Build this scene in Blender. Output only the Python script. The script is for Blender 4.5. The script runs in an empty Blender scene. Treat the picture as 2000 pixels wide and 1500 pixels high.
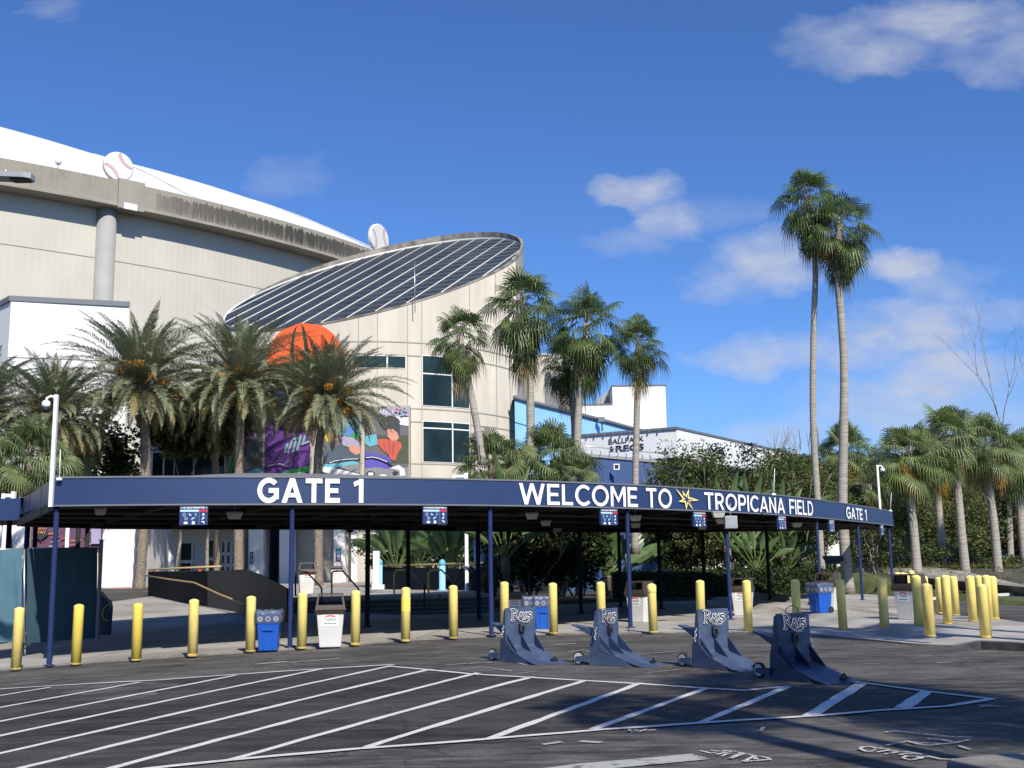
import bpy, math, random
from mathutils import Vector, Matrix
random.seed(7)
R_=math.radians; PI=math.pi
S=bpy.context.scene; COL=S.collection
# ------------------------------------------------------------------ camera
F=2150.; PITCH=math.atan(352/2150.); ROLL=-0.015; CZ=1.58
CM=Matrix.Rotation(PI/2+PITCH,3,'X')@Matrix.Rotation(ROLL,3,'Z')
cd=bpy.data.cameras.new('camera'); cam=bpy.data.objects.new('camera',cd); COL.objects.link(cam)
cam.matrix_world=Matrix.Translation((0,0,CZ))@CM.to_4x4()
cd.sensor_width=36; cd.lens=36*F/2000; cd.clip_start=.1; cd.clip_end=5000
S.camera=cam
# ------------------------------------------------------------------ sun, sky, exposure
SUN_EL=41.; SUN_AZ=158.     # azimuth clockwise from +Y
sd=Vector((math.sin(R_(SUN_AZ))*math.cos(R_(SUN_EL)),math.cos(R_(SUN_AZ))*math.cos(R_(SUN_EL)),math.sin(R_(SUN_EL))))
sl=bpy.data.lights.new('sun','SUN'); sl.energy=4.9; sl.angle=R_(.53); sl.color=(1,.93,.82)
so=bpy.data.objects.new('sun',sl); COL.objects.link(so); so.rotation_euler=sd.to_track_quat('Z','Y').to_euler(); so.location=(0,-20,40)
w=bpy.data.worlds.new("World"); S.world=w; w.use_nodes=True
nt=w.node_tree; nt.nodes.clear(); N=nt.nodes.new; L=nt.links.new
out=N('ShaderNodeOutputWorld'); bg=N('ShaderNodeBackground'); sky=N('ShaderNodeTexSky')
sky.sky_type='NISHITA'; sky.sun_disc=False; sky.sun_elevation=R_(SUN_EL); sky.sun_rotation=R_(SUN_AZ)
sky.air_density=1.0; sky.dust_density=.35; sky.ozone_density=3.2
bg.inputs[1].default_value=.085
def mth(op,a,b=None,c=None,clamp=False):
    n=N('ShaderNodeMath'); n.operation=op; n.use_clamp=clamp
    for i,v in enumerate((a,b,c)):
        if v is None: continue
        if isinstance(v,(int,float)): n.inputs[i].default_value=v
        else: L(v,n.inputs[i])
    return n.outputs[0]
tc=N('ShaderNodeTexCoord'); sx=N('ShaderNodeSeparateXYZ'); L(tc.outputs['Generated'],sx.inputs[0])
yy=mth('MAXIMUM',sx.outputs[1],.05); U0=mth('DIVIDE',sx.outputs[0],yy); V0=mth('DIVIDE',sx.outputs[2],yy)
cv0=N('ShaderNodeCombineXYZ'); L(U0,cv0.inputs[0]); L(mth('MULTIPLY',V0,1.6),cv0.inputs[1])
nw=N('ShaderNodeTexNoise'); nw.inputs['Scale'].default_value=13; nw.inputs['Detail'].default_value=8; nw.inputs['Roughness'].default_value=.6; L(cv0.outputs[0],nw.inputs['Vector'])
swc=N('ShaderNodeSeparateColor'); L(nw.outputs['Color'],swc.inputs[0])
U=mth('ADD',U0,mth('MULTIPLY',mth('SUBTRACT',swc.outputs[0],.5),.11)); V=mth('ADD',V0,mth('MULTIPLY',mth('SUBTRACT',swc.outputs[1],.5),.06))
cv=N('ShaderNodeCombineXYZ'); L(U0,cv.inputs[0]); L(mth('MULTIPLY',V0,1.9),cv.inputs[1])
nz=N('ShaderNodeTexNoise'); nz.inputs['Scale'].default_value=9; nz.inputs['Detail'].default_value=9; nz.inputs['Roughness'].default_value=.58; nz.inputs['Distortion'].default_value=.3
L(cv.outputs[0],nz.inputs['Vector'])
nz2=N('ShaderNodeTexNoise'); nz2.inputs['Scale'].default_value=26; nz2.inputs['Detail'].default_value=6; L(cv.outputs[0],nz2.inputs['Vector'])
# drifting cloud patches: direction of centre (pixel), half width, half height, strength
clouds=[(1840,45,150,60,.8),(1700,85,150,55,.6),(1970,95,130,60,.6),(1240,370,75,32,.8),(1300,428,72,34,.75),(1225,470,70,30,.4),
 (1500,515,100,55,.75),(1440,560,80,28,.4),(1790,525,70,32,.8),(1850,560,90,45,.4),(1560,690,170,38,.9),(1760,650,130,50,1.0),
 (1950,615,120,28,.5),(1850,745,130,50,.95),(1760,800,190,60,.6),(1960,820,140,60,.5),(1520,860,120,30,.5),(100,20,60,22,.35),(560,345,70,40,.2),(1400,410,110,30,.2)]
def raydir(px,py): return CM@Vector(((px-1000)/F,-(py-750)/F,-1.))
tot=None
for (cx,cy,a,b,s) in clouds:
    d=raydir(cx,cy); u0=d.x/d.y; v0=d.z/d.y; ea=a/F*1.45; eb=b/F*1.45
    q=mth('ADD',mth('POWER',mth('ABSOLUTE',mth('DIVIDE',mth('SUBTRACT',U,u0),ea)),2),mth('POWER',mth('ABSOLUTE',mth('DIVIDE',mth('SUBTRACT',V,v0),eb)),2))
    m=mth('MULTIPLY',mth('SUBTRACT',1,q,clamp=True),s)
    tot=m if tot is None else mth('MAXIMUM',tot,m)
front=mth('GREATER_THAN',sx.outputs[1],.05)
nn=mth('ADD',mth('MULTIPLY',mth('SUBTRACT',nz.outputs[0],.5),2.4),mth('MULTIPLY',mth('SUBTRACT',nz2.outputs[0],.5),.6))
msk=mth('MULTIPLY',mth('ADD',mth('MULTIPLY',tot,.95),mth('MULTIPLY',mth('MULTIPLY',nn,tot),1.25),clamp=True),front)
msk=mth('MULTIPLY',msk,.80,clamp=True)
cmix=N('ShaderNodeMix'); cmix.data_type='RGBA'; L(msk,cmix.inputs[0])
shade=N('ShaderNodeMix'); shade.data_type='RGBA'; L(nz2.outputs[0],shade.inputs[0]); shade.inputs[6].default_value=(4.6,5.0,6.0,1); shade.inputs[7].default_value=(6.6,6.8,7.6,1)
tint=N('ShaderNodeMix'); tint.data_type='RGBA'; tint.blend_type='MULTIPLY'; tint.inputs[0].default_value=1; L(sky.outputs[0],tint.inputs[6]); tint.inputs[7].default_value=(.60,.90,1.40,1)
L(tint.outputs[2],cmix.inputs[6]); L(shade.outputs[2],cmix.inputs[7])
L(cmix.outputs[2],bg.inputs[0]); L(bg.outputs[0],out.inputs[0])
S.view_settings.view_transform='Standard'; S.view_settings.look='None'; S.view_settings.exposure=.3; S.view_settings.gamma=1
S.render.engine='CYCLES'
try: S.cycles.max_bounces=6; S.cycles.transparent_max_bounces=8; S.cycles.caustics_reflective=False; S.cycles.caustics_refractive=False
except Exception: pass
# ------------------------------------------------------------------ projection helpers (place things on real ground / depths)
def W(px,py,Y):
    d=raydir(px,py); return Vector((0,0,CZ))+d*(Y/d.y)
def Zp(px,py,z):
    d=raydir(px,py); return Vector((0,0,CZ))+d*((z-CZ)/d.z)
def sst(a,b,x):
    t=min(1,max(0,(x-a)/(b-a))); return t*t*(3-2*t)
def gz(X,Y):
    dip=-.0036*min(0,max(X,-16))**2
    dip*=1-sst(22,40,Y)
    rise=.62*min(1,max(0,(Y-26)/36))*(1-sst(-6,-3,X))
    mound=.95*sst(45,60,Y)*sst(7,12,X)
    return dip+rise+mound
def pvo(X):   # height of the concrete above the asphalt: flush at the left, a kerb at the right
    return .03+.12*sst(7.75,8.15,X)
def GP(px,py,off=0.,pave=False):
    d=raydir(px,py); z=0.
    for i in range(12):
        p=Vector((0,0,CZ))+d*((z-CZ)/d.z); z=gz(p.x,p.y)+off+(pvo(p.x) if pave else 0)
    return p
# ------------------------------------------------------------------ materials
def mat(name,col,rough=.6,metal=0,var=0.,vscale=3.,bump=0.,bscale=40.,col2=None,coat=0,spec=None,world=False,detail=5,stretch=None,alpha=None,trans=0):
    m=bpy.data.materials.new(name); m.use_nodes=True; t=m.node_tree; b=t.nodes['Principled BSDF']
    b.inputs['Base Color'].default_value=(*col,1); b.inputs['Roughness'].default_value=rough; b.inputs['Metallic'].default_value=metal
    if coat: b.inputs['Coat Weight'].default_value=coat
    if spec is not None: b.inputs['Specular IOR Level'].default_value=spec
    if alpha is not None: b.inputs['Alpha'].default_value=alpha
    n=t.nodes.new; l=t.links.new
    c=n('ShaderNodeTexCoord') if not world else n('ShaderNodeNewGeometry')
    src=c.outputs['Object'] if not world else c.outputs['Position']
    if stretch:
        mp=n('ShaderNodeMapping'); mp.inputs['Scale'].default_value=stretch; l(src,mp.inputs[0]); src=mp.outputs[0]
    if var or col2:
        z=n('ShaderNodeTexNoise'); z.inputs['Scale'].default_value=vscale; z.inputs['Detail'].default_value=detail; l(src,z.inputs['Vector'])
        r=n('ShaderNodeValToRGB'); l(z.outputs[0],r.inputs[0]); r.color_ramp.elements[0].position=.32; r.color_ramp.elements[1].position=.68
        c2=col2 or tuple(min(1,x*(1+var)) for x in col); c1=col if col2 else tuple(x*(1-var) for x in col)
        r.color_ramp.elements[0].color=(*c1,1); r.color_ramp.elements[1].color=(*c2,1); l(r.outputs[0],b.inputs['Base Color'])
    if bump:
        z=n('ShaderNodeTexNoise'); z.inputs['Scale'].default_value=bscale; z.inputs['Detail'].default_value=4; l(src,z.inputs['Vector'])
        bp=n('ShaderNodeBump'); bp.inputs['Strength'].default_value=bump; bp.inputs['Distance'].default_value=.02; l(z.outputs[0],bp.inputs['Height']); l(bp.outputs[0],b.inputs['Normal'])
    return m
def leafmat(name,c1,c2,rough=.5,tr=.25,vs=1.5):
    m=mat(name,c1,rough,col2=c2,vscale=vs,detail=8,spec=.35); t=m.node_tree; b=t.nodes['Principled BSDF']
    if tr:
        td=t.nodes.new('ShaderNodeBsdfTranslucent'); mx=t.nodes.new('ShaderNodeMixShader'); mx.inputs[0].default_value=tr
        o=t.nodes['Material Output']; r=[x for x in t.nodes if x.type=='VALTORGB'][0]
        t.links.new(r.outputs[0],td.inputs[0]); t.links.new(b.outputs[0],mx.inputs[1]); t.links.new(td.outputs[0],mx.inputs[2]); t.links.new(mx.outputs[0],o.inputs[0])
    return m
def asphalt(name='asphalt',kk=1.,pl=.56):
    m=bpy.data.materials.new(name); m.use_nodes=True; t=m.node_tree; b=t.nodes['Principled BSDF']; n=t.nodes.new; l=t.links.new
    g=n('ShaderNodeNewGeometry'); P=g.outputs['Position']
    def noise(sc,det=5,st=(1,1,1),ro=.5,rot=0):
        mp=n('ShaderNodeMapping'); mp.inputs['Scale'].default_value=st; mp.inputs['Rotation'].default_value=(0,0,rot); l(P,mp.inputs[0])
        z=n('ShaderNodeTexNoise'); z.inputs['Scale'].default_value=sc; z.inputs['Detail'].default_value=det; z.inputs['Roughness'].default_value=ro; l(mp.outputs[0],z.inputs['Vector']); return z.outputs[0]
    def ramp(f,p0,c0,p1,c1):
        r=n('ShaderNodeValToRGB'); l(f,r.inputs[0]); e=r.color_ramp.elements; e[0].position=p0;e[1].position=p1;e[0].color=(*c0,1);e[1].color=(*c1,1); return r.outputs[0]
    def mix(f,a,c,ty='MIX'):
        x=n('ShaderNodeMix'); x.data_type='RGBA'; x.blend_type=ty
        if isinstance(f,float): x.inputs[0].default_value=f
        else: l(f,x.inputs[0])
        l(a,x.inputs[6]); l(c,x.inputs[7]); return x.outputs[2]
    k=lambda v:(v,v,v)
    base=ramp(noise(.3,9,(1,1.8,1),.68),.40,tuple(kk*q for q in(.026,.025,.024)),.60,tuple(kk*q for q in(.125,.117,.105)))
    wear=ramp(noise(2.6,10,(.45,2.0,1),.78,.2),.44,tuple(kk*q for q in(.020,.019,.018)),.66,tuple(kk*q for q in(.22,.205,.18)))
    c=mix(.5,base,wear)
    wf=ramp(noise(.35,8,(.35,1.2,1),.6,-.1),pl,k(0),pl+.12,k(1))
    pale=ramp(noise(5,5,(.6,2.5,1),.7,.15),.5,(.05,.048,.044),.68,(.24,.225,.20))
    wf2=ramp(noise(6,6,(.4,3,1),.7,.1),.5,k(0),.62,k(1))
    ds=n('ShaderNodeVectorMath'); ds.operation='DISTANCE'; l(P,ds.inputs[0]); ds.inputs[1].default_value=(1.8,17.2,0)
    near=ramp(ds.outputs['Value'],0,k(1),1,k(0)); dv=n('ShaderNodeMath'); dv.operation='DIVIDE'; l(ds.outputs['Value'],dv.inputs[0]); dv.inputs[1].default_value=5.0
    inv=n('ShaderNodeMath'); inv.operation='SUBTRACT'; inv.use_clamp=True; inv.inputs[0].default_value=1; l(dv.outputs[0],inv.inputs[1])
    ad0=n('ShaderNodeMath'); ad0.operation='MULTIPLY_ADD'; ad0.use_clamp=True; l(inv.outputs[0],ad0.inputs[0]); ad0.inputs[1].default_value=1.5; l(wf,ad0.inputs[2]); wf=ad0.outputs[0]
    mm=n('ShaderNodeMath'); mm.operation='MULTIPLY'; l(wf,mm.inputs[0]); l(wf2,mm.inputs[1])
    c=mix(mm.outputs[0],c,pale)
    grit=ramp(noise(55,4,(1,1,1),.8),.34,k(.35),.68,k(1.85)); c=mix(.8,c,grit,'MULTIPLY')
    sp=ramp(noise(38,2),.70,k(0),.76,k(1)); mul=n('ShaderNodeMath'); mul.operation='MULTIPLY'; l(sp,mul.inputs[0]); mul.inputs[1].default_value=.35
    c=mix(mul.outputs[0],c,ramp(noise(1,0),.0,(.30,.29,.27),1,(.30,.29,.27)))
    vo=n('ShaderNodeTexVoronoi'); vo.feature='DISTANCE_TO_EDGE'; vo.inputs['Scale'].default_value=.28
    mp=n('ShaderNodeMapping'); l(P,mp.inputs[0]); nzz=n('ShaderNodeTexNoise'); nzz.inputs['Scale'].default_value=1.3; nzz.inputs['Detail'].default_value=5; l(P,nzz.inputs['Vector'])
    ad=n('ShaderNodeVectorMath'); ad.operation='MULTIPLY_ADD'; l(nzz.outputs['Color'],ad.inputs[0]); ad.inputs[1].default_value=(1.1,1.1,0); l(P,ad.inputs[2]); l(ad.outputs[0],vo.inputs['Vector'])
    cr=ramp(vo.outputs['Distance'],.0,k(1),.006,k(0)); mul2=n('ShaderNodeMath'); mul2.operation='MULTIPLY'; l(cr,mul2.inputs[0]); mul2.inputs[1].default_value=.7
    c=mix(mul2.outputs[0],c,ramp(noise(1,0),0,k(.012),1,k(.012)))
    l(c,b.inputs['Base Color']); b.inputs['Roughness'].default_value=.85; b.inputs['Specular IOR Level'].default_value=.3
    bp=n('ShaderNodeBump'); bp.inputs['Strength'].default_value=.5; bp.inputs['Distance'].default_value=.008; l(noise(70,4),bp.inputs['Height']); l(bp.outputs[0],b.inputs['Normal'])
    return m
def concrete_walk():
    m=mat('pavement_concrete',(.36,.345,.31),.85,col2=(.46,.44,.40),vscale=.9,bump=.2,bscale=60,world=True,detail=8); t=m.node_tree; b=t.nodes['Principled BSDF']; n=t.nodes.new; l=t.links.new
    r=[x for x in t.nodes if x.type=='VALTORGB'][0]
    g=n('ShaderNodeNewGeometry'); br=n('ShaderNodeTexBrick'); mp=n('ShaderNodeMapping'); mp.inputs['Rotation'].default_value=(0,0,.1); l(g.outputs['Position'],mp.inputs[0]); l(mp.outputs[0],br.inputs['Vector'])
    br.offset=0; br.inputs['Scale'].default_value=1; br.inputs['Brick Width'].default_value=2.3; br.inputs['Row Height'].default_value=3.1; br.inputs['Mortar Size'].default_value=.018; br.inputs['Mortar Smooth'].default_value=.3
    br.inputs['Color1'].default_value=(1,1,1,1); br.inputs['Color2'].default_value=(.88,.87,.86,1); br.inputs['Mortar'].default_value=(.35,.34,.33,1)
    x=n('ShaderNodeMix'); x.data_type='RGBA'; x.blend_type='MULTIPLY'; x.inputs[0].default_value=1; l(r.outputs[0],x.inputs[6]); l(br.outputs[0],x.inputs[7])
    z=n('ShaderNodeTexNoise'); z.inputs['Scale'].default_value=.35; z.inputs['Detail'].default_value=8; l(g.outputs['Position'],z.inputs['Vector'])
    rr=n('ShaderNodeValToRGB'); l(z.outputs[0],rr.inputs[0]); rr.color_ramp.elements[0].position=.4; rr.color_ramp.elements[0].color=(.72,.71,.69,1); rr.color_ramp.elements[1].position=.6; rr.color_ramp.elements[1].color=(1,1,1,1)
    y=n('ShaderNodeMix'); y.data_type='RGBA'; y.blend_type='MULTIPLY'; y.inputs[0].default_value=1; l(x.outputs[2],y.inputs[6]); l(rr.outputs[0],y.inputs[7]); l(y.outputs[2],b.inputs['Base Color'])
    return m
def paintmat(name,c,thr=.42,lo=.05,sc=7):
    m=mat(name,c,.75,bump=.2,bscale=90,world=True); t=m.node_tree; b=t.nodes['Principled BSDF']; n=t.nodes.new; l=t.links.new
    g=n('ShaderNodeNewGeometry'); z=n('ShaderNodeTexNoise'); z.inputs['Scale'].default_value=sc; z.inputs['Detail'].default_value=10; z.inputs['Roughness'].default_value=.75; l(g.outputs['Position'],z.inputs['Vector'])
    r=n('ShaderNodeValToRGB'); l(z.outputs[0],r.inputs[0]); e=r.color_ramp.elements; e[0].position=thr-.08; e[0].color=(lo,lo,lo*.97,1); e[1].position=thr; e[1].color=(*c,1)
    l(r.outputs[0],b.inputs['Base Color']); return m
def streaked():   # weathered concrete of the ring beam: UV x = metres along, y = 0..1 height
    m=bpy.data.materials.new('weathered_concrete'); m.use_nodes=True; t=m.node_tree; b=t.nodes['Principled BSDF']; n=t.nodes.new; l=t.links.new
    uv=n('ShaderNodeUVMap'); sp=n('ShaderNodeSeparateXYZ'); l(uv.outputs[0],sp.inputs[0])
    def mt(op,a,b_=None,cl=False):
        q=n('ShaderNodeMath'); q.operation=op; q.use_clamp=cl
        for i,v in enumerate((a,b_)):
            if v is None: continue
            if isinstance(v,(int,float)): q.inputs[i].default_value=v
            else: l(v,q.inputs[i])
        return q.outputs[0]
    def noise(sx_,sy_,sc,det):
        c=n('ShaderNodeCombineXYZ'); l(mt('MULTIPLY',sp.outputs[0],sx_),c.inputs[0]); l(mt('MULTIPLY',sp.outputs[1],sy_),c.inputs[1])
        z=n('ShaderNodeTexNoise'); z.inputs['Scale'].default_value=sc; z.inputs['Detail'].default_value=det; z.inputs['Roughness'].default_value=.65; l(c.outputs[0],z.inputs['Vector']); return z.outputs[0]
    streak=noise(1,.25,2.2,6); patch=noise(.12,.3,1,3); fine=noise(3,3,1,5)
    # heavy band between u=10..48, strongest in the upper third
    A=mt('SUBTRACT',1,mt('ABSOLUTE',mt('DIVIDE',mt('SUBTRACT',sp.outputs[0],28.5),23.5)),True); A=mt('POWER',A,.25)
    top=mt('SUBTRACT',1,mt('ABSOLUTE',mt('DIVIDE',mt('SUBTRACT',sp.outputs[1],.55),.72)),True)
    edge=mt('ADD',mt('MULTIPLY',streak,1.0),-.12)
    d=mt('MULTIPLY',mt('MULTIPLY',A,mt('GREATER_THAN',mt('SUBTRACT',mt('ADD',.42,mt('MULTIPLY',streak,.75)),sp.outputs[1]),0.0)),mt('MULTIPLY',top,mt('MULTIPLY',mt('SUBTRACT',streak,.30,True),9),True),True)
    light=mt('MULTIPLY',mt('SUBTRACT',mt('MULTIPLY',streak,patch),.26,True),3.2,True)
    rp=n('ShaderNodeValToRGB'); l(fine,rp.inputs[0]); rp.color_ramp.elements[0].color=(.22,.205,.165,1); rp.color_ramp.elements[1].color=(.33,.305,.25,1)
    x=n('ShaderNodeMix'); x.data_type='RGBA'; l(light,x.inputs[0]); l(rp.outputs[0],x.inputs[6]); x.inputs[7].default_value=(.13,.12,.10,1)
    y=n('ShaderNodeMix'); y.data_type='RGBA'; l(d,y.inputs[0]); l(x.outputs[2],y.inputs[6]); y.inputs[7].default_value=(.045,.042,.038,1)
    l(y.outputs[2],b.inputs['Base Color']); b.inputs['Roughness'].default_value=.9; return m
def ribbed(name,c,ang=True,amt=.9,pitch=.5,spacing=1.0):
    m=mat(name,c,.75,var=.05,vscale=.2,detail=6); t=m.node_tree; b=t.nodes['Principled BSDF']; n=t.nodes.new; l=t.links.new
    uv=n('ShaderNodeUVMap'); wv=n('ShaderNodeTexWave'); wv.wave_type='BANDS'; wv.bands_direction='X'; wv.inputs['Scale'].default_value=pitch; l(uv.outputs[0],wv.inputs['Vector'])
    bp=n('ShaderNodeBump'); bp.inputs['Strength'].default_value=amt; bp.inputs['Distance'].default_value=.03; l(wv.outputs[0],bp.inputs['Height']); l(bp.outputs[0],b.inputs['Normal']); return m
M={}
M['asphalt']=asphalt(); M['sealed']=asphalt('sealed_asphalt',.5,.62); M['walk']=concrete_walk()
M['paint']=paintmat('worn_white_paint',(.60,.59,.56),.43,.13,12); M['chalk']=paintmat('faded_marking',(.55,.54,.50),.5,.06,22); M['oldpaint']=paintmat('old_grey_paint',(.36,.36,.34),.47,.07,5)
M['kerb']=mat('kerb_concrete',(.11,.103,.09),.9,col2=(.24,.225,.20),vscale=3,bump=.4,bscale=30,world=True)
M['kerbface']=mat('dark_kerb_face',(.035,.033,.030),.95,col2=(.085,.08,.07),vscale=5,bump=.5,bscale=30,world=True)  # darker tone for the front of the raised kerb
M['grass']=mat('grass_ground',(.05,.075,.018),.95,col2=(.11,.12,.04),vscale=1.5,world=True,bump=.8,bscale=25)
M['soil']=mat('mulch',(.03,.024,.018),.95,col2=(.07,.055,.04),vscale=4,world=True)
M['yellow']=mat('yellow_plastic_sleeve',(.93,.73,.22),.5,var=.09,vscale=4,coat=.0,spec=.35)
M['yellow2']=mat('bright_yellow_sleeve',(.94,.70,.12),.45,var=.05,vscale=2)
M['yelpaint']=mat('yellow_rail_paint',(.72,.46,.05),.5,var=.1)
M['scuff']=mat('scuffed_base',(.42,.30,.08),.9,var=.3,vscale=12)
M['navy']=mat('navy_fascia_panel',(.020,.042,.120),.42,var=.06,vscale=.6,detail=8)
M['navyd']=mat('navy_side_panel',(.020,.040,.095),.45,var=.06,vscale=.6)
M['pole']=mat('navy_post_paint',(.012,.024,.085),.42,var=.12,vscale=4)
M['dark']=mat('dark_steel',(.018,.019,.024),.5)
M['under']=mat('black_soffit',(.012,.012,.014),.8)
M['roofgrey']=mat('grey_roof_membrane',(.16,.16,.165),.8,var=.1,vscale=.5)
M['white']=mat('white_paint',(.80,.80,.80),.6,var=.02,vscale=.4)
M['stucco']=mat('white_stucco',(.74,.74,.725),.8,var=.05,vscale=.6,detail=9,bump=.15,bscale=8,stretch=(1,1,.2))
M['letter']=mat('white_lettering',(.86,.86,.85),.45)
M['beige']=mat('beige_precast',(.39,.36,.30),.85,col2=(.50,.468,.392),vscale=.7,detail=10,bump=.12,bscale=10,stretch=(1,1,.16))
M['beige2']=mat('grey_precast',(.33,.325,.305),.85,var=.08,vscale=.5)
M['joint']=mat('panel_joint',(.35,.325,.275),.9)  # flat joint colour, a little darker than the wall panels
M['stad']=ribbed('stadium_cladding',(.49,.47,.405),pitch=.35,amt=.5)
M['stad2']=mat('stadium_column_grey',(.31,.312,.30),.7,var=.05,vscale=.4)
M['ring']=streaked()
M['ringlip']=mat('ring_lip_concrete',(.28,.26,.22),.9,var=.15,vscale=.3)
M['dome']=mat('white_fabric_roof',(.66,.67,.69),.55,var=.03,vscale=.05)
M['domeline']=mat('roof_cable_grey',(.5,.5,.52),.7)
M['glassroof']=mat('slate_glazing',(.036,.043,.048),.4,var=.3,vscale=.35,spec=.14)
M['glass']=mat('dark_glass',(.016,.034,.034),.06,var=.5,vscale=.35,spec=.28)
M['glassg']=mat('green_glass',(.03,.09,.05),.15,var=.3)
M['frame']=mat('white_frame',(.76,.77,.76),.45)
M['mull']=mat('pale_mullion',(.58,.58,.54),.5)
M['oldcon']=mat('stained_parapet',(.10,.095,.08),.9,col2=(.34,.31,.26),vscale=1.2,detail=10)
M['ltblue']=mat('sky_blue_wall',(.28,.56,.84),.7,var=.05,vscale=.4)
M['bluewall']=mat('navy_wall',(.055,.10,.235),.6,var=.07,vscale=.5,detail=8)
M['cap']=mat('grey_coping',(.14,.15,.17),.6)
M['orange']=mat('orange_sign_face',(.84,.105,.016),.45)
M['red']=mat('red_stitch',(.55,.24,.22),.6)
M['ball']=mat('baseball_face',(.62,.62,.60),.55)
M['black']=mat('matt_black',(.008,.008,.01),.6)
M['blackwall']=mat('charcoal_wall_paint',(.008,.010,.016),.9,spec=.15,var=.25,vscale=1.2,detail=8)
M['tan']=mat('tan_handrail',(.42,.31,.13),.5)
M['steel']=mat('galvanised_steel',(.5,.51,.52),.35,metal=.8,var=.15)
M['lampgrey']=mat('lamp_housing',(.30,.31,.32),.5)
M['binw']=mat('off_white_bin',(.62,.61,.57),.55,var=.06,vscale=3)
M['binb']=mat('brown_bin_hood',(.055,.038,.028),.45,var=.15,vscale=5)
M['bluebin']=mat('blue_bin',(.010,.085,.42),.38,var=.05)
M['bag']=mat('clear_bin_liner',(.14,.16,.18),.2,alpha=.5,bump=1,bscale=14)
M['tyre']=mat('rubber_tyre',(.02,.02,.02),.8)
M['rim']=mat('pale_wheel',(.52,.52,.48),.6)
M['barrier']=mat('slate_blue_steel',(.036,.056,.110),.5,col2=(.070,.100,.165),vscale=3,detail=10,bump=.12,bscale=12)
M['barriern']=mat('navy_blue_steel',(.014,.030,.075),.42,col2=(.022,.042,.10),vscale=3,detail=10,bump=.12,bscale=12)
M['glyph']=mat('dark_logo_ink',(.008,.014,.04),.5)
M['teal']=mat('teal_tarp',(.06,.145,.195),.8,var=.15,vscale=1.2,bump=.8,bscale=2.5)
M['tealshade']=mat('shaded_teal_tarp',(.025,.065,.095),.85,var=.1,vscale=1.2,bump=.6,bscale=2.5)  # teal cloth again, with the canopy shade darkened into its colour
M['signb']=mat('sign_navy',(.018,.040,.13),.35); M['signc']=mat('sign_pale_blue',(.45,.66,.80),.35); M['signr']=mat('sign_red',(.55,.03,.06),.35)
M['icon']=mat('sign_icon',(.40,.56,.78),.4)
M['diffuser']=mat('lamp_diffuser',(.48,.47,.41),.5)
def flat(n,c): M[n]=mat('mural_'+n,c,.7,var=.08,vscale=2.2,detail=8)
for n_,c_ in dict(purple=(.085,.025,.19),green=(.03,.28,.08),mwhite=(.66,.67,.68),skin=(.60,.27,.20),glove=(.52,.10,.06),cap_=(.05,.055,.06),grey=(.12,.125,.14),olive=(.07,.08,.05),cyan=(.12,.42,.52),violet=(.10,.08,.42),yell=(.62,.42,.05),denim=(.07,.10,.14),lilac=(.36,.33,.46),dpink=(.33,.07,.10),dplum=(.12,.055,.10),dorange=(.62,.22,.03),mblue=(.08,.22,.60),mgrey=(.22,.23,.25),navyink=(.03,.03,.05)).items(): flat(n_,c_)
M['redpave']=mat('red_paving',(.36,.20,.17),.9,var=.1,vscale=3,world=True)
M['datebark']=mat('date_palm_bark',(.13,.10,.075),.95,col2=(.30,.25,.19),vscale=7,detail=6,bump=1,bscale=9,stretch=(1,1,2.5))
M['greybark']=mat('grey_palm_bark',(.24,.215,.18),.9,col2=(.40,.37,.32),vscale=3,detail=6,bump=.6,bscale=10,stretch=(.5,.5,6))
M['bark']=mat('tree_bark',(.15,.13,.105),.95,col2=(.33,.30,.26),vscale=6,bump=.8,bscale=14)
M['date']=leafmat('date_frond',(.115,.14,.075),(.29,.32,.185),.5,.2,1.2)
M['datey']=leafmat('yellowing_date_frond',(.19,.18,.07),(.36,.32,.15),.55,.2,1.2)
M['rachis']=mat('frond_stalk',(.26,.22,.12),.6)
M['fruit']=mat('orange_dates',(.55,.27,.04),.7,var=.4,vscale=9)
M['fan']=leafmat('fan_leaf',(.045,.075,.022),(.13,.18,.055),.42,.3,2)
M['fanb']=leafmat('bright_fan_leaf',(.11,.17,.045),(.20,.28,.09),.42,.3,2)
M['sabal']=leafmat('sabal_leaf',(.10,.14,.055),(.25,.30,.13),.45,.25,2)
M['dead']=leafmat('dead_fan_leaf',(.17,.115,.055),(.34,.25,.13),.7,.2,3)
M['golden']=leafmat('golden_fan_leaf',(.24,.15,.03),(.40,.27,.06),.6,.25,3)
M['amber']=leafmat('amber_dead_leaf',(.50,.24,.02),(.60,.32,.04),.6,.25,3)
M['leaf']=leafmat('oak_leaf',(.055,.078,.020),(.12,.15,.042),.45,.35,4)
M['leaf2']=leafmat('olive_leaf',(.085,.11,.034),(.18,.20,.075),.5,.38,4)
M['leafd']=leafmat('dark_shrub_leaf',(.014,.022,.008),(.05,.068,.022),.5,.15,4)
M['paddle']=leafmat('paddle_leaf',(.055,.11,.035),(.15,.22,.08),.35,.25,2)
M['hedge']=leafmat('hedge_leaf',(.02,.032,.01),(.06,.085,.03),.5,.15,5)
M['shrubred']=leafmat('red_ground_leaf',(.15,.06,.03),(.25,.12,.05),.5,.15,5)
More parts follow.
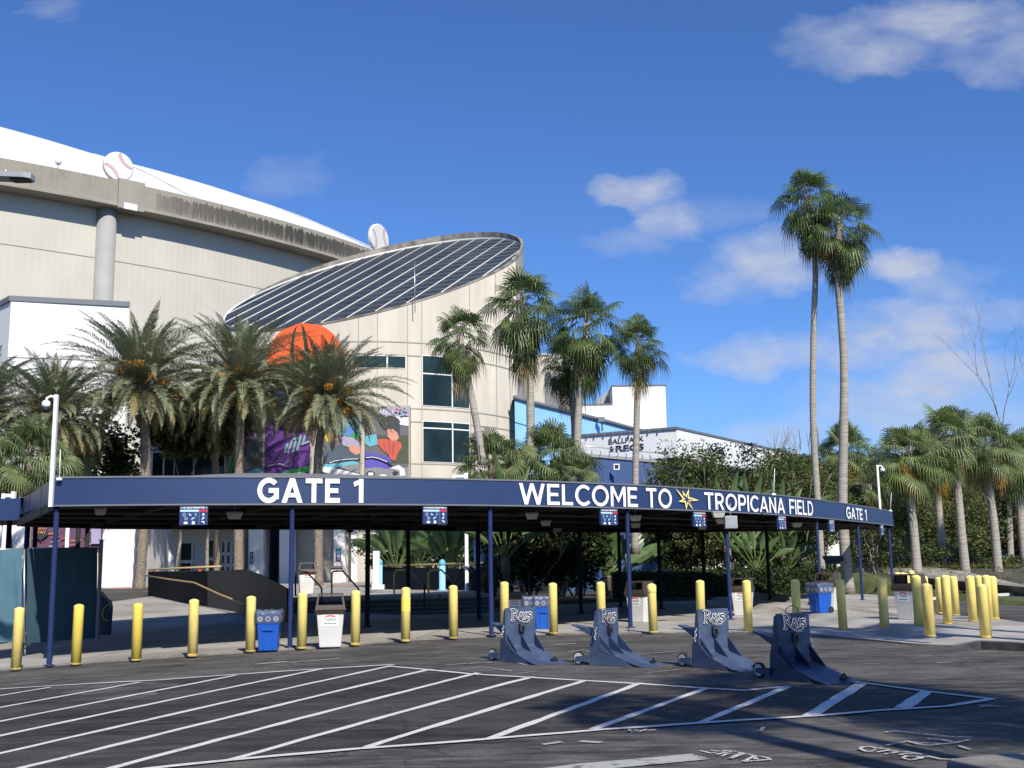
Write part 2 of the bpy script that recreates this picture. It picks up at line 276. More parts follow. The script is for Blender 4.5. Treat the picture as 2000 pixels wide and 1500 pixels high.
# ------------------------------------------------------------------ mesh builder
class MB:
    def __init__(s): s.v=[]; s.f=[]; s.m=[]; s.s=[]; s.slots=[]; s.uv={}
    def mi(s,m):
        if m not in s.slots: s.slots.append(m)
        return s.slots.index(m)
    def face(s,pts,m,smooth=False,uv=None):
        b=len(s.v); s.v.extend([tuple(p) for p in pts]); s.f.append(tuple(range(b,b+len(pts)))); s.m.append(s.mi(m)); s.s.append(smooth)
        if uv: s.uv[len(s.f)-1]=uv
    def raw(s,vs,fs,m,smooth=False):
        b=len(s.v); s.v.extend([tuple(p) for p in vs]); k=s.mi(m)
        for f in fs: s.f.append(tuple(b+i for i in f)); s.m.append(k); s.s.append(smooth)
    def box(s,a,b,m,mx=None):
        x0,y0,z0=a; x1,y1,z1=b
        vs=[Vector(p) for p in((x0,y0,z0),(x1,y0,z0),(x1,y1,z0),(x0,y1,z0),(x0,y0,z1),(x1,y0,z1),(x1,y1,z1),(x0,y1,z1))]
        if mx: vs=[mx@p for p in vs]
        s.raw(vs,[(0,3,2,1),(4,5,6,7),(0,1,5,4),(1,2,6,5),(2,3,7,6),(3,0,4,7)],m)
    def hexa(s,bot,top,m): # two quads of 4 points
        s.raw(list(bot)+list(top),[(0,3,2,1),(4,5,6,7),(0,1,5,4),(1,2,6,5),(2,3,7,6),(3,0,4,7)],m)
    def tube(s,pts,rad,m,n=10,caps=True,smooth=True,jag=0):
        pts=[Vector(p) for p in pts]
        if not isinstance(rad,(list,tuple)): rad=[rad]*len(pts)
        vs=[];ref=None
        for i,p in enumerate(pts):
            d=(pts[min(i+1,len(pts)-1)]-pts[max(i-1,0)]).normalized()
            if ref is None: ref=Vector((1,0,0)) if abs(d.x)<.9 else Vector((0,1,0))
            a=(ref-d*ref.dot(d)).normalized(); ref=a; c=d.cross(a)
            for k in range(n):
                t=2*PI*k/n; r=rad[i]*(1+(jag*(((k+i)%2)*2-1) if jag else 0)); vs.append(p+(a*math.cos(t)+c*math.sin(t))*r)
        fs=[]
        for i in range(len(pts)-1):
            for k in range(n): fs.append((i*n+k,i*n+(k+1)%n,(i+1)*n+(k+1)%n,(i+1)*n+k))
        if caps: fs.append(tuple(range(n-1,-1,-1))); fs.append(tuple((len(pts)-1)*n+k for k in range(n)))
        s.raw(vs,fs,m,smooth)
    def lathe(s,prof,c,m,n=20,smooth=True,sc=(1,1)):
        vs=[];fs=[]
        for r,z in prof:
            for k in range(n): t=2*PI*k/n; vs.append((c[0]+r*math.cos(t)*sc[0],c[1]+r*math.sin(t)*sc[1],c[2]+z))
        for i in range(len(prof)-1):
            for k in range(n): fs.append((i*n+k,i*n+(k+1)%n,(i+1)*n+(k+1)%n,(i+1)*n+k))
        fs.append(tuple(range(n-1,-1,-1))); fs.append(tuple((len(prof)-1)*n+k for k in range(n)))
        s.raw(vs,fs,m,smooth)
    def prism(s,poly,off,m): # poly: list of 3d pts, extruded by vector off
        poly=[Vector(p) for p in poly]; n=len(poly); off=Vector(off)
        s.raw(poly+[p+off for p in poly],[tuple(range(n-1,-1,-1)),tuple(range(n,2*n))]+[(i,(i+1)%n,(i+1)%n+n,i+n) for i in range(n)],m)
    def build(s,name,parent=None,loc=None,rz=0,bevel=0):
        me=bpy.data.meshes.new(name); me.from_pydata(s.v,[],s.f)
        for m in s.slots: me.materials.append(M[m] if isinstance(m,str) else m)
        me.polygons.foreach_set('material_index',s.m); me.polygons.foreach_set('use_smooth',s.s)
        if s.uv:
            ul=me.uv_layers.new(name='UVMap')
            for fi,u in s.uv.items():
                p=me.polygons[fi]
                for k,li in enumerate(p.loop_indices): ul.data[li].uv=u[k]
        me.update(); o=bpy.data.objects.new(name,me); COL.objects.link(o)
        if parent: o.parent=parent
        if loc is not None: o.location=loc
        if rz: o.rotation_euler=(0,0,rz)
        if bevel:
            bv=o.modifiers.new('bevel','BEVEL'); bv.width=bevel; bv.segments=2; bv.limit_method='ANGLE'; bv.angle_limit=R_(40)
        return o
def tag(o,label=None,cat=None,group=None,kind=None):
    if label: o['label']=label
    if cat: o['category']=cat
    if group: o['group']=group
    if kind: o['kind']=kind
    return o
def thing(name,label,cat,loc=(0,0,0),rz=0,group=None):
    o=bpy.data.objects.new(name,None); COL.objects.link(o); o.location=loc; o.rotation_euler=(0,0,rz); o.empty_display_size=.2
    return tag(o,label,cat,group)
def dup(r,loc,rz,label=None,group=None,scale=None):
    def cp(o,par):
        c=o.copy(); COL.objects.link(c)
        if par: c.parent=par
        for ch in [x for x in kids.get(o.name,[])]: cp(ch,c)
        return c
    kids={}
    for x in bpy.data.objects:
        if x.parent: kids.setdefault(x.parent.name,[]).append(x)
    c=cp(r,None); c.location=loc; c.rotation_euler=(0,0,rz)
    if scale: c.scale=(scale,)*3 if isinstance(scale,(int,float)) else scale
    if label: c['label']=label
    if group: c['group']=group
    return c
def textgeo(s,size=1,offset=0.,ext=0.,shear=0):
    cu=bpy.data.curves.new('t','FONT'); cu.body=s; cu.size=size; cu.offset=offset; cu.resolution_u=5; cu.shear=shear
    o=bpy.data.objects.new('t',cu); COL.objects.link(o); dg=bpy.context.evaluated_depsgraph_get(); dg.update()
    me=o.evaluated_get(dg).to_mesh(); vs=[v.co.copy() for v in me.vertices]; fs=[tuple(p.vertices) for p in me.polygons]
    o.evaluated_get(dg).to_mesh_clear(); bpy.data.objects.remove(o); bpy.data.curves.remove(cu)
    x0=min(v.x for v in vs); x1=max(v.x for v in vs); y0=min(v.y for v in vs); y1=max(v.y for v in vs)
    return [((v.x-x0)/(x1-x0),(v.y-y0)/(y1-y0)) for v in vs],fs,(x1-x0)/(y1-y0)
def puttext(mb,s,mapf,m,offset=.0):
    vs,fs,_=textgeo(s,1,offset); mb.raw([mapf(u,v) for u,v in vs],fs,m)
ORD=['first','second','third','fourth','fifth','sixth','seventh','eighth','ninth','tenth','eleventh','twelfth','thirteenth','fourteenth','fifteenth','sixteenth','seventeenth','eighteenth']
# ================================================================== GROUND
def grid(name,xs,ys,zf,m,inside=None):
    mb=MB(); vs=[(x,y,zf(x,y)) for y in ys for x in xs]; nx=len(xs); fs=[]
    for j in range(len(ys)-1):
        for i in range(nx-1): fs.append((j*nx+i,j*nx+i+1,(j+1)*nx+i+1,(j+1)*nx+i))
    mb.raw(vs,fs,m,True); return mb.build(name)
xs=[-1500,-400,-200,-100,-60,-45]+[x*1. for x in range(-36,56)]+[60,80,120,200,400,1500]
ys=[-300,-60,-20,-8]+[y*1. for y in range(-4,82)]+[90,120,200,400,900,3000]
tag(grid('ground',xs,ys,gz,'asphalt'),kind='structure')
# pavement: from its front boundary back to the buildings
bpx=[(-400,1345),(-200,1328),(0,1310),(150,1297),(270,1289),(500,1274),(675,1264),(780,1252),(900,1247),(1090,1239),(1283,1237),(1430,1236),(1596,1242),(1777,1259),(2000,1272),(2300,1290)]
bp=[GP(x,y) for x,y in bpx]
def frontY(X):
    for a,b in zip(bp,bp[1:]):
        if a.x<=X<=b.x: t=(X-a.x)/(b.x-a.x); return a.y+(b.y-a.y)*t
    return bp[0].y if X<bp[0].x else bp[-1].y
cols=[-16+i*.4 for i in range(59)]+[7.4,7.6,7.8,7.95,8.1,8.2]+[8.4+i*.4 for i in range(36)]
mb=MB(); rows=[0,.25,.5,1,1.5,2,3,4,5,6,8,10,12,14,16,18,20,22,24,26,29,32,36,40,44,48,52]
vs=[];nr=len(rows)
gb=[GP(x,y,.15) for x,y in((1480,1160),(1600,1163),(1700,1160),(1760,1152),(1850,1146),(2000,1138),(2600,1120))]
def grassY(x):
    for a,b in zip(gb,gb[1:]):
        if a.x<=x<=b.x: return a.y+(b.y-a.y)*(x-a.x)/(b.x-a.x)
    return 1e9
for x in cols:
    y0=frontY(x)
    for r in rows: yv=min(y0+r,grassY(x)+.25); vs.append((x,yv,gz(x,yv)+pvo(x)))
fs=[(i*nr+j,(i+1)*nr+j,(i+1)*nr+j+1,i*nr+j+1) for i in range(len(cols)-1) for j in range(nr-1)]
mb.raw(vs,fs,'walk',True)
tag(mb.build('pavement'),kind='structure')
# kerb face along the front edge
mb=MB()
for i in range(len(cols)-1):
    x0,x1=cols[i],cols[i+1]; a=Vector((x0,frontY(x0),0)); b=Vector((x1,frontY(x1),0))
    za,zb=gz(a.x,a.y),gz(b.x,b.y)
    wdt=.16 if x0>6.9 else .02; gap=.002
    hexb=[(a.x,a.y-wdt,za-.05),(b.x,b.y-wdt,zb-.05),(b.x,b.y-gap,zb-.05),(a.x,a.y-gap,za-.05)]
    ta,tb=za+pvo(a.x)-.003,zb+pvo(b.x)-.003
    hext=[(a.x,a.y-wdt+.015,ta),(b.x,b.y-wdt+.015,tb),(b.x,b.y-gap,tb),(a.x,a.y-gap,ta)]
    mb.hexa(hexb,hext,'kerb')
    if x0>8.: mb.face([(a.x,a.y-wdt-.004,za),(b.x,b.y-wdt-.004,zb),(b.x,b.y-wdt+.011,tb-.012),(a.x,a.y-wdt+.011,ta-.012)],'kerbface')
tag(mb.build('kerb'),kind='structure')
# near right corner kerb of a planting island
mb=MB(); c=GP(2010,1520); prof=[]
for k in range(25):
    t=2*PI*k/24; prof.append((c.x+.62*math.cos(t)*1.5+.35,c.y+.42*math.sin(t)))
n=24
pts=[Vector((x,y,0)) for x,y in prof[:-1]]
mb.prism([p+Vector((0,0,-.02)) for p in pts],(0,0,.13),'kerb')
tag(mb.build('traffic_island',bevel=.02),kind='structure')
# side road at the right, grass bank, far path
def sheet(name,px,off,m,kind='structure',pave=False,sub=7):
    P=[GP(x,y,0,pave) for x,y in px]   # quad strip: list alternates near/far
    mb=MB(); h=len(P)//2; near=P[:h]; far=P[h:][::-1]; vs=[];fs=[]
    for i in range(h):
        for k in range(sub+1):
            q=near[i].lerp(far[i],k/sub); vs.append((q.x,q.y,gz(q.x,q.y)+(pvo(q.x) if pave else 0)+off))
    for i in range(h-1):
        for k in range(sub): a=i*(sub+1)+k; fs.append((a,a+sub+1,a+sub+2,a+1))
    mb.raw(vs,fs,m,True); return tag(mb.build(name),kind=kind)
sheet('side_road',[(1812,1190),(1835,1200),(1880,1203),(1930,1206),(1990,1214),(2300,1240), (2300,1155),(1990,1163),(1930,1166),(1880,1169),(1835,1171),(1812,1173)],.006,'asphalt',pave=True)
gb=[GP(x,y,.15) for x,y in((1480,1160),(1600,1163),(1700,1160),(1760,1152),(1850,1146),(2000,1138),(2600,1120))]
mb=MB(); vs=[]; cx2=[gb[0].x+k*.6 for k in range(int((gb[-1].x-gb[0].x)/.6))]; rw2=[0,.5,1,2,3,4,5,6,7,8,9,10,12,14,16,18,20,25,30,40,60]
for x in cx2:
    for a,b in zip(gb,gb[1:]):
        if a.x<=x<=b.x: y0=a.y+(b.y-a.y)*(x-a.x)/(b.x-a.x); break
    for r in rw2: vs.append((x,y0+r,gz(x,y0+r)+.155+.03*min(1,r)))
nr=len(rw2); mb.raw(vs,[(i*nr+j,(i+1)*nr+j,(i+1)*nr+j+1,i*nr+j+1) for i in range(len(cx2)-1) for j in range(nr-1)],'grass',True); tag(mb.build('grass_bank'),kind='structure')
mb=MB()  # pale kerb line along the far side of the side road
far=[GP(x,y,0,True) for x,y in((1812,1172.5),(1880,1168.5),(1930,1165.5),(1990,1162.5),(2300,1154.5))]
for a,b in zip(far,far[1:]):
    mb.hexa([(a.x,a.y,a.z-.05),(b.x,b.y,b.z-.05),(b.x,b.y+.25,b.z-.05),(a.x,a.y+.25,a.z-.05)],[(a.x,a.y,a.z+.09),(b.x,b.y,b.z+.09),(b.x,b.y+.25,b.z+.09),(a.x,a.y+.25,a.z+.09)],'binw')
tag(mb.build('kerb'),kind='structure')
# ------------------------------------------------------------------ painted lines
def ribbon(mb,px,w_,m,off=.004,wig=.012):
    P=[GP(x,y) for x,y in px]; pts=[]
    for a,b in zip(P,P[1:]):
        k=max(1,int((b-a).length/.35))
        for i in range(k): pts.append(a.lerp(b,i/k))
    pts.append(P[-1]); vs=[]
    for i,p in enumerate(pts):
        d=(pts[min(i+1,len(pts)-1)]-pts[max(i-1,0)]); d.z=0; d.normalize(); n_=Vector((-d.y,d.x,0))
        for s_ in(-1,1):
            q=p+n_*s_*(w_/2+random.uniform(-wig,wig)); vs.append((q.x,q.y,gz(q.x,q.y)+off+.005))
    mb.raw(vs,[(2*i,2*i+1,2*i+3,2*i+2) for i in range(len(pts)-1)],m)
sheet('sealed_asphalt_patch',[(-300,1565),(100,1525),(450,1487),(900,1450),(1180,1427),(1592,1400),(1935,1367.5),(1932,1366),(1540,1342),(1128,1330),(770,1300),(440,1320),(0,1347),(-300,1372)],.006,'sealed')
mk=MB()
stripes=[((-40,1366),(100,1343)),((-60,1394),(275,1333)),((-60,1422),(460,1320)),((-60,1451),(625,1308)),((-60,1487),(765,1301)),((-60,1530),(50,1500),(840,1308)),((100,1533),(225,1500),(935,1315)),
 ((450,1486),(1000,1333),(1040,1323)),((715,1461),(900,1404),(1140,1331)),((952,1446),(1252,1335)),((1160,1426),(1380,1345)),((1368,1413),(1540,1342)),((1580,1401),(1682,1337)),((1763,1384),(1811,1352))]
for i,s_ in enumerate(stripes): ribbon(mk,s_,.10 if i<12 else .16,'paint',.004+.0001*i)
outl=[[(-100,1356),(0,1347),(300,1330),(440,1320),(620,1308),(770,1299)],[(765,1303),(925,1318),(1128,1330),(1252,1337),(1380,1346),(1452,1350),(1540,1342)],[(1646,1330),(1811,1352),(1940,1367)],
 [(1940,1367),(1850,1381),(1709,1390),(1592,1400),(1400,1412),(1180,1427),(900,1450),(700,1465),(450,1487),(250,1508),(100,1525)]]
for i,o_ in enumerate(outl): ribbon(mk,o_,.10,'paint',.007+.0005*i)
mk.build('road_markings')['kind']='structure'
mk=MB()
ribbon(mk,[(1060,1512),(1150,1500),(1368,1479)],.30,'oldpaint',.004,.02)
ribbon(mk,[(1150,1452),(1158,1449)],.2,'oldpaint')
for i,(s_,wd) in enumerate([([(498,1298),(560,1293)],.16),([(566,1295),(664,1287)],.09),([(1455,1262),(1515,1263)],.06),([(1060,1456),(1098,1451)],.07),([(1130,1213),(1240,1207)],.0),
  ([(1085,1260),(1125,1258)],.10),([(1400,1290),(1440,1293)],.04),([(1690,1298),(1720,1297)],.03),([(1830,1296),(1865,1295)],.03)]):
    if wd: ribbon(mk,s_,wd,'oldpaint',.004+.0004*i,.02)
# hand painted letters (upside-down for us) and scribbles
H=[[(1367,1468),(1387,1473),(1400,1472)],[(1388,1468),(1410,1470),(1422,1467)],[(1400,1476),(1430,1469),(1450,1473),(1425,1484)],[(1425,1484),(1455,1474),(1478,1480)],[(1452,1490),(1476,1478),(1500,1483)],[(1452,1490),(1505,1486),(1500,1483)],[(1478,1486),(1472,1480)],[(1410,1480),(1424,1473)],
 [(1712,1464),(1698,1461),(1683,1462),(1680,1466),(1690,1470),(1706,1471)],[(1704,1469),(1722,1464),(1738,1468),(1712,1472)],[(1728,1476),(1756,1472)],[(1740,1470),(1776,1472),(1800,1476),(1770,1475),(1757,1478)],[(1763,1483),(1770,1480),(1790,1480),(1800,1484),(1780,1488),(1763,1484)],[(1790,1483),(1815,1481),(1838,1486),(1862,1487),(1895,1481)],
 [(1732,1459),(1770,1452),(1840,1456),(1862,1455),(1895,1448)],[(1770,1450),(1790,1456),(1815,1459),(1840,1457)],[(1862,1453),(1840,1448),(1810,1446)],[(1870,1460),(1895,1467)],
 [(1220,1430),(1232,1431),(1228,1428)],[(1240,1429),(1250,1432),(1262,1428)],[(1265,1430),(1282,1429)],[(1485,1432),(1492,1424)],
 [(1730,1434),(1750,1431),(1790,1436),(1860,1443),(1900,1444)],[(1910,1381),(1925,1380),(1960,1384)],[(1915,1384),(1940,1381)]]
for i,s_ in enumerate(H): ribbon(mk,s_,.035,'chalk',.006+.0004*i,.004)
H2=[[(950,1296),(990,1290),(1030,1300)],[(1110,1275),(1140,1270),(1165,1278),(1200,1272)],[(1210,1300),(1290,1296)],[(1260,1315),(1330,1309)],[(1180,1306),(1230,1303)],[(870,1300),(960,1294)],[(900,1308),(940,1303),(1000,1312)],[(1240,1280),(1330,1272)],[(1000,1318),(1050,1312)]]
for i,s_ in enumerate(H2): ribbon(mk,s_,.03,'chalk',.0045+.0003*i,.012)
tag(mk.build('faded_road_markings'),kind='structure')
# ================================================================== STADIUM
RC=Vector((-137.74,238.64,0)); RR=136.58
def rp(deg,r,z): return Vector((RC.x+r*math.cos(R_(deg)),RC.y+r*math.sin(R_(deg)),z))
stad=thing('domed_stadium','huge domed stadium with stained concrete ring beam and white fabric roof','stadium',tuple(RC))
I4=Matrix.Translation(-RC)
def loc(mb): mb.v=[(x-RC.x,y-RC.y,z) for x,y,z in mb.v]; return mb
mb=MB(); n=240; a0=-100.; a1=20.
prof=[(-3.4,50.6),(0,50.6),(.3,50.45),(.35,47.5),(.5,47.4),(.5,47.1),(-2.3,47.05)]
u0=-49.965+0
for i in range(n):
    A=a0+(a1-a0)*i/n; B=a0+(a1-a0)*(i+1)/n
    ua=(A-u0)/57.3*RR; ub=(B-u0)/57.3*RR
    for (r0,z0),(r1,z1) in zip(prof,prof[1:]):
        if r0==.3 and r1==.35: mb.face([rp(A,RR+r0,z0),rp(A,RR+r1,z1),rp(B,RR+r1,z1),rp(B,RR+r0,z0)],'ring',uv=[(ua,1),(ua,0),(ub,0),(ub,1)])
        else: mb.face([rp(A,RR+r0,z0),rp(A,RR+r1,z1),rp(B,RR+r1,z1),rp(B,RR+r0,z0)],'ringlip')
loc(mb).build('ring_beam',stad)
mb=MB()
for i in range(n):
    A=a0+(a1-a0)*i/n; B=a0+(a1-a0)*(i+1)/n; ua=(A-u0)/57.3*RR; ub=(B-u0)/57.3*RR
    mb.face([rp(A,RR-2.2,0),rp(B,RR-2.2,0),rp(B,RR-2.2,47.1),rp(A,RR-2.2,47.1)],'stad',uv=[(ua,0),(ub,0),(ub,1),(ua,1)])
    mb.face([rp(A,RR-2.14,40.6),rp(B,RR-2.14,40.6),rp(B,RR-2.14,40.68),rp(A,RR-2.14,40.68)],'joint')
loc(mb).build('wall',stad)
def pxof(p):
    v=CM.transposed()@(p-Vector((0,0,CZ))); return 1000+F*v.x/-v.z
COLO=min([k*.05-3 for k in range(120)],key=lambda o:abs(pxof(rp(-48.9+o,RR-1.9,42))-206))
step=18.95; cdeg=[-48.9-step*2,-48.9-step,-48.9,-48.9+step,-48.9+2*step]
for d in cdeg:
    q=rp(d+COLO,RR-1.9,0); mb=MB(); mb.lathe([(1.22,0),(1.22,47.05)],(q.x,q.y,0),'stad2',28); loc(mb).build('column',stad)
    mb=MB(); mx=Matrix.Translation(rp(d-.35,RR,0))@Matrix.Rotation(R_(d),4,'Z')
    mb.box((.1,-1.7,46.9),(.62,1.7,50.75),'ringlip',mx); mb.box((.63,-1.0,46.8),(.85,.7,47.6),'frame',mx); loc(mb).build('pilaster',stad)
# fabric roof
mb=MB(); nr=26; na=240; vs=[]
def rz_(r,t,dx,dy):
    z=49.92+25.1*(1-r**2.22)+(.0834*dx-.217*dy)*(1-r)
    k=abs(((t/ R_(15))%2)-1); return z+(k-.5)*2.4*max(0,1-r)**.4
for j in range(nr):
    r=.982*(1-j/nr)+.006
    for i in range(na):
        t=2*PI*i/na; dx=r*RR*math.cos(t); dy=r*RR*math.sin(t); vs.append((RC.x+dx,RC.y+dy,rz_(r,t,dx,dy)))
fs=[(j*na+i,j*na+(i+1)%na,(j+1)*na+(i+1)%na,(j+1)*na+i) for j in range(nr-1) for i in range(na)]
mb.raw(vs,fs,'dome',True); loc(mb).build('fabric_roof',stad)
mb=MB()
for k in range(24):
    t=R_(15)*k; pts=[]
    for j in range(12):
        r=.99-.06*j; dx=r*RR*math.cos(t); dy=r*RR*math.sin(t); pts.append((RC.x+dx,RC.y+dy,rz_(min(r,.985),t,dx,dy)+.12))
    mb.tube(pts,.09,'domeline',5)
loc(mb).build('roof_cables',stad)
# big baseballs
def baseball(px,py,deg,rad,label,tl_=45):
    p=rp(deg,RR-.6,50.6); t=thing('baseball_sign',label,'sign',tuple(p),R_(deg)+PI/2,'giant baseballs on the stadium rim')
    mb=MB(); n=40; th=.55; zc=rad-.05; yo=-.3
    ring=lambda r,y:[(r*math.cos(2*PI*k/n),y,zc+r*math.sin(2*PI*k/n)) for k in range(n)]
    vs=ring(rad-.12,-th/2+yo)+ring(rad,-th/2+.1+yo)+ring(rad,th/2+yo); fs=[tuple(range(n))]
    for j in range(2): fs+=[(j*n+k,(j+1)*n+k,(j+1)*n+(k+1)%n,j*n+(k+1)%n) for k in range(n)]
    fs.append(tuple(range(3*n-1,2*n-1,-1))); mb.raw(vs,fs,'ball'); mb.build('face',t)
    for sgn in(-1,1):
        mb=MB(); y=-th/2-.02+yo; tilt=R_(tl_)
        for k in range(26):
            a=R_(-52+104*k/25); cx=sgn*1.45*rad-sgn*1.0*rad*math.cos(a); cz=1.05*rad*math.sin(a)
            if cx*cx+cz*cz>(rad*.93)**2: continue
            for s2 in(-1,1):
                dx=.20*rad*.8; dz=s2*0
                e=[(cx-.0,cz),(cx+s2*dx*.75,cz+.10)]
                q=[(e[0][0],e[0][1]-.035),(e[1][0],e[1][1]-.03),(e[1][0],e[1][1]+.03),(e[0][0],e[0][1]+.035)]
                q=[(x*math.cos(tilt)-z*math.sin(tilt),x*math.sin(tilt)+z*math.cos(tilt)) for x,z in q]
                mb.face([(x,y-.002*(s2+1),z+zc) for x,z in q],'red')
        mb.build('stitching',t)
    mb=MB(); mb.box((-.25,-.35,-.3),(.25,.25,.35),'lampgrey'); mb.build('bracket',t)
baseball(229,352,-49.9,1.93,'giant round baseball sign on the stadium rim above the left wall, facing the camera')
baseball(760,490,-30.9,2.35,'giant baseball sign turned partly sideways at the right end of the stadium rim',15)
# small floodlight on the ring
p=rp(-52.9,RR-1.2,50.6); t=thing('rim_floodlight','tiny yellowish floodlight standing on the rim left of the nearer giant baseball','floodlight',tuple(p))
mb=MB(); mb.tube([(0,0,0),(0,0,.9)],.05,'lampgrey',6); mb.tube([(-.3,0,.0),(0,0,.7)],.04,'lampgrey',6); mb.build('stand',t)
mb=MB(); mb.lathe([(.15,.85),(.38,1.05),(.40,1.4),(.3,1.55)],(0,0,0),'mwhite',12); mb.build('lamp_head',t)
# ================================================================== ROTUNDA
CX,CY,CR=-10.01,80.,11.0
rot=thing('glass_roofed_rotunda','round beige concrete rotunda with slanted dark glass roof','building',(CX,CY,0))
def rimz(dx,dy): return 22.77+.2085*dx+.488*dy
mb=MB(); n=128
vs=[];fs=[]
for k in range(n):
    t=2*PI*k/n; dx=CR*math.cos(t); dy=CR*math.sin(t); z=rimz(dx,dy)+ (.0)
    vs+= [(dx,dy,0),(dx,dy,z-.02),(dx*.995,dy*.995,z-.02),(dx*.965,dy*.965,z-.8)]
for k in range(n):
    a=k*4;b=((k+1)%n)*4; fs+=[(a,b,b+1,a+1),(a+1,b+1,b+2,a+2),(a+2,b+2,b+3,a+3)]
mb.raw(vs,fs,'beige',True); o=mb.build('wall',rot); 
# darker side panels on the right flank
def cylpatch(mb,t0,t1,z0,z1,r,m,k=8):
    for i in range(k):
        a=t0+(t1-t0)*i/k; b=t0+(t1-t0)*(i+1)/k
        f=lambda t,z:(r*math.cos(t),r*math.sin(t),z if not callable(z) else z(t))
        mb.face([f(a,z0),f(b,z0),f(b,z1),f(a,z1)],m)
def cylhit(px,py,r=CR):
    d=raydir(px,py); o=Vector((0,0,CZ)); ox,oy=o.x-CX,o.y-CY
    A=d.x**2+d.y**2; B=2*(ox*d.x+oy*d.y); C_=ox*ox+oy*oy-r*r; D=B*B-4*A*C_
    if D<0: return None
    t=(-B-math.sqrt(D))/(2*A); p=o+d*t; return math.atan2(p.y-CY,p.x-CX),p.z
mb=MB(); th1=R_(-22)
cylpatch(mb,R_(-19),R_(14),12.2,lambda t:rimz(CR*math.cos(t),CR*math.sin(t))-.02,CR+.025,'beige2',10)
cylpatch(mb,R_(-19),R_(14),9.0,11.9,CR+.025,'beige2',10)
cylpatch(mb,R_(-30),R_(14),17.2,17.27,CR+.03,'joint',10)
mb.build('side_cladding',rot)
mb=MB()
for px,py in((740,667),(740,693),(770,797),(770,823),(770,905)):
    h=cylhit(px,py); z=h[1]; cylpatch(mb,R_(-175),R_(8),z-.035,z+.035,CR+.028,'joint',60)
for px in (700,737,796,824,918,969,995,1013):
    h=cylhit(px,700); t=h[0]; zt=rimz(CR*math.cos(t),CR*math.sin(t)); cylpatch(mb,t-.002,t+.002,0,zt,CR+.028,'joint',1)
mb.build('panel_joints',rot)
# parapet (stained, on the far and right side), glass roof, mullions
mb=MB()
for k in range(n):
    t0=2*PI*k/n; t1=2*PI*(k+1)/n
    def e(t): return .03+.50*max(0,math.sin(t+.35))**.5 if math.sin(t+.35)>0 else .03
    for (ra,rb,za,zb) in ((CR*1.003,CR*1.003,-.1,1),(CR*1.003,CR*.985,1,1),(CR*.985,CR*.985,1,-.9)):
        f=lambda t,r,z:(r*math.cos(t),r*math.sin(t),rimz(CR*math.cos(t),CR*math.sin(t))+(e(t) if z==1 else z))
        mb.face([f(t0,ra,za),f(t1,ra,za),f(t1,rb,zb),f(t0,rb,zb)],'oldcon' if not(PI*.86<t0<PI*1.12) else 'frame')
mb.build('parapet',rot)
mb=MB()
for k in range(n):
    t0=2*PI*k/n; t1=2*PI*(k+1)/n
    if math.sin(t0+.35)<0: continue
    f=lambda t,r,z:(r*math.cos(t),r*math.sin(t),rimz(r*math.cos(t),r*math.sin(t))+z)
    mb.face([f(t0,CR*.982,-.25),f(t1,CR*.982,-.25),f(t1,CR*.982,.12),f(t0,CR*.982,.12)],'frame')
mb.build('flashing',rot)
mb=MB(); rg=CR*.996
vs=[(rg*math.cos(2*PI*k/n),rg*math.sin(2*PI*k/n),0) for k in range(n)]; vs=[(x,y,rimz(x,y)+.0) for x,y,_ in vs]
mb.raw(vs,[tuple(range(n))],'glassroof'); groof=mb.build('glass_roof',rot)
dd=Vector((.38,.925)); dd.normalize(); nn_=Vector((dd.y,-dd.x)); mb=MB()
for k in range(-6,7):
    c=nn_*(k*1.66+.35); s2=rg*rg-c.length_squared
    if s2<=0: continue
    h=math.sqrt(s2); a=c-dd*h; b=c+dd*h; pa=Vector((a.x,a.y,rimz(a.x,a.y)+.04)); pb=Vector((b.x,b.y,rimz(b.x,b.y)+.04))
    mb.tube([pa,pb],.045,'mull',6)
mb.build('mullions',groof)
mb=MB()
for k in range(-9,10):
    c=dd*(k*1.12); s2=rg*rg-c.length_squared
    if s2<=0: continue
    h=math.sqrt(s2); a=c-nn_*h; b=c+nn_*h; mb.tube([(a.x,a.y,rimz(a.x,a.y)+.0),(b.x,b.y,rimz(b.x,b.y)+.0)],.018,'cap',5)
mb.build('cross_bars',groof)
mb=MB()
p=W(811,612,69.3); q=W(810,512,69.3); mb.tube([(p.x-CX,p.y-CY-.15,p.z),(q.x-CX,q.y-CY-.15,q.z)],.03,'steel',5); mb.build('antenna',rot)
# curved windows
def cwin(x0,x1,y0,y1,vs_,hs_):
    a=cylhit(x0,(y0+y1)/2); b=cylhit(x1,(y0+y1)/2); zt=cylhit((x0+x1)/2,y0)[1]; zb=cylhit((x0+x1)/2,y1)[1]
    m2=MB(); cylpatch(m2,a[0],b[0],zb,zt,CR+.03,'frame',8); fr=m2.build('window',rot)
    m2=MB(); xs_=[0]+vs_+[1]; hs=[0]+hs_+[1]; ft=.10/CR; fz=.10
    for i in range(len(xs_)-1):
        for j in range(len(hs)-1):
            A=a[0]+(b[0]-a[0])*xs_[i]+ft*.5; B=a[0]+(b[0]-a[0])*xs_[i+1]-ft*.5
            cylpatch(m2,A,B,zb+(zt-zb)*hs[j]+fz*.5,zb+(zt-zb)*hs[j+1]-fz*.5,CR+.05,'glass',6)
    m2.build('pane',fr)
cwin(824,916,697,795,[.61],[.64]); cwin(825,917,824,904,[.61],[.83]); cwin(690,793,694,719,[.64],[])
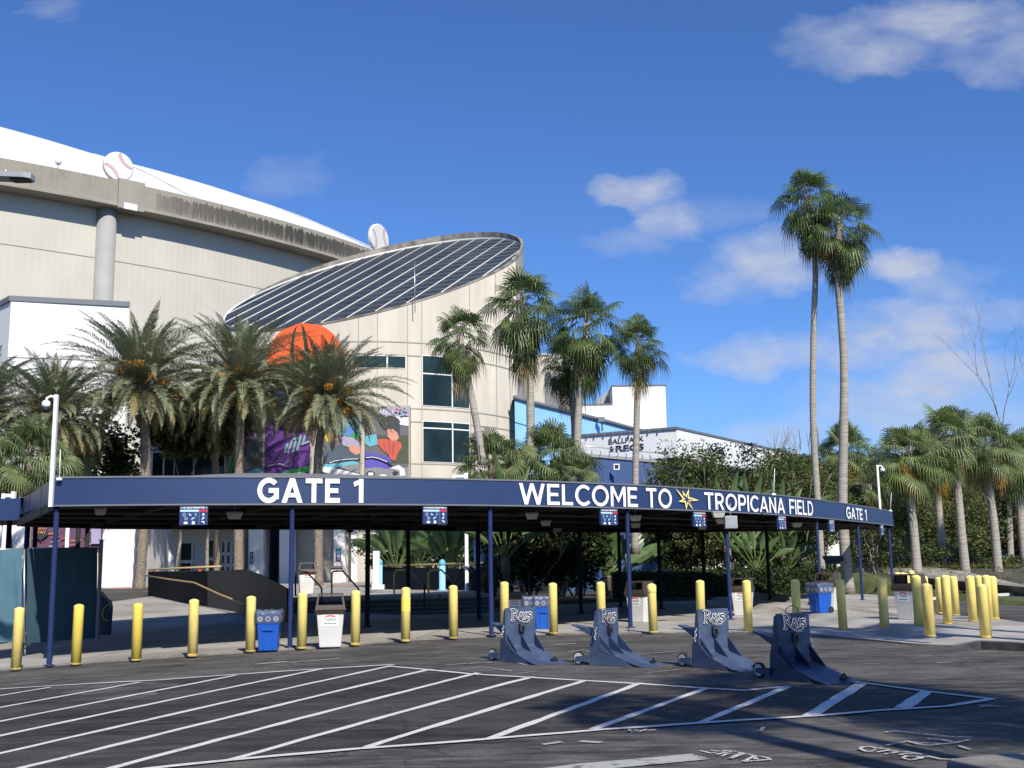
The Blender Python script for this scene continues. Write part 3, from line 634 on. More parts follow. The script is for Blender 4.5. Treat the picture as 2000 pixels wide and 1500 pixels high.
# ------------------------------------------------------------------ entrance wing in front of the rotunda foot
YW=68.6; YR=71.5
wing=thing('entrance_wing','beige and white entrance wing with murals over shaded doors','building',(0,0,0))
def wq(mb,x0,x1,y0,y1,Y,m,d=0): # rectangle by pixel corners at depth Y (vertical wall), optional thickness backwards
    a=W(x0,y1,Y); b=W(x1,y1,Y); c=W(x1,y0,Y); e_=W(x0,y0,Y)
    zb=(a.z+b.z)/2; zt=(c.z+e_.z)/2; X0=(a.x+e_.x)/2; X1=(b.x+c.x)/2
    if d: mb.box((X0,Y,zb),(X1,Y+d,zt),m)
    else: mb.face([(X0,Y,zb),(X1,Y,zb),(X1,Y,zt),(X0,Y,zt)],m)
    return X0,X1,zb,zt
x800=W(800,850,YW).x; x440=W(445,850,YW).x; x194=W(268,1000,YW).x; ztop=W(700,793,YW).z; zov=4.1
mb=MB(); mb.box((x440,YW,zov),(x800,YW+4,ztop),'beige'); mb.box((x194,YW+.3,zov),(x440-.01,YW+4,W(400,850,YW).z),'stucco'); mb.box((x194+.1,YR+.3,-.5),(W(745,1100,YR).x,YR+2,zov+.5),'stucco'); mb.build('wall',wing)
mb=MB()
for px_ in (465,517,607,707): wq(mb,px_-1,px_+5,800,930,YW-.05,'beige')
for y in (905,): wq(mb,445,800,y,y+1.2,YW-.055,'joint')
mb.build('piers',wing)
# strip window left of the murals
X0,X1,zb,zt=wq(MB(),296,441,880,932,YW+.25,'frame'); fr=MB(); fr.box((X0,YW+.1,zb),(X1,YW+.29,zt),'frame'); fo=fr.build('window',wing); pm=MB()
for a,b in ((298,318),(321,377),(380,438)): wq(pm,a,b,884,932,YW+.085,'glass')
pm.build('pane',fo)
# doors / glazing of the recess
def opening(x0,x1,y0,y1,cols_,rows_,name,glass='glass',Y=YR):
    m2=MB(); X0,X1,zb,zt=wq(m2,x0,x1,y0,y1,Y,'frame'); m2=MB(); m2.box((X0,Y+.02,zb),(X1,Y+.28,zt),'frame'); fo=m2.build(name,wing)
    p2=MB(); f=.10
    for i in range(len(cols_)-1):
        for j in range(len(rows_)-1):
            p2.face([(X0+(X1-X0)*cols_[i]+f,Y,zb+(zt-zb)*rows_[j]+f),(X0+(X1-X0)*cols_[i+1]-f,Y,zb+(zt-zb)*rows_[j]+f),(X0+(X1-X0)*cols_[i+1]-f,Y,zb+(zt-zb)*rows_[j+1]-f),(X0+(X1-X0)*cols_[i]+f,Y,zb+(zt-zb)*rows_[j+1]-f)],glass)
    p2.build('pane',fo)
opening(292,320,1022,1118,[0,.75,1],[0,.18,.42,.85,1],'window','glassg')
opening(350,376,1058,1118,[0,1],[0,.35,1],'window'); opening(399,419,1053,1118,[0,1],[0,.4,1],'window')
opening(430,462,1055,1125,[0,.33,.66,1],[0,.3,.62,1],'door'); opening(512,530,1052,1125,[0,1],[0,.3,.62,1],'door')
opening(540,548,1052,1130,[0,1],[0,.3,.62,1],'door'); opening(575,617,1049,1139,[0,.5,1],[0,.22,.45,.70,1],'double_door'); opening(632,655,1049,1139,[0,1],[0,.22,.45,.70,1],'door')
opening(698,716,1048,1139,[0,1],[0,.2,.45,.7,1],'door'); opening(466,478,1052,1125,[0,1],[0,.3,.62,1],'door')
mb=MB()
def colm(x0,x1,xb0,xb1): # tapered white column at the wing front
    a=W(x0,1000,YW-.3); b=W(x1,1000,YW-.3); c=W(xb0,1138,YW-.3); d_=W(xb1,1138,YW-.3)
    mb.prism([(c.x,YW-.3,.4),(d_.x,YW-.3,.4),(b.x,YW-.3,4.3),(a.x,YW-.3,4.3)],(0,.9,0),'stucco')
colm(486,514,486,516); mb.build('column',wing); mb=MB(); colm(652,672,652,676); mb.build('column',wing); mb=MB(); colm(546,572,546,574); mb.build('column',wing); mb=MB(); colm(318,322,322,347); mb.build('column',wing); mb=MB(); colm(686,697,686,698); mb.build('column',wing)
# murals
def poly(mb,pts,Y,m): mb.face([W(x,y,Y) for x,y in pts][::-1],m)
def mural(name,label,base,x0,x1,y0,y1,shapes):
    t=thing(name,label,'mural',tuple(W((x0+x1)/2,y1,YW)),0,'painted panels on the entrance wing'); bx,by,bz=t.location
    mb=MB(); wq(mb,x0,x1,y0,y1,YW-.09,base,.07); mb.v=[(a-bx,b-by,c-bz) for a,b,c in mb.v]; mb.build('panel',t)
    mb=MB()
    for i,(m,pts) in enumerate(shapes): poly(mb,pts,YW-.10-.006*i,m)
    mb.v=[(a-bx,b-by,c-bz) for a,b,c in mb.v]
    mb.build('artwork',t)
def blob(cx,cy,rx,ry,n=14,j=.2,seed=1,a0=0):
    r=random.Random(seed); return [(cx+rx*(1+r.uniform(-j,j))*math.cos(a0+2*PI*k/n),cy+ry*(1+r.uniform(-j,j))*math.sin(a0+2*PI*k/n)) for k in range(n)]
def strokes(px,wd): # closed polygons along a polyline
    o=[]
    for (x0,y0),(x1,y1) in zip(px,px[1:]):
        dx,dy=x1-x0,y1-y0; l=math.hypot(dx,dy); nx,ny=-dy/l*wd/2,dx/l*wd/2; o.append([(x0+nx,y0+ny),(x1+nx,y1+ny),(x1-nx,y1-ny),(x0-nx,y0-ny)])
    return o
sh=[('olive',[(713,850),(798,850),(798,905),(713,905)]),('grey',[(713,870),(745,865),(760,900),(713,905)]),('lilac',[(755,795),(798,795),(798,812),(765,817),(740,806)]),('mwhite',[(752,812),(798,815),(798,832),(770,828),(750,818)]),
 ('cyan',[(713,852),(735,848),(738,868),(722,872),(713,866)]),('violet',[(713,883),(735,886),(762,893),(766,915),(745,921),(713,922)]),('cap_',blob(762,824,19,12,16,.03,2)),('cap_',[(745,830),(781,828),(781,848),(775,845),(768,838),(750,838)]),
 ('skin',[(756,838),(768,838),(777,846),(779,856),(774,861),(764,860),(757,853)]),('glove',[(737,858),(752,857),(772,861),(783,864),(785,873),(777,886),(772,900),(764,898),(758,887),(748,880),(738,868)]),
 ('dpink',[(748,862),(750,862),(756,884),(754,884)]),('dpink',[(758,861),(760,861),(763,886),(761,886)]),('dpink',[(768,862),(770,862),(768,888),(766,888)]),
 ('mgrey',[(713,915),(735,912),(770,918),(798,912),(798,934),(713,934)]),('mwhite',[(760,915),(778,908),(790,915),(792,928),(782,930),(780,918)]),('navyink',blob(724,926,9,6,12,.1,3)),('mwhite',blob(724,926,6,3.6,12,.2,4)),('mwhite',blob(748,929,7,3,10,.2,5)),('navyink',blob(772,924,6,4,10,.2,6))]
for s_ in strokes([(713,894),(728,892),(742,896),(758,903),(766,910)],3.5): sh.append(('navyink',s_))
for s_ in strokes([(715,894),(728,892.5),(742,896),(756,902)],1.6): sh.append(('mwhite',s_))
for k in range(5): sh+= [('mwhite',s_) for s_ in strokes([(744+k*6,799),(741+k*6,810)],1.6)]
for k,(x,y,m) in enumerate([(782,802,'dpink'),(790,799,'green'),(786,808,'cyan'),(775,800,'dpink'),(793,806,'purple')]): sh.append((m,blob(x,y,3,2.4,8,.3,k)))
mural('mural_panel','mural of a capped player raising a red glove, rightmost of the painted panels','grey',713,798,795,934,sh)
sh=[('cyan',[(635,830),(704,812),(704,850),(640,850)]),('mblue',blob(682,842,12,11,12,.3,7)),('green',blob(692,852,9,8,10,.35,8)),('yell',blob(642,853,9,11,12,.3,9)),('skin',blob(652,855,7,9,12,.2,19)),('mblue',blob(660,825,10,9,10,.3,10)),
 ('lilac',[(662,850),(690,855),(703,866),(703,880),(670,870)]),('denim',[(631,880),(650,866),(672,872),(690,884),(703,888),(703,905),(634,905)]),('skin',[(680,872),(692,869),(703,874),(703,886),(694,888),(683,880)]),('grey',[(632,866),(650,858),(668,868),(640,880)]),
 ('cyan',[(631,906),(660,905),(690,900),(703,905),(703,912),(631,914)]),('mgrey',[(660,912),(703,905),(703,924),(690,922)]),('mwhite',[(630,911),(650,913),(703,926),(703,932),(660,932),(630,922)]),('navyink',[(630,921),(660,932),(630,934)])]
for s_ in strokes([(640,905),(655,900),(675,897),(703,896)],3.5): sh.append(('navyink',s_))
for s_ in strokes([(643,904),(655,900),(675,897),(700,896)],1.5): sh.append(('mwhite',s_))
mural('mural_panel','mural of a figure in grey and denim, left of the red glove mural','grey',631,704,812,934,sh)
sh=[('green',[(524,928),(545,925),(570,916),(605,910),(605,920),(580,924),(560,930),(524,934)]),('mwhite',[(548,930),(575,924),(592,922),(605,928),(605,934),(545,934)]),('navyink',[(517,924),(530,922),(548,929),(540,934),(517,934)])]
for k,(a,b) in enumerate([((572,858),(562,884)),((580,853),(572,882)),((588,850),(580,880)),((596,850),(590,870)),((562,866),(556,884)),((572,858),(584,856)),((588,868),(604,862))]):
    sh+= [('mgrey',s_) for s_ in strokes([a,b],4.5)]; sh+= [('cyan',s_) for s_ in strokes([a,b],1.8)]
for a in ([(560,884),(556,897),(548,905)],[(568,885),(566,900),(560,908)],[(575,884),(574,897),(577,903)],[(582,880),(586,890),(580,895)],[(548,880),(542,890),(535,896)]): sh+= [('navyink',s_) for s_ in strokes(a,2.4)]
for s_ in strokes([(520,911),(535,906),(550,906),(566,911)],3): sh.append(('navyink',s_))
for s_ in strokes([(522,911),(535,906.5),(548,906),(562,910)],1.3): sh.append(('lilac',s_))
mural('mural_panel','purple mural panel with blue graffiti lettering over a green wave','purple',517,605,812,934,sh)
sh=[('denim',blob(492,880,18,30,14,.3,11)),('purple',blob(485,850,12,18,12,.3,12)),('cyan',[(480,924),(500,915),(513,916),(513,930),(480,932)]),('olive',blob(500,900,9,12,12,.3,13)),('mgrey',blob(478,905,6,16,12,.3,14))]
mural('mural_panel','dim grey and blue mural panel behind the middle date palm trunk','grey',471,513,812,934,sh)
sh=[('green',blob(452,900,7,20,12,.3,15)),('mgrey',blob(456,870,6,24,12,.3,16))]
mural('mural_panel','narrow leftmost mural panel half hidden by palm fronds','denim',447,465,812,934,sh)
# wall notices
for (x0,x1,y0,y1,lb) in ((487.5,494.5,1078,1101,'small framed notice on the white column left of the blue pole'),(656,666,1072,1096,'small framed notice on the white column beside the hanging fan')):
    Yn=YW-.33; t=thing('wall_notice',lb,'notice',tuple(W((x0+x1)/2,y1,Yn))); bx,by,bz=t.location
    mb=MB(); wq(mb,x0,x1,y0,y1,Yn-.03,'pole',.03); mb.v=[(a-bx,b-by,c-bz) for a,b,c in mb.v]; mb.build('board',t)
    mb=MB(); wq(mb,x0+1.5,x1-1.5,y0+2,y0+9,Yn-.034,'cyan'); wq(mb,x0+2,x1-2,y0+11,y1-2,Yn-.034,'lilac'); mb.v=[(a-bx,b-by,c-bz) for a,b,c in mb.v]; mb.build('print',t)
# orange sign (half-round segments) on the rotunda
YO=66.9; oc=W(598,707,YO); orr=77/2150*YO
zc_=-.05*orr
t=thing('orange_fruit_sign','big round orange sign with dark grooves showing above the palms','sign',tuple(oc)); mb=MB()
def seg(a0,a1,bulge0,bulge1,mm='orange'):
    # slice of a disc between two curved meridians
    k=16; pts=[]
    top=[]
    for i in range(k+1):
        v=-1+2*i/k; hw=math.sqrt(max(0,1-v*v)); top.append((orr*hw*a0,v*orr)); 
    bot=[]
    for i in range(k+1):
        v=-1+2*i/k; hw=math.sqrt(max(0,1-v*v)); bot.append((orr*hw*a1,v*orr))
    poly_=[q for q in top if q[1]>=zc_*1.01]+[q for q in bot[::-1] if q[1]>=zc_*1.01]
    if mm=='orange': mb.prism([(x,-.45,z) for x,z in poly_],(0,.3,0),mm)
    else: mb.prism([(x,-.42,z) for x,z in top+bot[::-1]],(0,.2,0),mm)
seg(-.98,.98,0,0,'leafd'); mb.build('dark_lower_disc',t); mb=MB(); seg(-1,-.36,0,0); seg(-.26,.02,0,0); seg(.14,1,0,0); mb.v=[(x*math.cos(.12)-z*math.sin(.12)*-1*-1,y,x*math.sin(.12)+z*math.cos(.12)) for x,y,z in mb.v]; mb.build('orange_face',t)
mb=MB(); k=32; mb.prism([(orr*.985*math.cos(2*PI*i/k),-.08,orr*.985*math.sin(2*PI*i/k)) for i in range(k)],(0,.5,0),'black'); mb.build('backing',t)
# ------------------------------------------------------------------ white service block at the left
wb=thing('white_service_block','plain white windowless block at the left, in front of the dome wall','building',(0,0,0))
YB=62.5; a=W(194,1100,YB); ztop=W(130,586,YB+9).z
mb=MB(); xl=W(15,700,YB+9).x; xr=W(248,700,YB+11.2).x
mb.prism([(xl,YB+9,-1),(xr,YB+11.2,-1),(xr-14,YB+26,-1),(xl-12,YB+22,-1)],(0,0,ztop+1),'stucco'); mb.build('wall',wb)
mb=MB(); mb.prism([(xl-.1,YB+8.9,ztop+.0),(xr+.1,YB+11.1,ztop),(xr-13.9,YB+26.1,ztop),(xl-12.1,YB+22.1,ztop)],(0,0,.35),'cap'); mb.build('coping',wb)
mb=MB(); xa=W(60,1100,YB).x; xb=W(267,1100,YB).x; mb.box((xa,YB,-.5),(xb,YB+6.2,6.3),'stucco'); mb.box((xa-.01,YB-.02,5.0),(xb+.02,YB,5.06),'joint'); mb.build('lower_wall',wb)
zj=W(130,697,YB+9).z
mb=MB(); mb.prism([(xl,YB+8.98,zj),(xr,YB+11.18,zj),(xr,YB+11.19,zj),(xl,YB+8.99,zj)],(0,0,.06),'cap'); mb.build('joint_line',wb)
# ------------------------------------------------------------------ buildings right of the rotunda
b1=thing('beige_side_building','beige building with a grey ribbed strip right of the rotunda','building',(0,0,0))
mb=MB(); Y=88; xa=W(1015,800,Y).x; xb=W(1122,800,Y).x; zt=W(1080,690,Y).z; mb.box((xa,Y,0),(xb,Y+14,zt),'stad'); mb.build('wall',b1)
mb=MB(); xa=W(1066,800,Y).x; xb=W(1097,800,Y).x
for i in range(22):
    x=xa+(xb-xa)*i/22; mb.box((x,Y-.12,0),(x+(xb-xa)/34,Y-.01,W(1080,728,Y).z),'lampgrey')
mb.build('louvre_panel',b1)
b2=thing('sky_blue_building','curved sky blue wall with grey coping behind the palm trunks','building',(0,0,0))
blp=[(1005,776,74.),(1040,787,75.5),(1090,799,79),(1140,812,82.5),(1190,825,86.),(1240,838.5,90.5),(1285,850,95)]
P=[W(*q) for q in blp]; ztb=sum(p.z for p in P)/len(P); mb=MB()
for a,b in zip(P,P[1:]): mb.face([(a.x,a.y,0),(b.x,b.y,0),(b.x,b.y,b.z),(a.x,a.y,a.z)],'ltblue'); mb.face([(a.x,a.y,a.z),(b.x,b.y,b.z),(b.x-1,b.y+8,b.z),(a.x-1,a.y+8,a.z)],'cap')
mb.build('wall',b2); mb=MB()
mb.tube([p+Vector((0,-.1,0)) for p in P],.16,'cap',6); mb.build('coping',b2); mb=MB()
for a,b in zip(P,P[1:]): mb.face([(a.x,a.y-.03,a.z-1.75),(b.x,b.y-.03,b.z-1.75),(b.x,b.y-.03,b.z-1.68),(a.x,a.y-.03,a.z-1.68)],'bluewall')
mb.build('joint_line',b2)
p=W(1175,828,84.2); mb=MB(); mb.tube([(p.x,p.y-.4,p.z-.6),(p.x,p.y-.4,p.z+.5)],.06,'cap',6); mb.box((p.x-.3,p.y-.7,p.z+.1),(p.x+.2,p.y-.3,p.z+.45),'cap'); mb.build('wall_lamp',b2)
b3=thing('white_stair_tower','white stepped tower block against the sky','building',(0,0,0))
Y=100; mb=MB(); xa=W(1197,800,Y).x; xb=W(1301,800,Y).x; xc=W(1100,800,Y).x; zt=W(1250,754,Y).z; z2=W(1160,791,Y).z
mb.box((xa,Y,0),(xb,Y+10,zt),'stucco'); mb.box((xc,Y+.05,0),(xa-.01,Y+9,z2),'stucco'); mb.build('wall',b3)
mb=MB(); mb.box((xa-.05,Y-.06,zt),(xb+.1,Y+10,zt+.12),'cap'); mb.box((xc,Y-.02,z2),(xa-.08,Y+9,z2+.12),'cap'); mb.build('coping',b3)
mb=MB(); pts=[(1164,789),(1164,783),(1180,769),(1186,765),(1188,762),(1197,754),(1197,789)]
mb.prism([W(x,y,Y+3) for x,y in pts],(0,3,0),'lampgrey'); mb.build('stair_side',b3)
mb=MB(); mb.prism([W(x,y,Y+2.9) for x,y in [(1185,772),(1188,768),(1190,762),(1189,776)]],(0,.08,0),'white'); mb.build('stair_trim',b3)
b4=thing('ballpark_store','white overhanging band building with dark slab lettering','building',(0,0,0))
A=W(1120,853,65.3); Bc=W(1322,838,62.); C2=W(1560,891,79.5); zt=Bc.z; zb=W(1310,893,62.).z
A.z=C2.z=Bc.z=0; mb=MB()
back=[(C2.x-3,C2.y+14),(A.x,A.y+14)]
ring=[(A.x,A.y),(Bc.x,Bc.y),(C2.x,C2.y)]+back
mb.prism([(x,y,zb) for x,y in ring],(0,0,zt-zb),'stucco'); mb.build('fascia_band',b4)
cen=Vector((sum(x for x,y in ring)/5,sum(y for x,y in ring)/5))
mb=MB(); mb.prism([((x-cen.x)*1.008+cen.x,(y-cen.y)*1.008+cen.y,zt) for x,y in ring],(0,0,.13),'cap'); mb.build('coping',b4)
mb=MB(); mb.prism([((x-cen.x)*.86+cen.x,(y-cen.y)*.86+cen.y,0) for x,y in ring],(0,0,zb-.001),'stucco'); mb.build('wall',b4)
AB=(Bc-A); ABl=AB.length; ABn=AB.normalized(); nrm=Vector((ABn.y,-ABn.x,0))
def onband(px,py,off=.03):
    d=raydir(px,py); o=Vector((0,0,CZ)); t=((A-o).dot(nrm))/(d.dot(nrm)); return o+d*t+nrm*off
# slab serif lettering built from strokes: glyphs on a 0..1 x 0..1 cell
G={'B':([(.15,0,.15,1),(.15,.95,.6,.95),(.6,.95,.78,.75),(.78,.75,.6,.53),(.15,.53,.6,.53),(.6,.53,.85,.28),(.85,.28,.62,.05),(.15,.05,.62,.05)],[0]),
'A':([(.08,0,.48,1),(.92,0,.52,1),(.25,.33,.75,.33)],[0]),'L':([(.2,0,.2,1),(.2,.05,.85,.05),(.85,.05,.85,.25)],[0]),'P':([(.2,0,.2,1),(.2,.95,.65,.95),(.65,.95,.85,.72),(.85,.72,.65,.48),(.2,.48,.65,.48)],[0]),
'R':([(.18,0,.18,1),(.18,.95,.62,.95),(.62,.95,.82,.73),(.82,.73,.62,.52),(.18,.52,.62,.52),(.55,.52,.9,0)],[0]),'K':([(.18,0,.18,1),(.2,.42,.82,1),(.42,.6,.88,0)],[0]),'E':([(.18,0,.18,1),(.18,.95,.82,.95),(.18,.52,.65,.52),(.18,.05,.85,.05),(.82,.95,.82,.75),(.85,.05,.85,.25)],[0]),
'C':([(.85,.78,.6,.96),(.6,.96,.3,.88),(.3,.88,.13,.5),(.13,.5,.3,.12),(.3,.12,.6,.03),(.6,.03,.88,.2),(.86,.96,.86,.7)],[0]),'S':([(.8,.75,.6,.95),(.6,.95,.3,.9),(.3,.9,.2,.7),(.2,.7,.75,.4),(.75,.4,.78,.15),(.78,.15,.5,.03),(.5,.03,.2,.2)],[0]),
'&':([(.85,.05,.3,.75),(.3,.75,.45,.97),(.45,.97,.62,.78),(.62,.78,.2,.35),(.2,.35,.25,.08),(.25,.08,.55,.03),(.55,.03,.88,.45)],[0])}
SER={'B':[(0,0),(0,1)],'A':[(.08,0),(.92,0)],'L':[(.2,0),(.2,1)],'P':[(.2,0),(.2,1)],'R':[(.18,0),(.18,1),(.92,0)],'K':[(.18,0),(.18,1),(.88,0),(.82,1)],'E':[(.18,0)],'C':[],'S':[],'&':[]}
def glyphs(mb,s,mapf,m,wd=.2,sp=1.12,lay=.0006,ch=.36):
    W_=len(s)*sp
    zz=0
    for i,c in enumerate(s):
        if c==' ': continue
        for (x0,y0,x1,y1) in G[c][0]:
            dx,dy=x1-x0,y1-y0; l=math.hypot(dx,dy); ww=wd if abs(dy)>abs(dx)*.4 else wd*.7
            nx,ny=-dy/l*ww/2,dx/l*ww/2; ex,ey=dx/l*.03,dy/l*.03; zz+=1
            mb.face([mapf((i*sp+u)/W_,v,zz*lay) for u,v in((x0+nx-ex,y0+ny-ey),(x0-nx-ex,y0-ny-ey),(x1-nx+ex,y1-ny+ey),(x1+nx+ex,y1+ny+ey))],m)
        for (sx_,sy_) in SER[c]:
            zz+=1; y0,y1=(0,.09) if sy_<.5 else (.91,1)
            mb.face([mapf((i*sp+u)/W_,v,zz*lay) for u,v in((sx_-ch/2,y0),(sx_+ch/2,y0),(sx_+ch/2,y1),(sx_-ch/2,y1))],m)
def bmap(q0,q1,q2,q3):
    return lambda u,v,o: onband(*( ((q0[0]*(1-u)+q1[0]*u)*(1-v)+(q3[0]*(1-u)+q2[0]*u)*v, (q0[1]*(1-u)+q1[1]*u)*(1-v)+(q3[1]*(1-u)+q2[1]*u)*v) ),off=.03+o)
def bword(txt,q0,q1,q2,q3,of):
    mb=MB(); f=bmap(q0,q1,q2,q3); vs,fs,_=textgeo(txt,1,of); mb.raw([f(u,v,0) for u,v in vs],fs,'glyph'); mb.build('lettering',b4)
bword('BALLPARK',(1189,868.5),(1258,861),(1258,851),(1189,858),.012); bword('&',(1190,883),(1200,882),(1200,871.5),(1190,872.5),.012); bword('RECS',(1203,883),(1258,878.5),(1258,866),(1203,870.5),.03)
mb=MB()
for x in (1150,1165,1183,1199,1216,1233,1250,1270,1289): p=onband(x,851.5-.0*(x-1150)-(x-1140)*.075+1.5,.15); mb.box((p.x-.03,p.y-.05,p.z-.02),(p.x+.03,p.y+.02,p.z+.12),'cap')
mb.build('lamp_brackets',b4)
# small sign writing on the right-hand face, painted lean figure shadow left out (character art)
BC=(C2-Bc); BCn=BC.normalized(); nr2=Vector((BCn.y,-BCn.x,0))
def onface2(px,py,off=.03):
    d=raydir(px,py); o=Vector((0,0,CZ)); t=((Bc-o).dot(nr2))/(d.dot(nr2)); return o+d*t+nr2*off
mb=MB(); k=0
for (x,y,w_) in ((1425,866,3),(1430,864,3),(1435,868,2.5),(1440,869,3),(1446,871,3),(1452,873,2.5),(1368,859,3),(1372,861,3),(1480,879,2.5),(1484,880,3),(1489,881,3),(1494,883,2.5),(1498,884,2)):
    k+=1; mb.face([onface2(x,y,.03+k*.001),onface2(x+w_,y+w_*.3,.03+k*.001),onface2(x+w_,y-2.6,.03+k*.001),onface2(x,y-3,.03+k*.001)],'lampgrey')
mb.build('faded_lettering',b4)
b5=thing('navy_annex','low navy blue annex wall with a small square vent below the white band','building',(0,0,0))
mb=MB(); A5=W(1120,889,57); B5=W(1330,912,63.5); zz=A5.z; mb.prism([(A5.x-.5,A5.y-.5,0),(B5.x,B5.y,0),(B5.x,B5.y+6,0),(A5.x-.5,A5.y+5,0)],(0,0,zz),'bluewall'); mb.build('wall',b5)
mb=MB(); mb.prism([(A5.x-.5,A5.y-.62,zz-.02),(B5.x,B5.y-.12,zz-.02),(B5.x,B5.y+.2,zz-.02),(A5.x-.5,A5.y-.2,zz-.02)],(0,0,.16),'lampgrey'); mb.build('coping',b5)
mb=MB(); c=W(1204,912,58.6); mb.box((c.x-.16,c.y-.12,c.z-.16),(c.x+.16,c.y-.0,c.z+.16),'frame'); mb.box((c.x-.10,c.y-.13,c.z-.10),(c.x+.10,c.y-.11,c.z+.10),'black'); mb.build('vent',b5)
mb=MB()
for i in range(14):
    t=i/13; x=A5.x+(B5.x-A5.x)*t; y=A5.y+(B5.y-A5.y)*t; mb.tube([(x,y-.3,zz+.1),(x,y-.3,zz+.5)],.02,'steel',4)
mb.tube([(A5.x,A5.y-.3,zz+.5),(B5.x,B5.y-.3,zz+.5)],.025,'steel',4); mb.build('railing',b5)
b6=thing('white_rear_wall','long white wall glimpsed through the shrubs under the canopy','building',(0,0,0))
mb=MB(); mb.box((W(1556,1080,66).x,66,0),(W(1652,1080,66).x,68,3.9),'stucco'); mb.box((W(1262,1080,78).x,78,0),(W(1332,1080,78).x,80,3.2),'stucco'); mb.build('wall',b6)
mb=MB(); mb.box((W(1556,1080,66).x,65.9,3.9),(W(1652,1080,66).x,68.1,4.05),'cap'); mb.build('coping',b6)
mb=MB(); a=W(1655,1100,72); mb.box((a.x,72,0),(W(1720,1100,72).x,76,3.3),'stucco')
t6=thing('white_garden_wall','white wall piece behind the tall palm trunks at the right','wall',(0,0,0)); mb.build('wall',t6)
mb=MB(); a0_=W(1655,1100,71.9).x; mb.box((a0_-.05,71.9,3.3),(W(1720,1100,72).x+.05,76.1,3.45),'cap'); mb.build('coping',t6)
# small shelter in the trees at the far right
t=thing('park_shelter','small shelter with grey blue roof among the trees at the far right','shelter',tuple(W(1900,1105,84))); bx,by,bz=t.location; Y=84
mb=MB(); q=[W(x,y,Y) for x,y in((1858,1042),(1938,1042),(1938,1050),(1858,1050))]; mb.prism([(p.x-bx,p.y-by,p.z-bz) for p in q],(0,4,.9),'navyd'); mb.build('roof',t)
for x in (1862,1897,1935):
    mb=MB(); p=W(x,1080,Y); mb.tube([(p.x-bx,.3,-.5),(p.x-bx,.3,2.4)],.09,'frame',6); mb.build('post',t)
mb=MB(); p=W(1866,1080,Y); mb.box((p.x-bx-.4,1.5,-.3),(p.x-bx+1.2,2.5,1.9),'cyan'); mb.build('counter',t)
# ================================================================== GATE CANOPY
ZB=2.89; ZT=3.455
fp=[Zp(x,y,ZB) for x,y in((105,987.5),(200,986),(300,985.2),(435,984.6),(570,984.4),(700,984.6),(830,985.2),(960,986.3),(1100,988.6),(1200,991),(1300,994.2),(1400,998.3),(1500,1003.2),(1584,1008.8),(1665,1016),(1745,1026.3))]
# smooth the path (Catmull-Rom)
def smooth(P,k=6):
    o=[]
    for i in range(len(P)-1):
        p0=P[max(i-1,0)];p1=P[i];p2=P[i+1];p3=P[min(i+2,len(P)-1)]
        for j in range(k):
            t=j/k; o.append(.5*((2*p1)+(p2-p0)*t+(2*p0-5*p1+4*p2-p3)*t*t+(3*p1-p0-3*p2+p3)*t**3))
    o.append(P[-1]); return o
for _ in range(2): fp=[fp[0]]+[(fp[i-1]+fp[i]*2+fp[i+1])/4 for i in range(1,len(fp)-1)]+[fp[-1]]
FP=smooth(fp); SL=[0.]
for a,b in zip(FP,FP[1:]): SL.append(SL[-1]+(b-a).length)
def fat(s):
    for i in range(len(FP)-1):
        if SL[i+1]>=s or i==len(FP)-2:
            t=(s-SL[i])/(SL[i+1]-SL[i]); p=FP[i].lerp(FP[i+1],t); d=(FP[i+1]-FP[i]).normalized(); return p,d
def s_of_px(px):   # arc length where the fascia crosses the vertical plane of column px
    best=None
    for i in range(len(FP)*4-3):
        s=SL[-1]*i/(len(FP)*4-4); p,_=fat(s); v=CM.transposed()@(p-Vector((0,0,CZ))); x=1000+F*v.x/-v.z
        if best is not None and best[1]<px<=x: return best[0]+(s-best[0])*(px-best[1])/(x-best[1])
        best=(s,x)
    return best[0]
can=thing('entrance_gate_canopy','long curving navy blue canopy with big white GATE 1 and WELCOME lettering','canopy',(0,0,0))
bk=[Zp(x,y,2.78) for x,y in((37,1022),(200,1028),(450,1029),(700,1030),(960,1034.5),(1290,1037),(1550,1032.5),(1700,1029))]
lc=Zp(37,1016,ZB)   # where the left flank meets the rear canopy
ctr=Vector((1,34,0))
def outn(d): return Vector((d.y,-d.x,0))
mb=MB(); nF=len(FP)
for i in range(nF-1):
    a,b=FP[i],FP[i+1]; na_=outn(fat(SL[i]+.001)[1]); nb=outn(fat(min(SL[-1],SL[i+1]+.001))[1])
    f=lambda p,z,n_,o:(p.x+n_.x*o,p.y+n_.y*o,z)
    mb.face([f(a,ZB,na_,0),f(b,ZB,nb,0),f(b,ZT,nb,0),f(a,ZT,na_,0)],'navy',True)
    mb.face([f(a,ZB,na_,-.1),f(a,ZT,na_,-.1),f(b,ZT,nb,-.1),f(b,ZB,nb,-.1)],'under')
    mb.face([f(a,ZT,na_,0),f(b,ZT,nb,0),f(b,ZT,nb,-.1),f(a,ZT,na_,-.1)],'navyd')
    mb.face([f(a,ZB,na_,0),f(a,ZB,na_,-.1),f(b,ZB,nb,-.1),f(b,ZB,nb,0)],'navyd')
mb.build('fascia',can)
mb=MB()
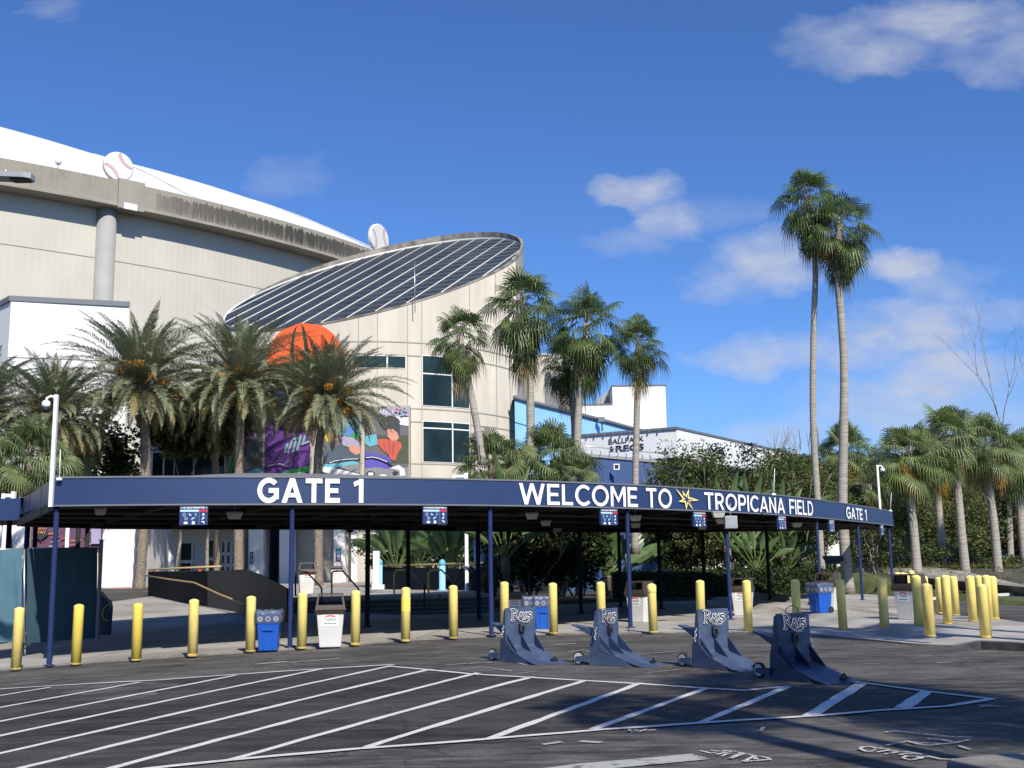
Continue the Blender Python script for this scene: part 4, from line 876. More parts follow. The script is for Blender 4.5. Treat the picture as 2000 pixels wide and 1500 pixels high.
# thin seams and a drip edge
for i in range(nF-1):
    a,b=FP[i],FP[i+1]; na_=outn(fat(SL[i]+.001)[1]); nb=outn(fat(min(SL[-1],SL[i+1]+.001))[1])
    for z0,z1,m_ in((ZT-.015,ZT+.02,'cap'),(ZB-.02,ZB+.012,'cap')):
        mb.face([(a.x+na_.x*.02,a.y+na_.y*.02,z0),(b.x+nb.x*.02,b.y+nb.y*.02,z0),(b.x+nb.x*.02,b.y+nb.y*.02,z1),(a.x+na_.x*.02,a.y+na_.y*.02,z1)],m_)
s=1.2
while s<SL[-1]:
    p,d=fat(s); n_=outn(d); q=p+n_*.006; mb.face([(q.x,q.y,ZB),(q.x+d.x*.012,q.y+d.y*.012,ZB),(q.x+d.x*.012,q.y+d.y*.012,ZT),(q.x,q.y,ZT)],'navyd'); s+=1.17
mb.build('trim',can)
mb=MB() # left flank and the rear canopy front
a=FP[0]; mb.prism([(a.x,a.y,ZB),(lc.x,lc.y,ZB),(lc.x,lc.y,ZT),(a.x,a.y,ZT)],(.08,.03,0),'navyd')
for t_ in(.33,.66): q=a.lerp(lc,t_); mb.prism([(q.x-.01,q.y,ZB),(q.x-.01,q.y+.015,ZB),(q.x-.01,q.y+.015,ZT),(q.x-.01,q.y,ZT)],(.005,0,0),'under')
mb.build('side_fascia',can)
lf=Vector((-30,lc.y+.6,ZB)); mb=MB(); mb.prism([(lc.x,lc.y,ZB),(lf.x,lf.y,ZB),(lf.x,lf.y,ZT),(lc.x,lc.y,ZT)],(0,.1,0),'navy'); mb.build('rear_fascia',can)
e=FP[-1]; be=Vector((e.x+.3,e.y+3.2,ZB))
mb=MB(); mb.prism([(e.x,e.y,ZB),(be.x,be.y,ZB),(be.x,be.y,ZT),(e.x,e.y,ZT)],(-.08,0,0),'navyd'); mb.build('end_fascia',can)
# soffit + roof: strips between the front path and the back path
def lerpP(P,t):
    L_=[0.]
    for a_,b_ in zip(P,P[1:]): L_.append(L_[-1]+(b_-a_).length)
    s_=t*L_[-1]
    for i in range(len(P)-1):
        if L_[i+1]>=s_-1e-6: return P[i].lerp(P[i+1],(s_-L_[i])/(L_[i+1]-L_[i]))
    return P[-1]
bkp=bk+[be]; K=48; mbS=MB(); mbR=MB(); fr_=[]; bc=[]
for i in range(K+1):
    t=i/K; p,d=fat(SL[-1]*t); n_=outn(d); fr_.append(p-n_*.1); bc.append(lerpP(bkp,t))
for i in range(K):
    a,b,c,d=fr_[i],fr_[i+1],bc[i+1],bc[i]
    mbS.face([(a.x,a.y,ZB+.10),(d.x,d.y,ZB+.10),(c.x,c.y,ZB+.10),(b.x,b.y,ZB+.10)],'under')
    for r0,r1 in((0,.25),(.25,.5),(.5,.75),(.75,1)):
        h=lambda r,k: ZT-.01+ (.42*math.sin(min(1,r/.5)*PI/2) if r<.5 else .42*math.cos((r-.5)*PI))*sst(0,.14,k/K)*(1-sst(.18,.42,k/K))
        P_=[a.lerp(d,r0),b.lerp(c,r0),b.lerp(c,r1),a.lerp(d,r1)]; kk=[i,i+1,i+1,i]; rr=[r0,r0,r1,r1]
        mbR.face([(q.x,q.y,h(rr[j],kk[j])) for j,q in enumerate(P_)],'roofgrey',True)
mbR.build('roof',can)
mb2=mbS
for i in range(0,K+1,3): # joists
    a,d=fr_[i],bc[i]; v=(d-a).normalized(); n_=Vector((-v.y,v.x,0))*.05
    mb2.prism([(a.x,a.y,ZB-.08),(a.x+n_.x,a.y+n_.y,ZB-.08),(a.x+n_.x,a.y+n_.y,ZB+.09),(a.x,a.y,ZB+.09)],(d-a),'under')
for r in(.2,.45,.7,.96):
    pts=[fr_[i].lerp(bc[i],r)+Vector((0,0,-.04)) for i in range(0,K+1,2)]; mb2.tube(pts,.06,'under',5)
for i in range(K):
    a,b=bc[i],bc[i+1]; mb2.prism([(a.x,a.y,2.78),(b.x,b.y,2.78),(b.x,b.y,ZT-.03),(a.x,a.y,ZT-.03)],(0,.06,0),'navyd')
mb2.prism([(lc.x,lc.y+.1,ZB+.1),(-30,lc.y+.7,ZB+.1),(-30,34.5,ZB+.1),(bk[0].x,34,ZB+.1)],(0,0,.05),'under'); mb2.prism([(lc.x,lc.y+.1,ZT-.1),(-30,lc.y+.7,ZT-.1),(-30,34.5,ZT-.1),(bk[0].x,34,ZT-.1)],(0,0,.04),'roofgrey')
mb2.build('soffit',can)
# lettering on the fascia
def fmap(x0,x1,zl,zh,off):
    s0=s_of_px(x0); s1=s_of_px(x1)
    def f(u,v):
        p,d=fat(s0+(s1-s0)*u); n_=outn(d); return (p.x+n_.x*off,p.y+n_.y*off,zl+(zh-zl)*v)
    return f
def sans(c,w):
    # faces of a geometric sans capital, cap height 1; returns (polys, width)
    P=[]
    def bar(x0,y0,x1,y1,ww=None):
        ww=ww or w; dx,dy=x1-x0,y1-y0; l=math.hypot(dx,dy); nx,ny=-dy/l*ww/2,dx/l*ww/2; P.append([(x0+nx,y0+ny),(x0-nx,y0-ny),(x1-nx,y1-ny),(x1+nx,y1+ny)])
    def dia(x0,x1,ww,y0=0.,y1=1.): P.append([(x0-ww/2,y0),(x0+ww/2,y0),(x1+ww/2,y1),(x1-ww/2,y1)])
    def rect(x0,y0,x1,y1): P.append([(x0,y0),(x1,y0),(x1,y1),(x0,y1)])
    def arc(cx,cy,rx,ry,a0,a1,n=22,w2=None):
        for k in range(n):
            a,b=R_(a0+(a1-a0)*k/n),R_(a0+(a1-a0)*(k+1)/n); P.append([(cx+rx*math.cos(a),cy+ry*math.sin(a)),(cx+rx*math.cos(b),cy+ry*math.sin(b)),(cx+(rx-w)*math.cos(b),cy+(ry-w)*math.sin(b)),(cx+(rx-w)*math.cos(a),cy+(ry-w)*math.sin(a))])
    v=w*.94; d=w*1.08
    if c=='G': arc(.5,.5,.5,.52,42,330,30); rect(.5,.40,.95,.40+v); rect(.95-w,.14,.95,.402); W_=.95
    elif c=='C': arc(.5,.5,.5,.52,42,318,30); W_=.86
    elif c=='O': arc(.52,.5,.52,.52,0,360,36); W_=1.04
    elif c=='A': dia(d/2,.47,d); dia(.94-d/2,.47,d); rect(.22,.22,.72,.22+v*.9); W_=.94
    elif c=='T': rect(0,1-v,.76,1); rect(.38-w/2,0,.38+w/2,1-v); W_=.76
    elif c=='E': rect(0,0,w,1); rect(w,1-v,.66,1); rect(w,.5-v/2,.60,.5+v/2); rect(w,0,.68,v); W_=.68
    elif c=='F': rect(0,0,w,1); rect(w,1-v,.66,1); rect(w,.46-v/2,.60,.46+v/2); W_=.66
    elif c=='L': rect(0,0,w,1); rect(w,0,.62,v); W_=.62
    elif c=='I': rect(0,0,w,1); W_=w
    elif c=='1': rect(.26,0,.26+w,1); P.append([(.26+w*.5,1),(.0,.86),(.05,.86-v),(.262,.86-v*.45)]); W_=.26+w
    elif c=='W': dia(.36,d/2-.0,d); dia(.36,.66,d*.95); dia(.98,.66,d*.95); dia(.98,1.34-d/2,d); W_=1.34
    elif c=='M': rect(0,0,w,1); rect(.98-w,0,.98,1); P.append([(w*.0,1),(w*1.1,1),(.49,.42),(.49,.18)]); P.append([(.98,1),(.98-w*1.1,1),(.49,.42),(.49,.18)]); W_=.98
    elif c=='N': rect(0,0,w,1); rect(.82-w,0,.82,1); P.append([(0,1),(w*1.05,1),(.82,0),(.82-w*1.05,0)]); W_=.82
    elif c=='R': rect(0,0,w,1); rect(w,1-v,.42,1); rect(w,.36,.42,.36+v); arc(.42,.68,.32,.32,-90,90,16); P.append([(.36,.37),(.36+d,.37),(.78,0),(.78-d*1.1,0)]); W_=.78
    elif c=='P': rect(0,0,w,1); rect(w,1-v,.42,1); rect(w,.34,.42,.34+v); arc(.42,.67,.33,.33,-90,90,16); W_=.75
    elif c=='D': rect(0,0,w,1); rect(w,1-v,.38,1); rect(w,0,.38,v); arc(.38,.5,.48,.5,-90,90,22); W_=.86
    else: return [],.36
    return P,W_
def flet(txt,x0,x1,zl,zh,bold,name):
    sp=.13; tot=sum(sans(c,bold)[1] for c in txt)+sp*(len(txt)-1); x=0; mb=MB(); zz=0
    fm=lambda off:fmap(x0,x1,zl,zh,off)
    fs_=[fm(.03+.0012*k) for k in range(4)]
    for c in txt:
        P,w_=sans(c,bold)
        if c==' ': mb.build(name,can); mb=MB()
        if c!=' ':
            for poly_ in P: mb.face([fs_[zz%4]((x+u)/tot,v) for u,v in poly_],'letter'); zz+=1
        x+=w_+sp
    mb.build(name,can)
def flet_old(txt,x0,x1,zl,zh,bold,name):
    mb=MB(); vs,fs,_=textgeo(txt,1,bold); f=fmap(x0,x1,zl,zh,.035); mb.raw([f(u,v) for u,v in vs],fs,'letter'); mb.build(name,can)
H_=ZT-ZB
flet('GATE 1',502,709,ZB+.05*H_,ZB+.95*H_,.21,'lettering')
flet('WELCOME TO',1013,1311,ZB+.05*H_,ZB+.90*H_,.165,'lettering')
flet('TROPICANA FIELD',1375,1587,ZB+.07*H_,ZB+.86*H_,.165,'lettering')
flet('GATE 1',1652,1692,ZB+.10*H_,ZB+.82*H_,.19,'lettering')
mb=MB(); f=fmap(1318,1364,ZB,ZT,.04); f2=fmap(1318,1364,ZB,ZT,.048)
star=[(0,.97),(.33,.56),(.30,.87),(.42,.66),(.57,.97),(.55,.60),(1.0,.47),(.56,.40),(.72,.02),(.50,.30),(.42,.0),(.38,.34),(.10,.36),(.30,.48)]
cx_,cy_=.45,.48
for i in range(len(star)):
    a,b=star[i],star[(i+1)%len(star)]; mb.face([f(*a),f(*b),f(cx_,cy_)],'yellow')
for i in range(0,len(star),2):
    a=star[i]; b=(cx_+(a[0]-cx_)*.62,cy_+(a[1]-cy_)*.62); q=(-(b[1]-cy_)*.09,(b[0]-cx_)*.09); mb.face([f2(*b),f2(cx_+(b[0]-cx_)*.2+q[0],cy_+(b[1]-cy_)*.2+q[1]),f2(cx_+(b[0]-cx_)*.2-q[0],cy_+(b[1]-cy_)*.2-q[1])],'navy')
mb.face([f2(cx_+.08*math.cos(2*PI*k/8),cy_+.08*math.sin(2*PI*k/8)) for k in range(8)],'navy')
mb.build('star_emblem',can)
# posts of the canopy
def post(mb,p,r,m,z0): mb.lathe([(r*2.2,0),(r*2.2,.02),(r,.025),(r,ZB-z0+.09)],(p.x,p.y,z0),m,14)
for px in(105,570,960,1230,1424,1600,1680,1740):
    s_=s_of_px(px+2); p,d=fat(s_); p=p-outn(d)*.13; z0=gz(p.x,p.y)+pvo(p.x); mb=MB(); post(mb,p,.05,'pole',z0); mb.build('post',can)
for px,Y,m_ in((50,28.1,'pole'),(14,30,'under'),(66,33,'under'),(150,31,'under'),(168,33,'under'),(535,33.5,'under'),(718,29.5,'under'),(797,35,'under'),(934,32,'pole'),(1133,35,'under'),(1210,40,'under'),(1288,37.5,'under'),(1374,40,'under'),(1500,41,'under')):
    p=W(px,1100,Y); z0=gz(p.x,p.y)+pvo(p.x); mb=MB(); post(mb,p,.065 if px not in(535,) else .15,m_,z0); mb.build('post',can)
# hanging information signs
def info_sign(px,y0,y1,label,i):
    s_=s_of_px(px); p,d=fat(s_); p=p-outn(d)*.04; wd=.56; hh=.40
    t=thing('hanging_sign',label,'sign',(p.x,p.y,ZB-.02-hh),math.atan2(d.y,d.x),'bag policy signs hanging under the canopy edge')
    mb=MB(); mb.box((-wd/2,-.03,0),(wd/2,.03,hh),'signb'); mb.build('panel',t)
    mb=MB(); e=-.033
    mb.box((-wd/2+.01,e,hh-.13),(wd/2*.35,-.0301,hh-.09),'signc'); mb.box((wd/2*.36,e,hh-.13),(wd/2-.01,-.0301,hh-.09),'signr'); mb.box((wd/2*.38,e,.01),(wd/2*.39+.0,-.0301,hh-.14),'icon'); mb.build('colour_bar',t)
    mb=MB(); vs,fs,_=textgeo('NO BAGS PERMITTED',1,.03); mb.raw([(-.22+u*.44,-.034,hh-.065+v*.035) for u,v in vs],fs,'letter')
    for sx_ in(-.25,.25):
        mb.lathe([(.014,0),(.014,.001)],(0,0,0),'letter',8); n_=len(mb.v)-16
        for k in range(n_,len(mb.v)): x,y,z=mb.v[k]; mb.v[k]=(x+sx_,-.034-z,y+hh-.05)
    mb.build('title',t)
    mb=MB()
    def ring(cx,cz,rx,rz,th,n=10,a=0):
        for k in range(n):
            t0,t1=2*PI*k/n+a,2*PI*(k+1)/n+a
            mb.face([(cx+rx*math.cos(t0),-.034,cz+rz*math.sin(t0)),(cx+rx*math.cos(t1),-.034,cz+rz*math.sin(t1)),(cx+(rx-th)*math.cos(t1),-.034,cz+(rz-th)*math.sin(t1)),(cx+(rx-th)*math.cos(t0),-.034,cz+(rz-th)*math.sin(t0))],'icon')
    ring(-.19,.21,.03,.036,.01); ring(-.15,.13,.034,.036,.012,5,.5); ring(.04,.215,.026,.04,.009,4,.78)
    q=lambda pts,m_: mb.face([(x,-.0345,z) for x,z in pts],m_)
    q([(-.10,.23),(-.085,.24),(-.04,.20),(-.05,.185),(-.075,.20),(-.09,.185)],'icon'); q([(-.05,.105),(-.03,.15),(.03,.155),(.02,.135),(-.02,.12),(-.03,.10)],'icon')
    q([(-.19,.02),(-.19,.065),(-.12,.065),(-.12,.02)],'letter'); q([(-.03,.015),(-.035,.055),(-.01,.08),(.02,.07),(.025,.015)],'letter')
    q([(.165,.195),(.18,.24),(.2,.24),(.215,.195)],'letter'); q([(.16,.12),(.19,.16),(.215,.165),(.20,.13),(.17,.105)],'letter'); q([(.155,.075),(.21,.075),(.22,.03),(.2,.03),(.195,.055),(.155,.06)],'letter')
    mb.build('icons',t)
    mb=MB()
    for sx_ in(-.2,.2): mb.tube([(sx_,0,hh),(sx_,0,hh+.12)],.008,'steel',5)
    mb.build('hanger',t)
sl_=['hanging blue bag policy sign above the gap left of the GATE 1 letters','hanging blue bag policy sign between the GATE 1 and WELCOME letters','hanging blue bag policy sign below the letter M of WELCOME','hanging blue bag policy sign just below and right of the yellow star','hanging blue bag policy sign below the end of TROPICANA','narrow hanging bag policy sign right of the word FIELD','hanging bag policy sign at the far right end of the canopy']
for i,(px,y0,y1) in enumerate([(379,985,1023),(850,983,1018),(1190,990,1020),(1367,993,1023),(1528,1003,1028),(1625,1011,1035),(1723,1023,1043)]): info_sign(px,y0,y1,sl_[i],i)
# floodlights below the soffit
lps=[(458,1008,'beside the first hanging sign'),(196,1000,'near the left corner of the canopy'),(1039,1009,'below the W of WELCOME'),(1066,1023,'behind the lamp below the W'),(1089,1035,'rearmost of the row below WELCOME'),(1241,1013,'beside the post right of the third sign'),(1241,1027,'just under another lamp beside the blue post'),(1371,1031,'below the fourth hanging sign'),(1403,1006,'left of the grey box under TROPICANA'),(1408,1019,'lower left of the grey box under TROPICANA'),(864,1021,'beneath the second hanging sign'),(1556,1026,'right of the fifth hanging sign')]
for x,y,lb in lps:
    p=Zp(x,y,2.79 if x==196 else 2.70); p=W(x,y,min(p.y,41)); zc=p.z
    t=thing('soffit_lamp','boxy pale wall-wash lamp under the canopy, '+lb,'lamp',tuple(p),0,'lamps under the canopy'); t.scale=(.5,.5,.75) if x==196 else (.75,.75,.75)
    mb=MB(); mb.hexa([(-.15,-.12,-.08),(.15,-.12,-.08),(.15,.12,-.08),(-.15,.12,-.08)],[(-.2,-.16,.08),(.2,-.16,.08),(.2,.16,.08),(-.2,.16,.08)],'diffuser'); mb.build('diffuser',t)
    mb=MB(); mb.box((-.21,-.17,.081),(.21,.17,.12),'lampgrey'); mb.tube([(0,0,.12),(0,0,max(.16,(ZB+.1-zc)/.75))],.02,'lampgrey',5); mb.build('housing',t)
p=W(1427,1020,30.); t=thing('junction_box','square grey box fixed on the blue post below TROPICANA','box',tuple(p)); mb=MB(); mb.box((-.17,-.1,-.17),(.17,.1,.17),'lampgrey'); mb.build('case',t,bevel=.02); mb=MB(); mb.box((-.12,-.104,-.12),(.12,-.1005,.12),'steel'); mb.tube([(0,.0,.17),(0,0,.5)],.02,'lampgrey',5); mb.build('cover_plate',t)
p=W(686,1020,33); t=thing('hanging_fan','round black caged fan hanging under the canopy','fan',tuple(p)); mb=MB()
for r in(.36,.30,.22,.13): mb.tube([(r*math.cos(2*PI*k/24),-.06,r*math.sin(2*PI*k/24)) for k in range(25)],.008,'dark',4)
for k in range(16): a=2*PI*k/16; mb.tube([(0,-.09,0),(.36*math.cos(a),-.06,.36*math.sin(a))],.004,'dark',4)
mb.build('cage',t); mb=MB()
for k in range(3):
    a=2*PI*k/3+.4; mb.raw([(0,0,0),(.3*math.cos(a-.35),-.03,.3*math.sin(a-.35)),(.33*math.cos(a),0,.33*math.sin(a)),(.28*math.cos(a+.35),.04,.28*math.sin(a+.35))],[(0,1,2,3)],'black')
mb.build('blades',t); mb=MB(); mb.tube([(0,.02,0),(0,.2,0)],.08,'dark',10); mb.tube([(0,.12,0),(0,.12,.45)],.02,'dark',6); mb.build('motor',t)
# camera poles
def campole(px,pyt,pyb,Y,label,side,dome=True):
    b=W(px-4,pyb,Y); a=W(px,pyt,Y); h=a.z-b.z; t=thing('camera_pole',label,'camera pole',tuple(b),0,'camera poles on the canopy')
    mb=MB(); mb.box((-.036,-.036,0),(.036,.036,h),'frame'); mb.build('pole',t); mb=MB()
    mb.tube([(0,0,h-.06),(side*.12,0,h-.03),(side*.19,0,h-.07),(side*.2,0,h-.14)],.028,'white',8); mb.build('arm',t)
    mb=MB(); mb.lathe([(.02,.02),(.07,0),(.085,-.06),(.08,-.12)],(side*.2,0,h-.13),'white',14); mb.build('camera_housing',t)
    mb=MB(); mb.lathe([(.072,0),(.07,-.06),(.04,-.10),(.01,-.11)],(side*.2,0,h-.255),'black',14); mb.build('camera_dome',t)
campole(103,771,990,21.8,'tall white pole with a dome camera at the left corner of the canopy',-1)
campole(1723,908,996,42.6,'pale pole with a small camera at the right end of the canopy',1)
for i,(px,y0,y1,lb) in enumerate([(118,878,935,'thin white aerial near the left corner of the canopy'),(1513,915,965,'thin aerial rising above the word TROPICANA'),(1741,962,997,'thin aerial at the extreme right corner of the canopy')]):
    Y=(22.3,30.8,42.9)[i]; b=W(px-2,y1,Y); a=W(px,y0,Y); t=thing('aerial',lb,'aerial',tuple(b),0,'aerials on the canopy'); mb=MB(); mb.tube([(0,0,0),(a.x-b.x,0,a.z-b.z)],[.014,.008],'frame',6); mb.build('rod',t); mb=MB(); mb.box((-.05,-.03,-.03),(.05,.03,.02),'white'); mb.build('mount',t)
def cradle(x0,x1,y0,y1,Y,lb):
    b=W((x0+x1)/2,y1,Y); a=W(x1,y0,Y); hw=(x1-x0)/2/F*Y; h=a.z-b.z; t=thing('roof_bracket',lb,'bracket',tuple(b)); mb=MB()
    mb.box((-hw,-.05,0),(-hw+.09,.05,h*.75),'white'); mb.box((hw-.1,-.05,0),(hw,.05,h),'white'); mb.build('upright',t); mb=MB(); mb.tube([(-hw+.05,0,h*.35),(hw-.05,0,h*.4)],.035,'white',8); mb.tube([(-hw+.05,0,h*.6),(hw-.05,0,h*.62)],.02,'white',8); mb.build('rail',t)
cradle(883,914,924,936,29,'small white bracket on the canopy roof left of WELCOME'); cradle(4,30,960,975,29,'small white bracket on the rear canopy roof at the left edge')
# ================================================================== PLAZA, STEPS, RAMP
XL=W(540,1165,36).x; XR=W(962,1165,38).x; ZP=.62
mb=MB(); pf=[(XL,36.0),(W(700,1163,36).x,36.2),(XR,38.2)]
def pfy(x): return 36.0+(x-XL)/(XR-XL)*2.2
qa=W(405,1190,39.75); qb=W(366,1180,42.2); qc=W(291,1160,50.2)
mb.prism([(XL-.6,pfy(XL)+.2,-.4),(XL,pfy(XL),-.4),(XR,pfy(XR),-.4),(XR,72,-.4),(qc.x-4,72,-.4),(qc.x,qc.y,-.4),(qb.x,qb.y,-.4),(qa.x,qa.y,-.4)],(0,0,ZP+.4),'walk')
tag(mb.build('upper_plaza'),kind='structure')
mb=MB(); mb.prism([(W(540,1140,YW).x,60,ZP),(W(770,1140,YW).x,58,ZP),(W(770,1140,YW).x,71,ZP),(W(540,1140,YW).x,71,ZP)],(0,0,.006),'redpave'); mb.prism([(W(194,1151,60).x,59.5,gz(-23,60)+.012),(W(285,1151,60).x,59.5,gz(-23,60)+.012),(W(285,1151,60).x,62.5,gz(-23,62.5)+.012),(W(194,1151,60).x,62.5,gz(-23,62.5)+.012)],(0,0,.006),'redpave'); tag(mb.build('red_paving'),kind='structure')
st=thing('entrance_steps','wide dark steps rising from the pavement to the plaza under the canopy','steps',(0,0,0))
for k in range(4):
    mb=MB(); z1=ZP-.125*(k+1)-.0; y=k*.36+.36
    mb.hexa([(XL,pfy(XL)-y,-.3),(XR,pfy(XR)-y,-.3),(XR,pfy(XR)-y+.359,-.3),(XL,pfy(XL)-y+.359,-.3)],[(XL,pfy(XL)-y,z1),(XR,pfy(XR)-y,z1),(XR,pfy(XR)-y+.359,z1),(XL,pfy(XL)-y+.359,z1)],'dark'); mb.hexa([(XL,pfy(XL)-y-.004,z1-.02),(XR,pfy(XR)-y-.004,z1-.02),(XR,pfy(XR)-y+.03,z1-.02),(XL,pfy(XL)-y+.03,z1-.02)],[(XL,pfy(XL)-y-.004,z1+.004),(XR,pfy(XR)-y-.004,z1+.004),(XR,pfy(XR)-y+.03,z1+.004),(XL,pfy(XL)-y+.03,z1+.004)],'cap'); mb.build('step',st)
def wallpx(name,label,pts,th,m,cat='wall'): # pts: (px,ytop,ybase,Y)
    t=thing(name,label,cat,(0,0,0)); mb=MB()
    for (x0,t0,b0,Y0),(x1,t1,b1,Y1) in zip(pts,pts[1:]):
        a=W(x0,b0,Y0); b=W(x1,b1,Y1); c=W(x1,t1,Y1); d=W(x0,t0,Y0)
        mb.prism([a,b,c,d],(0,th,0),m)
    mb.build('wall',t); return t
rw=wallpx('ramp_wall','charcoal painted ramp wall with a tan handrail, left of the steps',[(289,1116,1164,50),(365,1116,1188,42),(405,1115,1196,39.5)],.25,'blackwall')
mb=MB()
for (x0,t0,b0,Y0),(x1,t1,b1,Y1) in (((405,1115,1196,39.4),(480,1112,1212,35.5)),((480,1112,1212,35.5),(520,1128,1222,33.3)),((520,1128,1222,33.3),(560,1150,1232,31.5)),((560,1150,1232,31.5),(562,1150,1180,36.5))):
    mb.prism([W(x0,b0,Y0),W(x1,b1,Y1),W(x1,t1,Y1),W(x0,t0,Y0)],(0,.25,0),'black')  # shadowed stretch of the wall: shade put in as plain black
mb.build('wall',rw)
mb=MB(); hp=[(286,1124,49.4),(330,1131,45.0),(382,1138,40.6),(430,1160,37.6),(480,1180,34.6),(477,1200,34.5),(471,1192,34.6)]; mb.tube([W(x,y,Y)+Vector((0,-.15,0)) for x,y,Y in hp],.032,'tan',8); mb.tube([W(x,y,Y) for x,y,Y in((289,1113,50.4),(360,1109,50),(432,1106,49.5))],.04,'tan',8); mb.build('handrail',rw)
mb=MB()
for x,y,Y in((300,1113,50.4),(391,1108,49.9)): p=W(x,y,Y); mb.box((p.x-.06,p.y-.06,p.z-.25),(p.x+.06,p.y+.06,p.z+.02),'orange')
mb.build('bracket',rw)
pw=wallpx('planter_wall','dark navy planter wall with a tan top rail right of the plaza',[(742,1108,1150,47),(850,1109,1153,44.2),(932,1111,1156,42)],.3,'blackwall')
mb=MB(); mb.prism([W(932,1111,42),W(948,1112,39),W(948,1162,39),W(932,1156,42)],(.2,.1,0),'blackwall'); mb.build('wall',pw)
mb=MB(); mb.tube([W(742,1105,47)+Vector((0,-.1,0)),W(850,1102.5,44.4)+Vector((0,-.1,0)),W(935,1100,42.2)+Vector((0,-.1,0)),W(952,1100,40)],.04,'tan',8); mb.build('handrail',pw)
t=wallpx('navy_partition','dark navy partition wall behind the posts under the canopy',[(925,1032,1112,46),(960,1034,1115,45)],.4,'bluewall')
# handrails on the steps
def handrail(label,pts,m1='yellow2',m2='dark',split=3):
    p0=W(*pts[0]); t=thing('stair_handrail',label,'handrail',tuple(p0),0,'handrails of the entrance steps'); P=[W(*q)-p0 for q in pts]
    mb=MB(); mb.tube(P[:split+1],.03,m1,8); mb.build('upper_rail',t); mb=MB(); mb.tube(P[split:],.028,m2,8); mb.build('lower_rail',t)
handrail('yellow topped handrail right of centre on the steps',[(770,1160,37.4),(770,1122,37.4),(774,1114,37.4),(797,1113,37.2),(829,1143,35.6),(829,1190,35.6)])
handrail('rightmost yellow topped handrail on the steps, beside the planter wall',[(837,1158,38),(837,1120,38),(841,1114,38),(862,1113,38),(890,1143,35.6),(890,1190,35.6)])
handrail('dark handrail with a yellow upper bend left of the white post',[(648,1164,36),(648,1124,36),(650,1116,36),(670,1115,36),(700,1150,35),(700,1190,35)],'yellow2','dark',2)
handrail('all dark handrail nearest the ramp wall',[(577,1164,36),(577,1118,36),(580,1113,36),(600,1118,36),(628,1148,34.8),(630,1190,34.8)],'dark','dark')
# white post, pale pole and light blue capped posts on the plaza
def simple(name,label,cat,px,yb,Y,fn,group=None):
    p=W(px,yb,Y); t=thing(name,label,cat,tuple(p),0,group); fn(t); return t
def f1(t):
    mb=MB(); mb.box((-.1,-.1,0),(.14,.1,1.42),'white'); mb.build('post',t); mb=MB(); mb.box((-.13,-.16,0),(.32,.16,.17),'white'); mb.build('foot',t)
simple('white_plaza_post','square white post with a stepped foot at the top of the steps','post',734,1151,42,f1)
def f2_(t):
    mb=MB(); mb.lathe([(.14,0),(.14,.03),(.065,.04),(.065,2.25)],(0,0,0),'white',12); mb.build('pole',t); mb=MB(); mb.tube([(0,0,2.2),(-.12,0,2.33),(-.2,-.1,2.3)],.04,'white',8); mb.build('camera_arm',t)
simple('white_camera_mast','slim white mast standing before the planter wall','mast',912,1155.5,41.5,f2_)
def f3(t):
    mb=MB(); mb.lathe([(.2,0),(.2,.04),(.12,.05),(.12,.95)],(0,0,0),'ltblue',14); mb.build('post',t); mb=MB(); mb.lathe([(.125,.95),(.14,1.0),(.12,1.1),(.06,1.17),(.01,1.19)],(0,0,0),'cyan',14); mb.build('cap',t)
simple('pale_blue_post','light blue post with a rounded cap before the planter wall','post',864,1153.5,42.8,f3,'pale blue capped posts'); simple('pale_blue_post','light blue post right behind the square white post','post',741,1150,44.5,f3,'pale blue capped posts')
# lectern-like info stand in front of the right shrubs
def f4(t):
    mb=MB(); mb.box((-.05,-.04,0),(.05,.04,.95),'dark'); mb.build('leg',t); mb=MB(); mb.box((-.38,-.3,-.02),(.38,.3,.02),'dark',Matrix.Translation((0,0,1.05))@Matrix.Rotation(R_(28),4,'X')); mb.build('tilted_board',t)
simple('info_lectern','dark tilted information board on a post beside the tall palm trunks','information board',1633,1149,42,f4)
# tarps
def tarp(label,x0,x1,yt0,yt1,yb0,yb1,Y0,Y1,m,name='fence_tarp'):
    n=26; P0=W(x0,yt0,Y0); t=thing(name,label,'tarp',tuple(W(x0,yb0,Y0))); b=Vector(t.location); mb=MB(); vs=[]; r=random.Random(3)
    ph=[r.uniform(0,6) for _ in range(6)]
    for j in range(9):
        for i in range(n+1):
            u=i/n; v=j/8; a=W(x0+(x1-x0)*u,(yt0+(yt1-yt0)*u),Y0+(Y1-Y0)*u); c=W(x0+(x1-x0)*u,(yb0+(yb1-yb0)*u),Y0+(Y1-Y0)*u)
            q=a.lerp(c,v); q.y+=.03*math.sin(u*14+ph[0]+v*3)*(.4+v)+.012*math.sin(u*31+ph[1]-v*5); vs.append(q-b)
    mb.raw(vs,[(j*(n+1)+i,j*(n+1)+i+1,(j+1)*(n+1)+i+1,(j+1)*(n+1)+i) for j in range(8) for i in range(n)],m,True); mb.build('cloth',t)
    mb=MB()
    for u in(0,.5,1):
        a=W(x0+(x1-x0)*u,(yt0+(yt1-yt0)*u),Y0+(Y1-Y0)*u)-b; c=W(x0+(x1-x0)*u,(yb0+(yb1-yb0)*u),Y0+(Y1-Y0)*u)-b; mb.tube([a+Vector((0,.12,0)),c+Vector((0,.12,-.03))],.025,'steel',6)
    mb.tube([W(x0,yt0,Y0)-b+Vector((0,.1,0)),W(x1,yt1,Y1)-b+Vector((0,.1,0))],.02,'steel',6); mb.build('fence_frame',t)
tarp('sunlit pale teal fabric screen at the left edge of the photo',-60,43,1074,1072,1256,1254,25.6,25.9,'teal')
tarp('shaded teal fabric screen behind the corner post of the canopy',52,190,1071,1070,1256,1246,26.2,27.6,'tealshade')
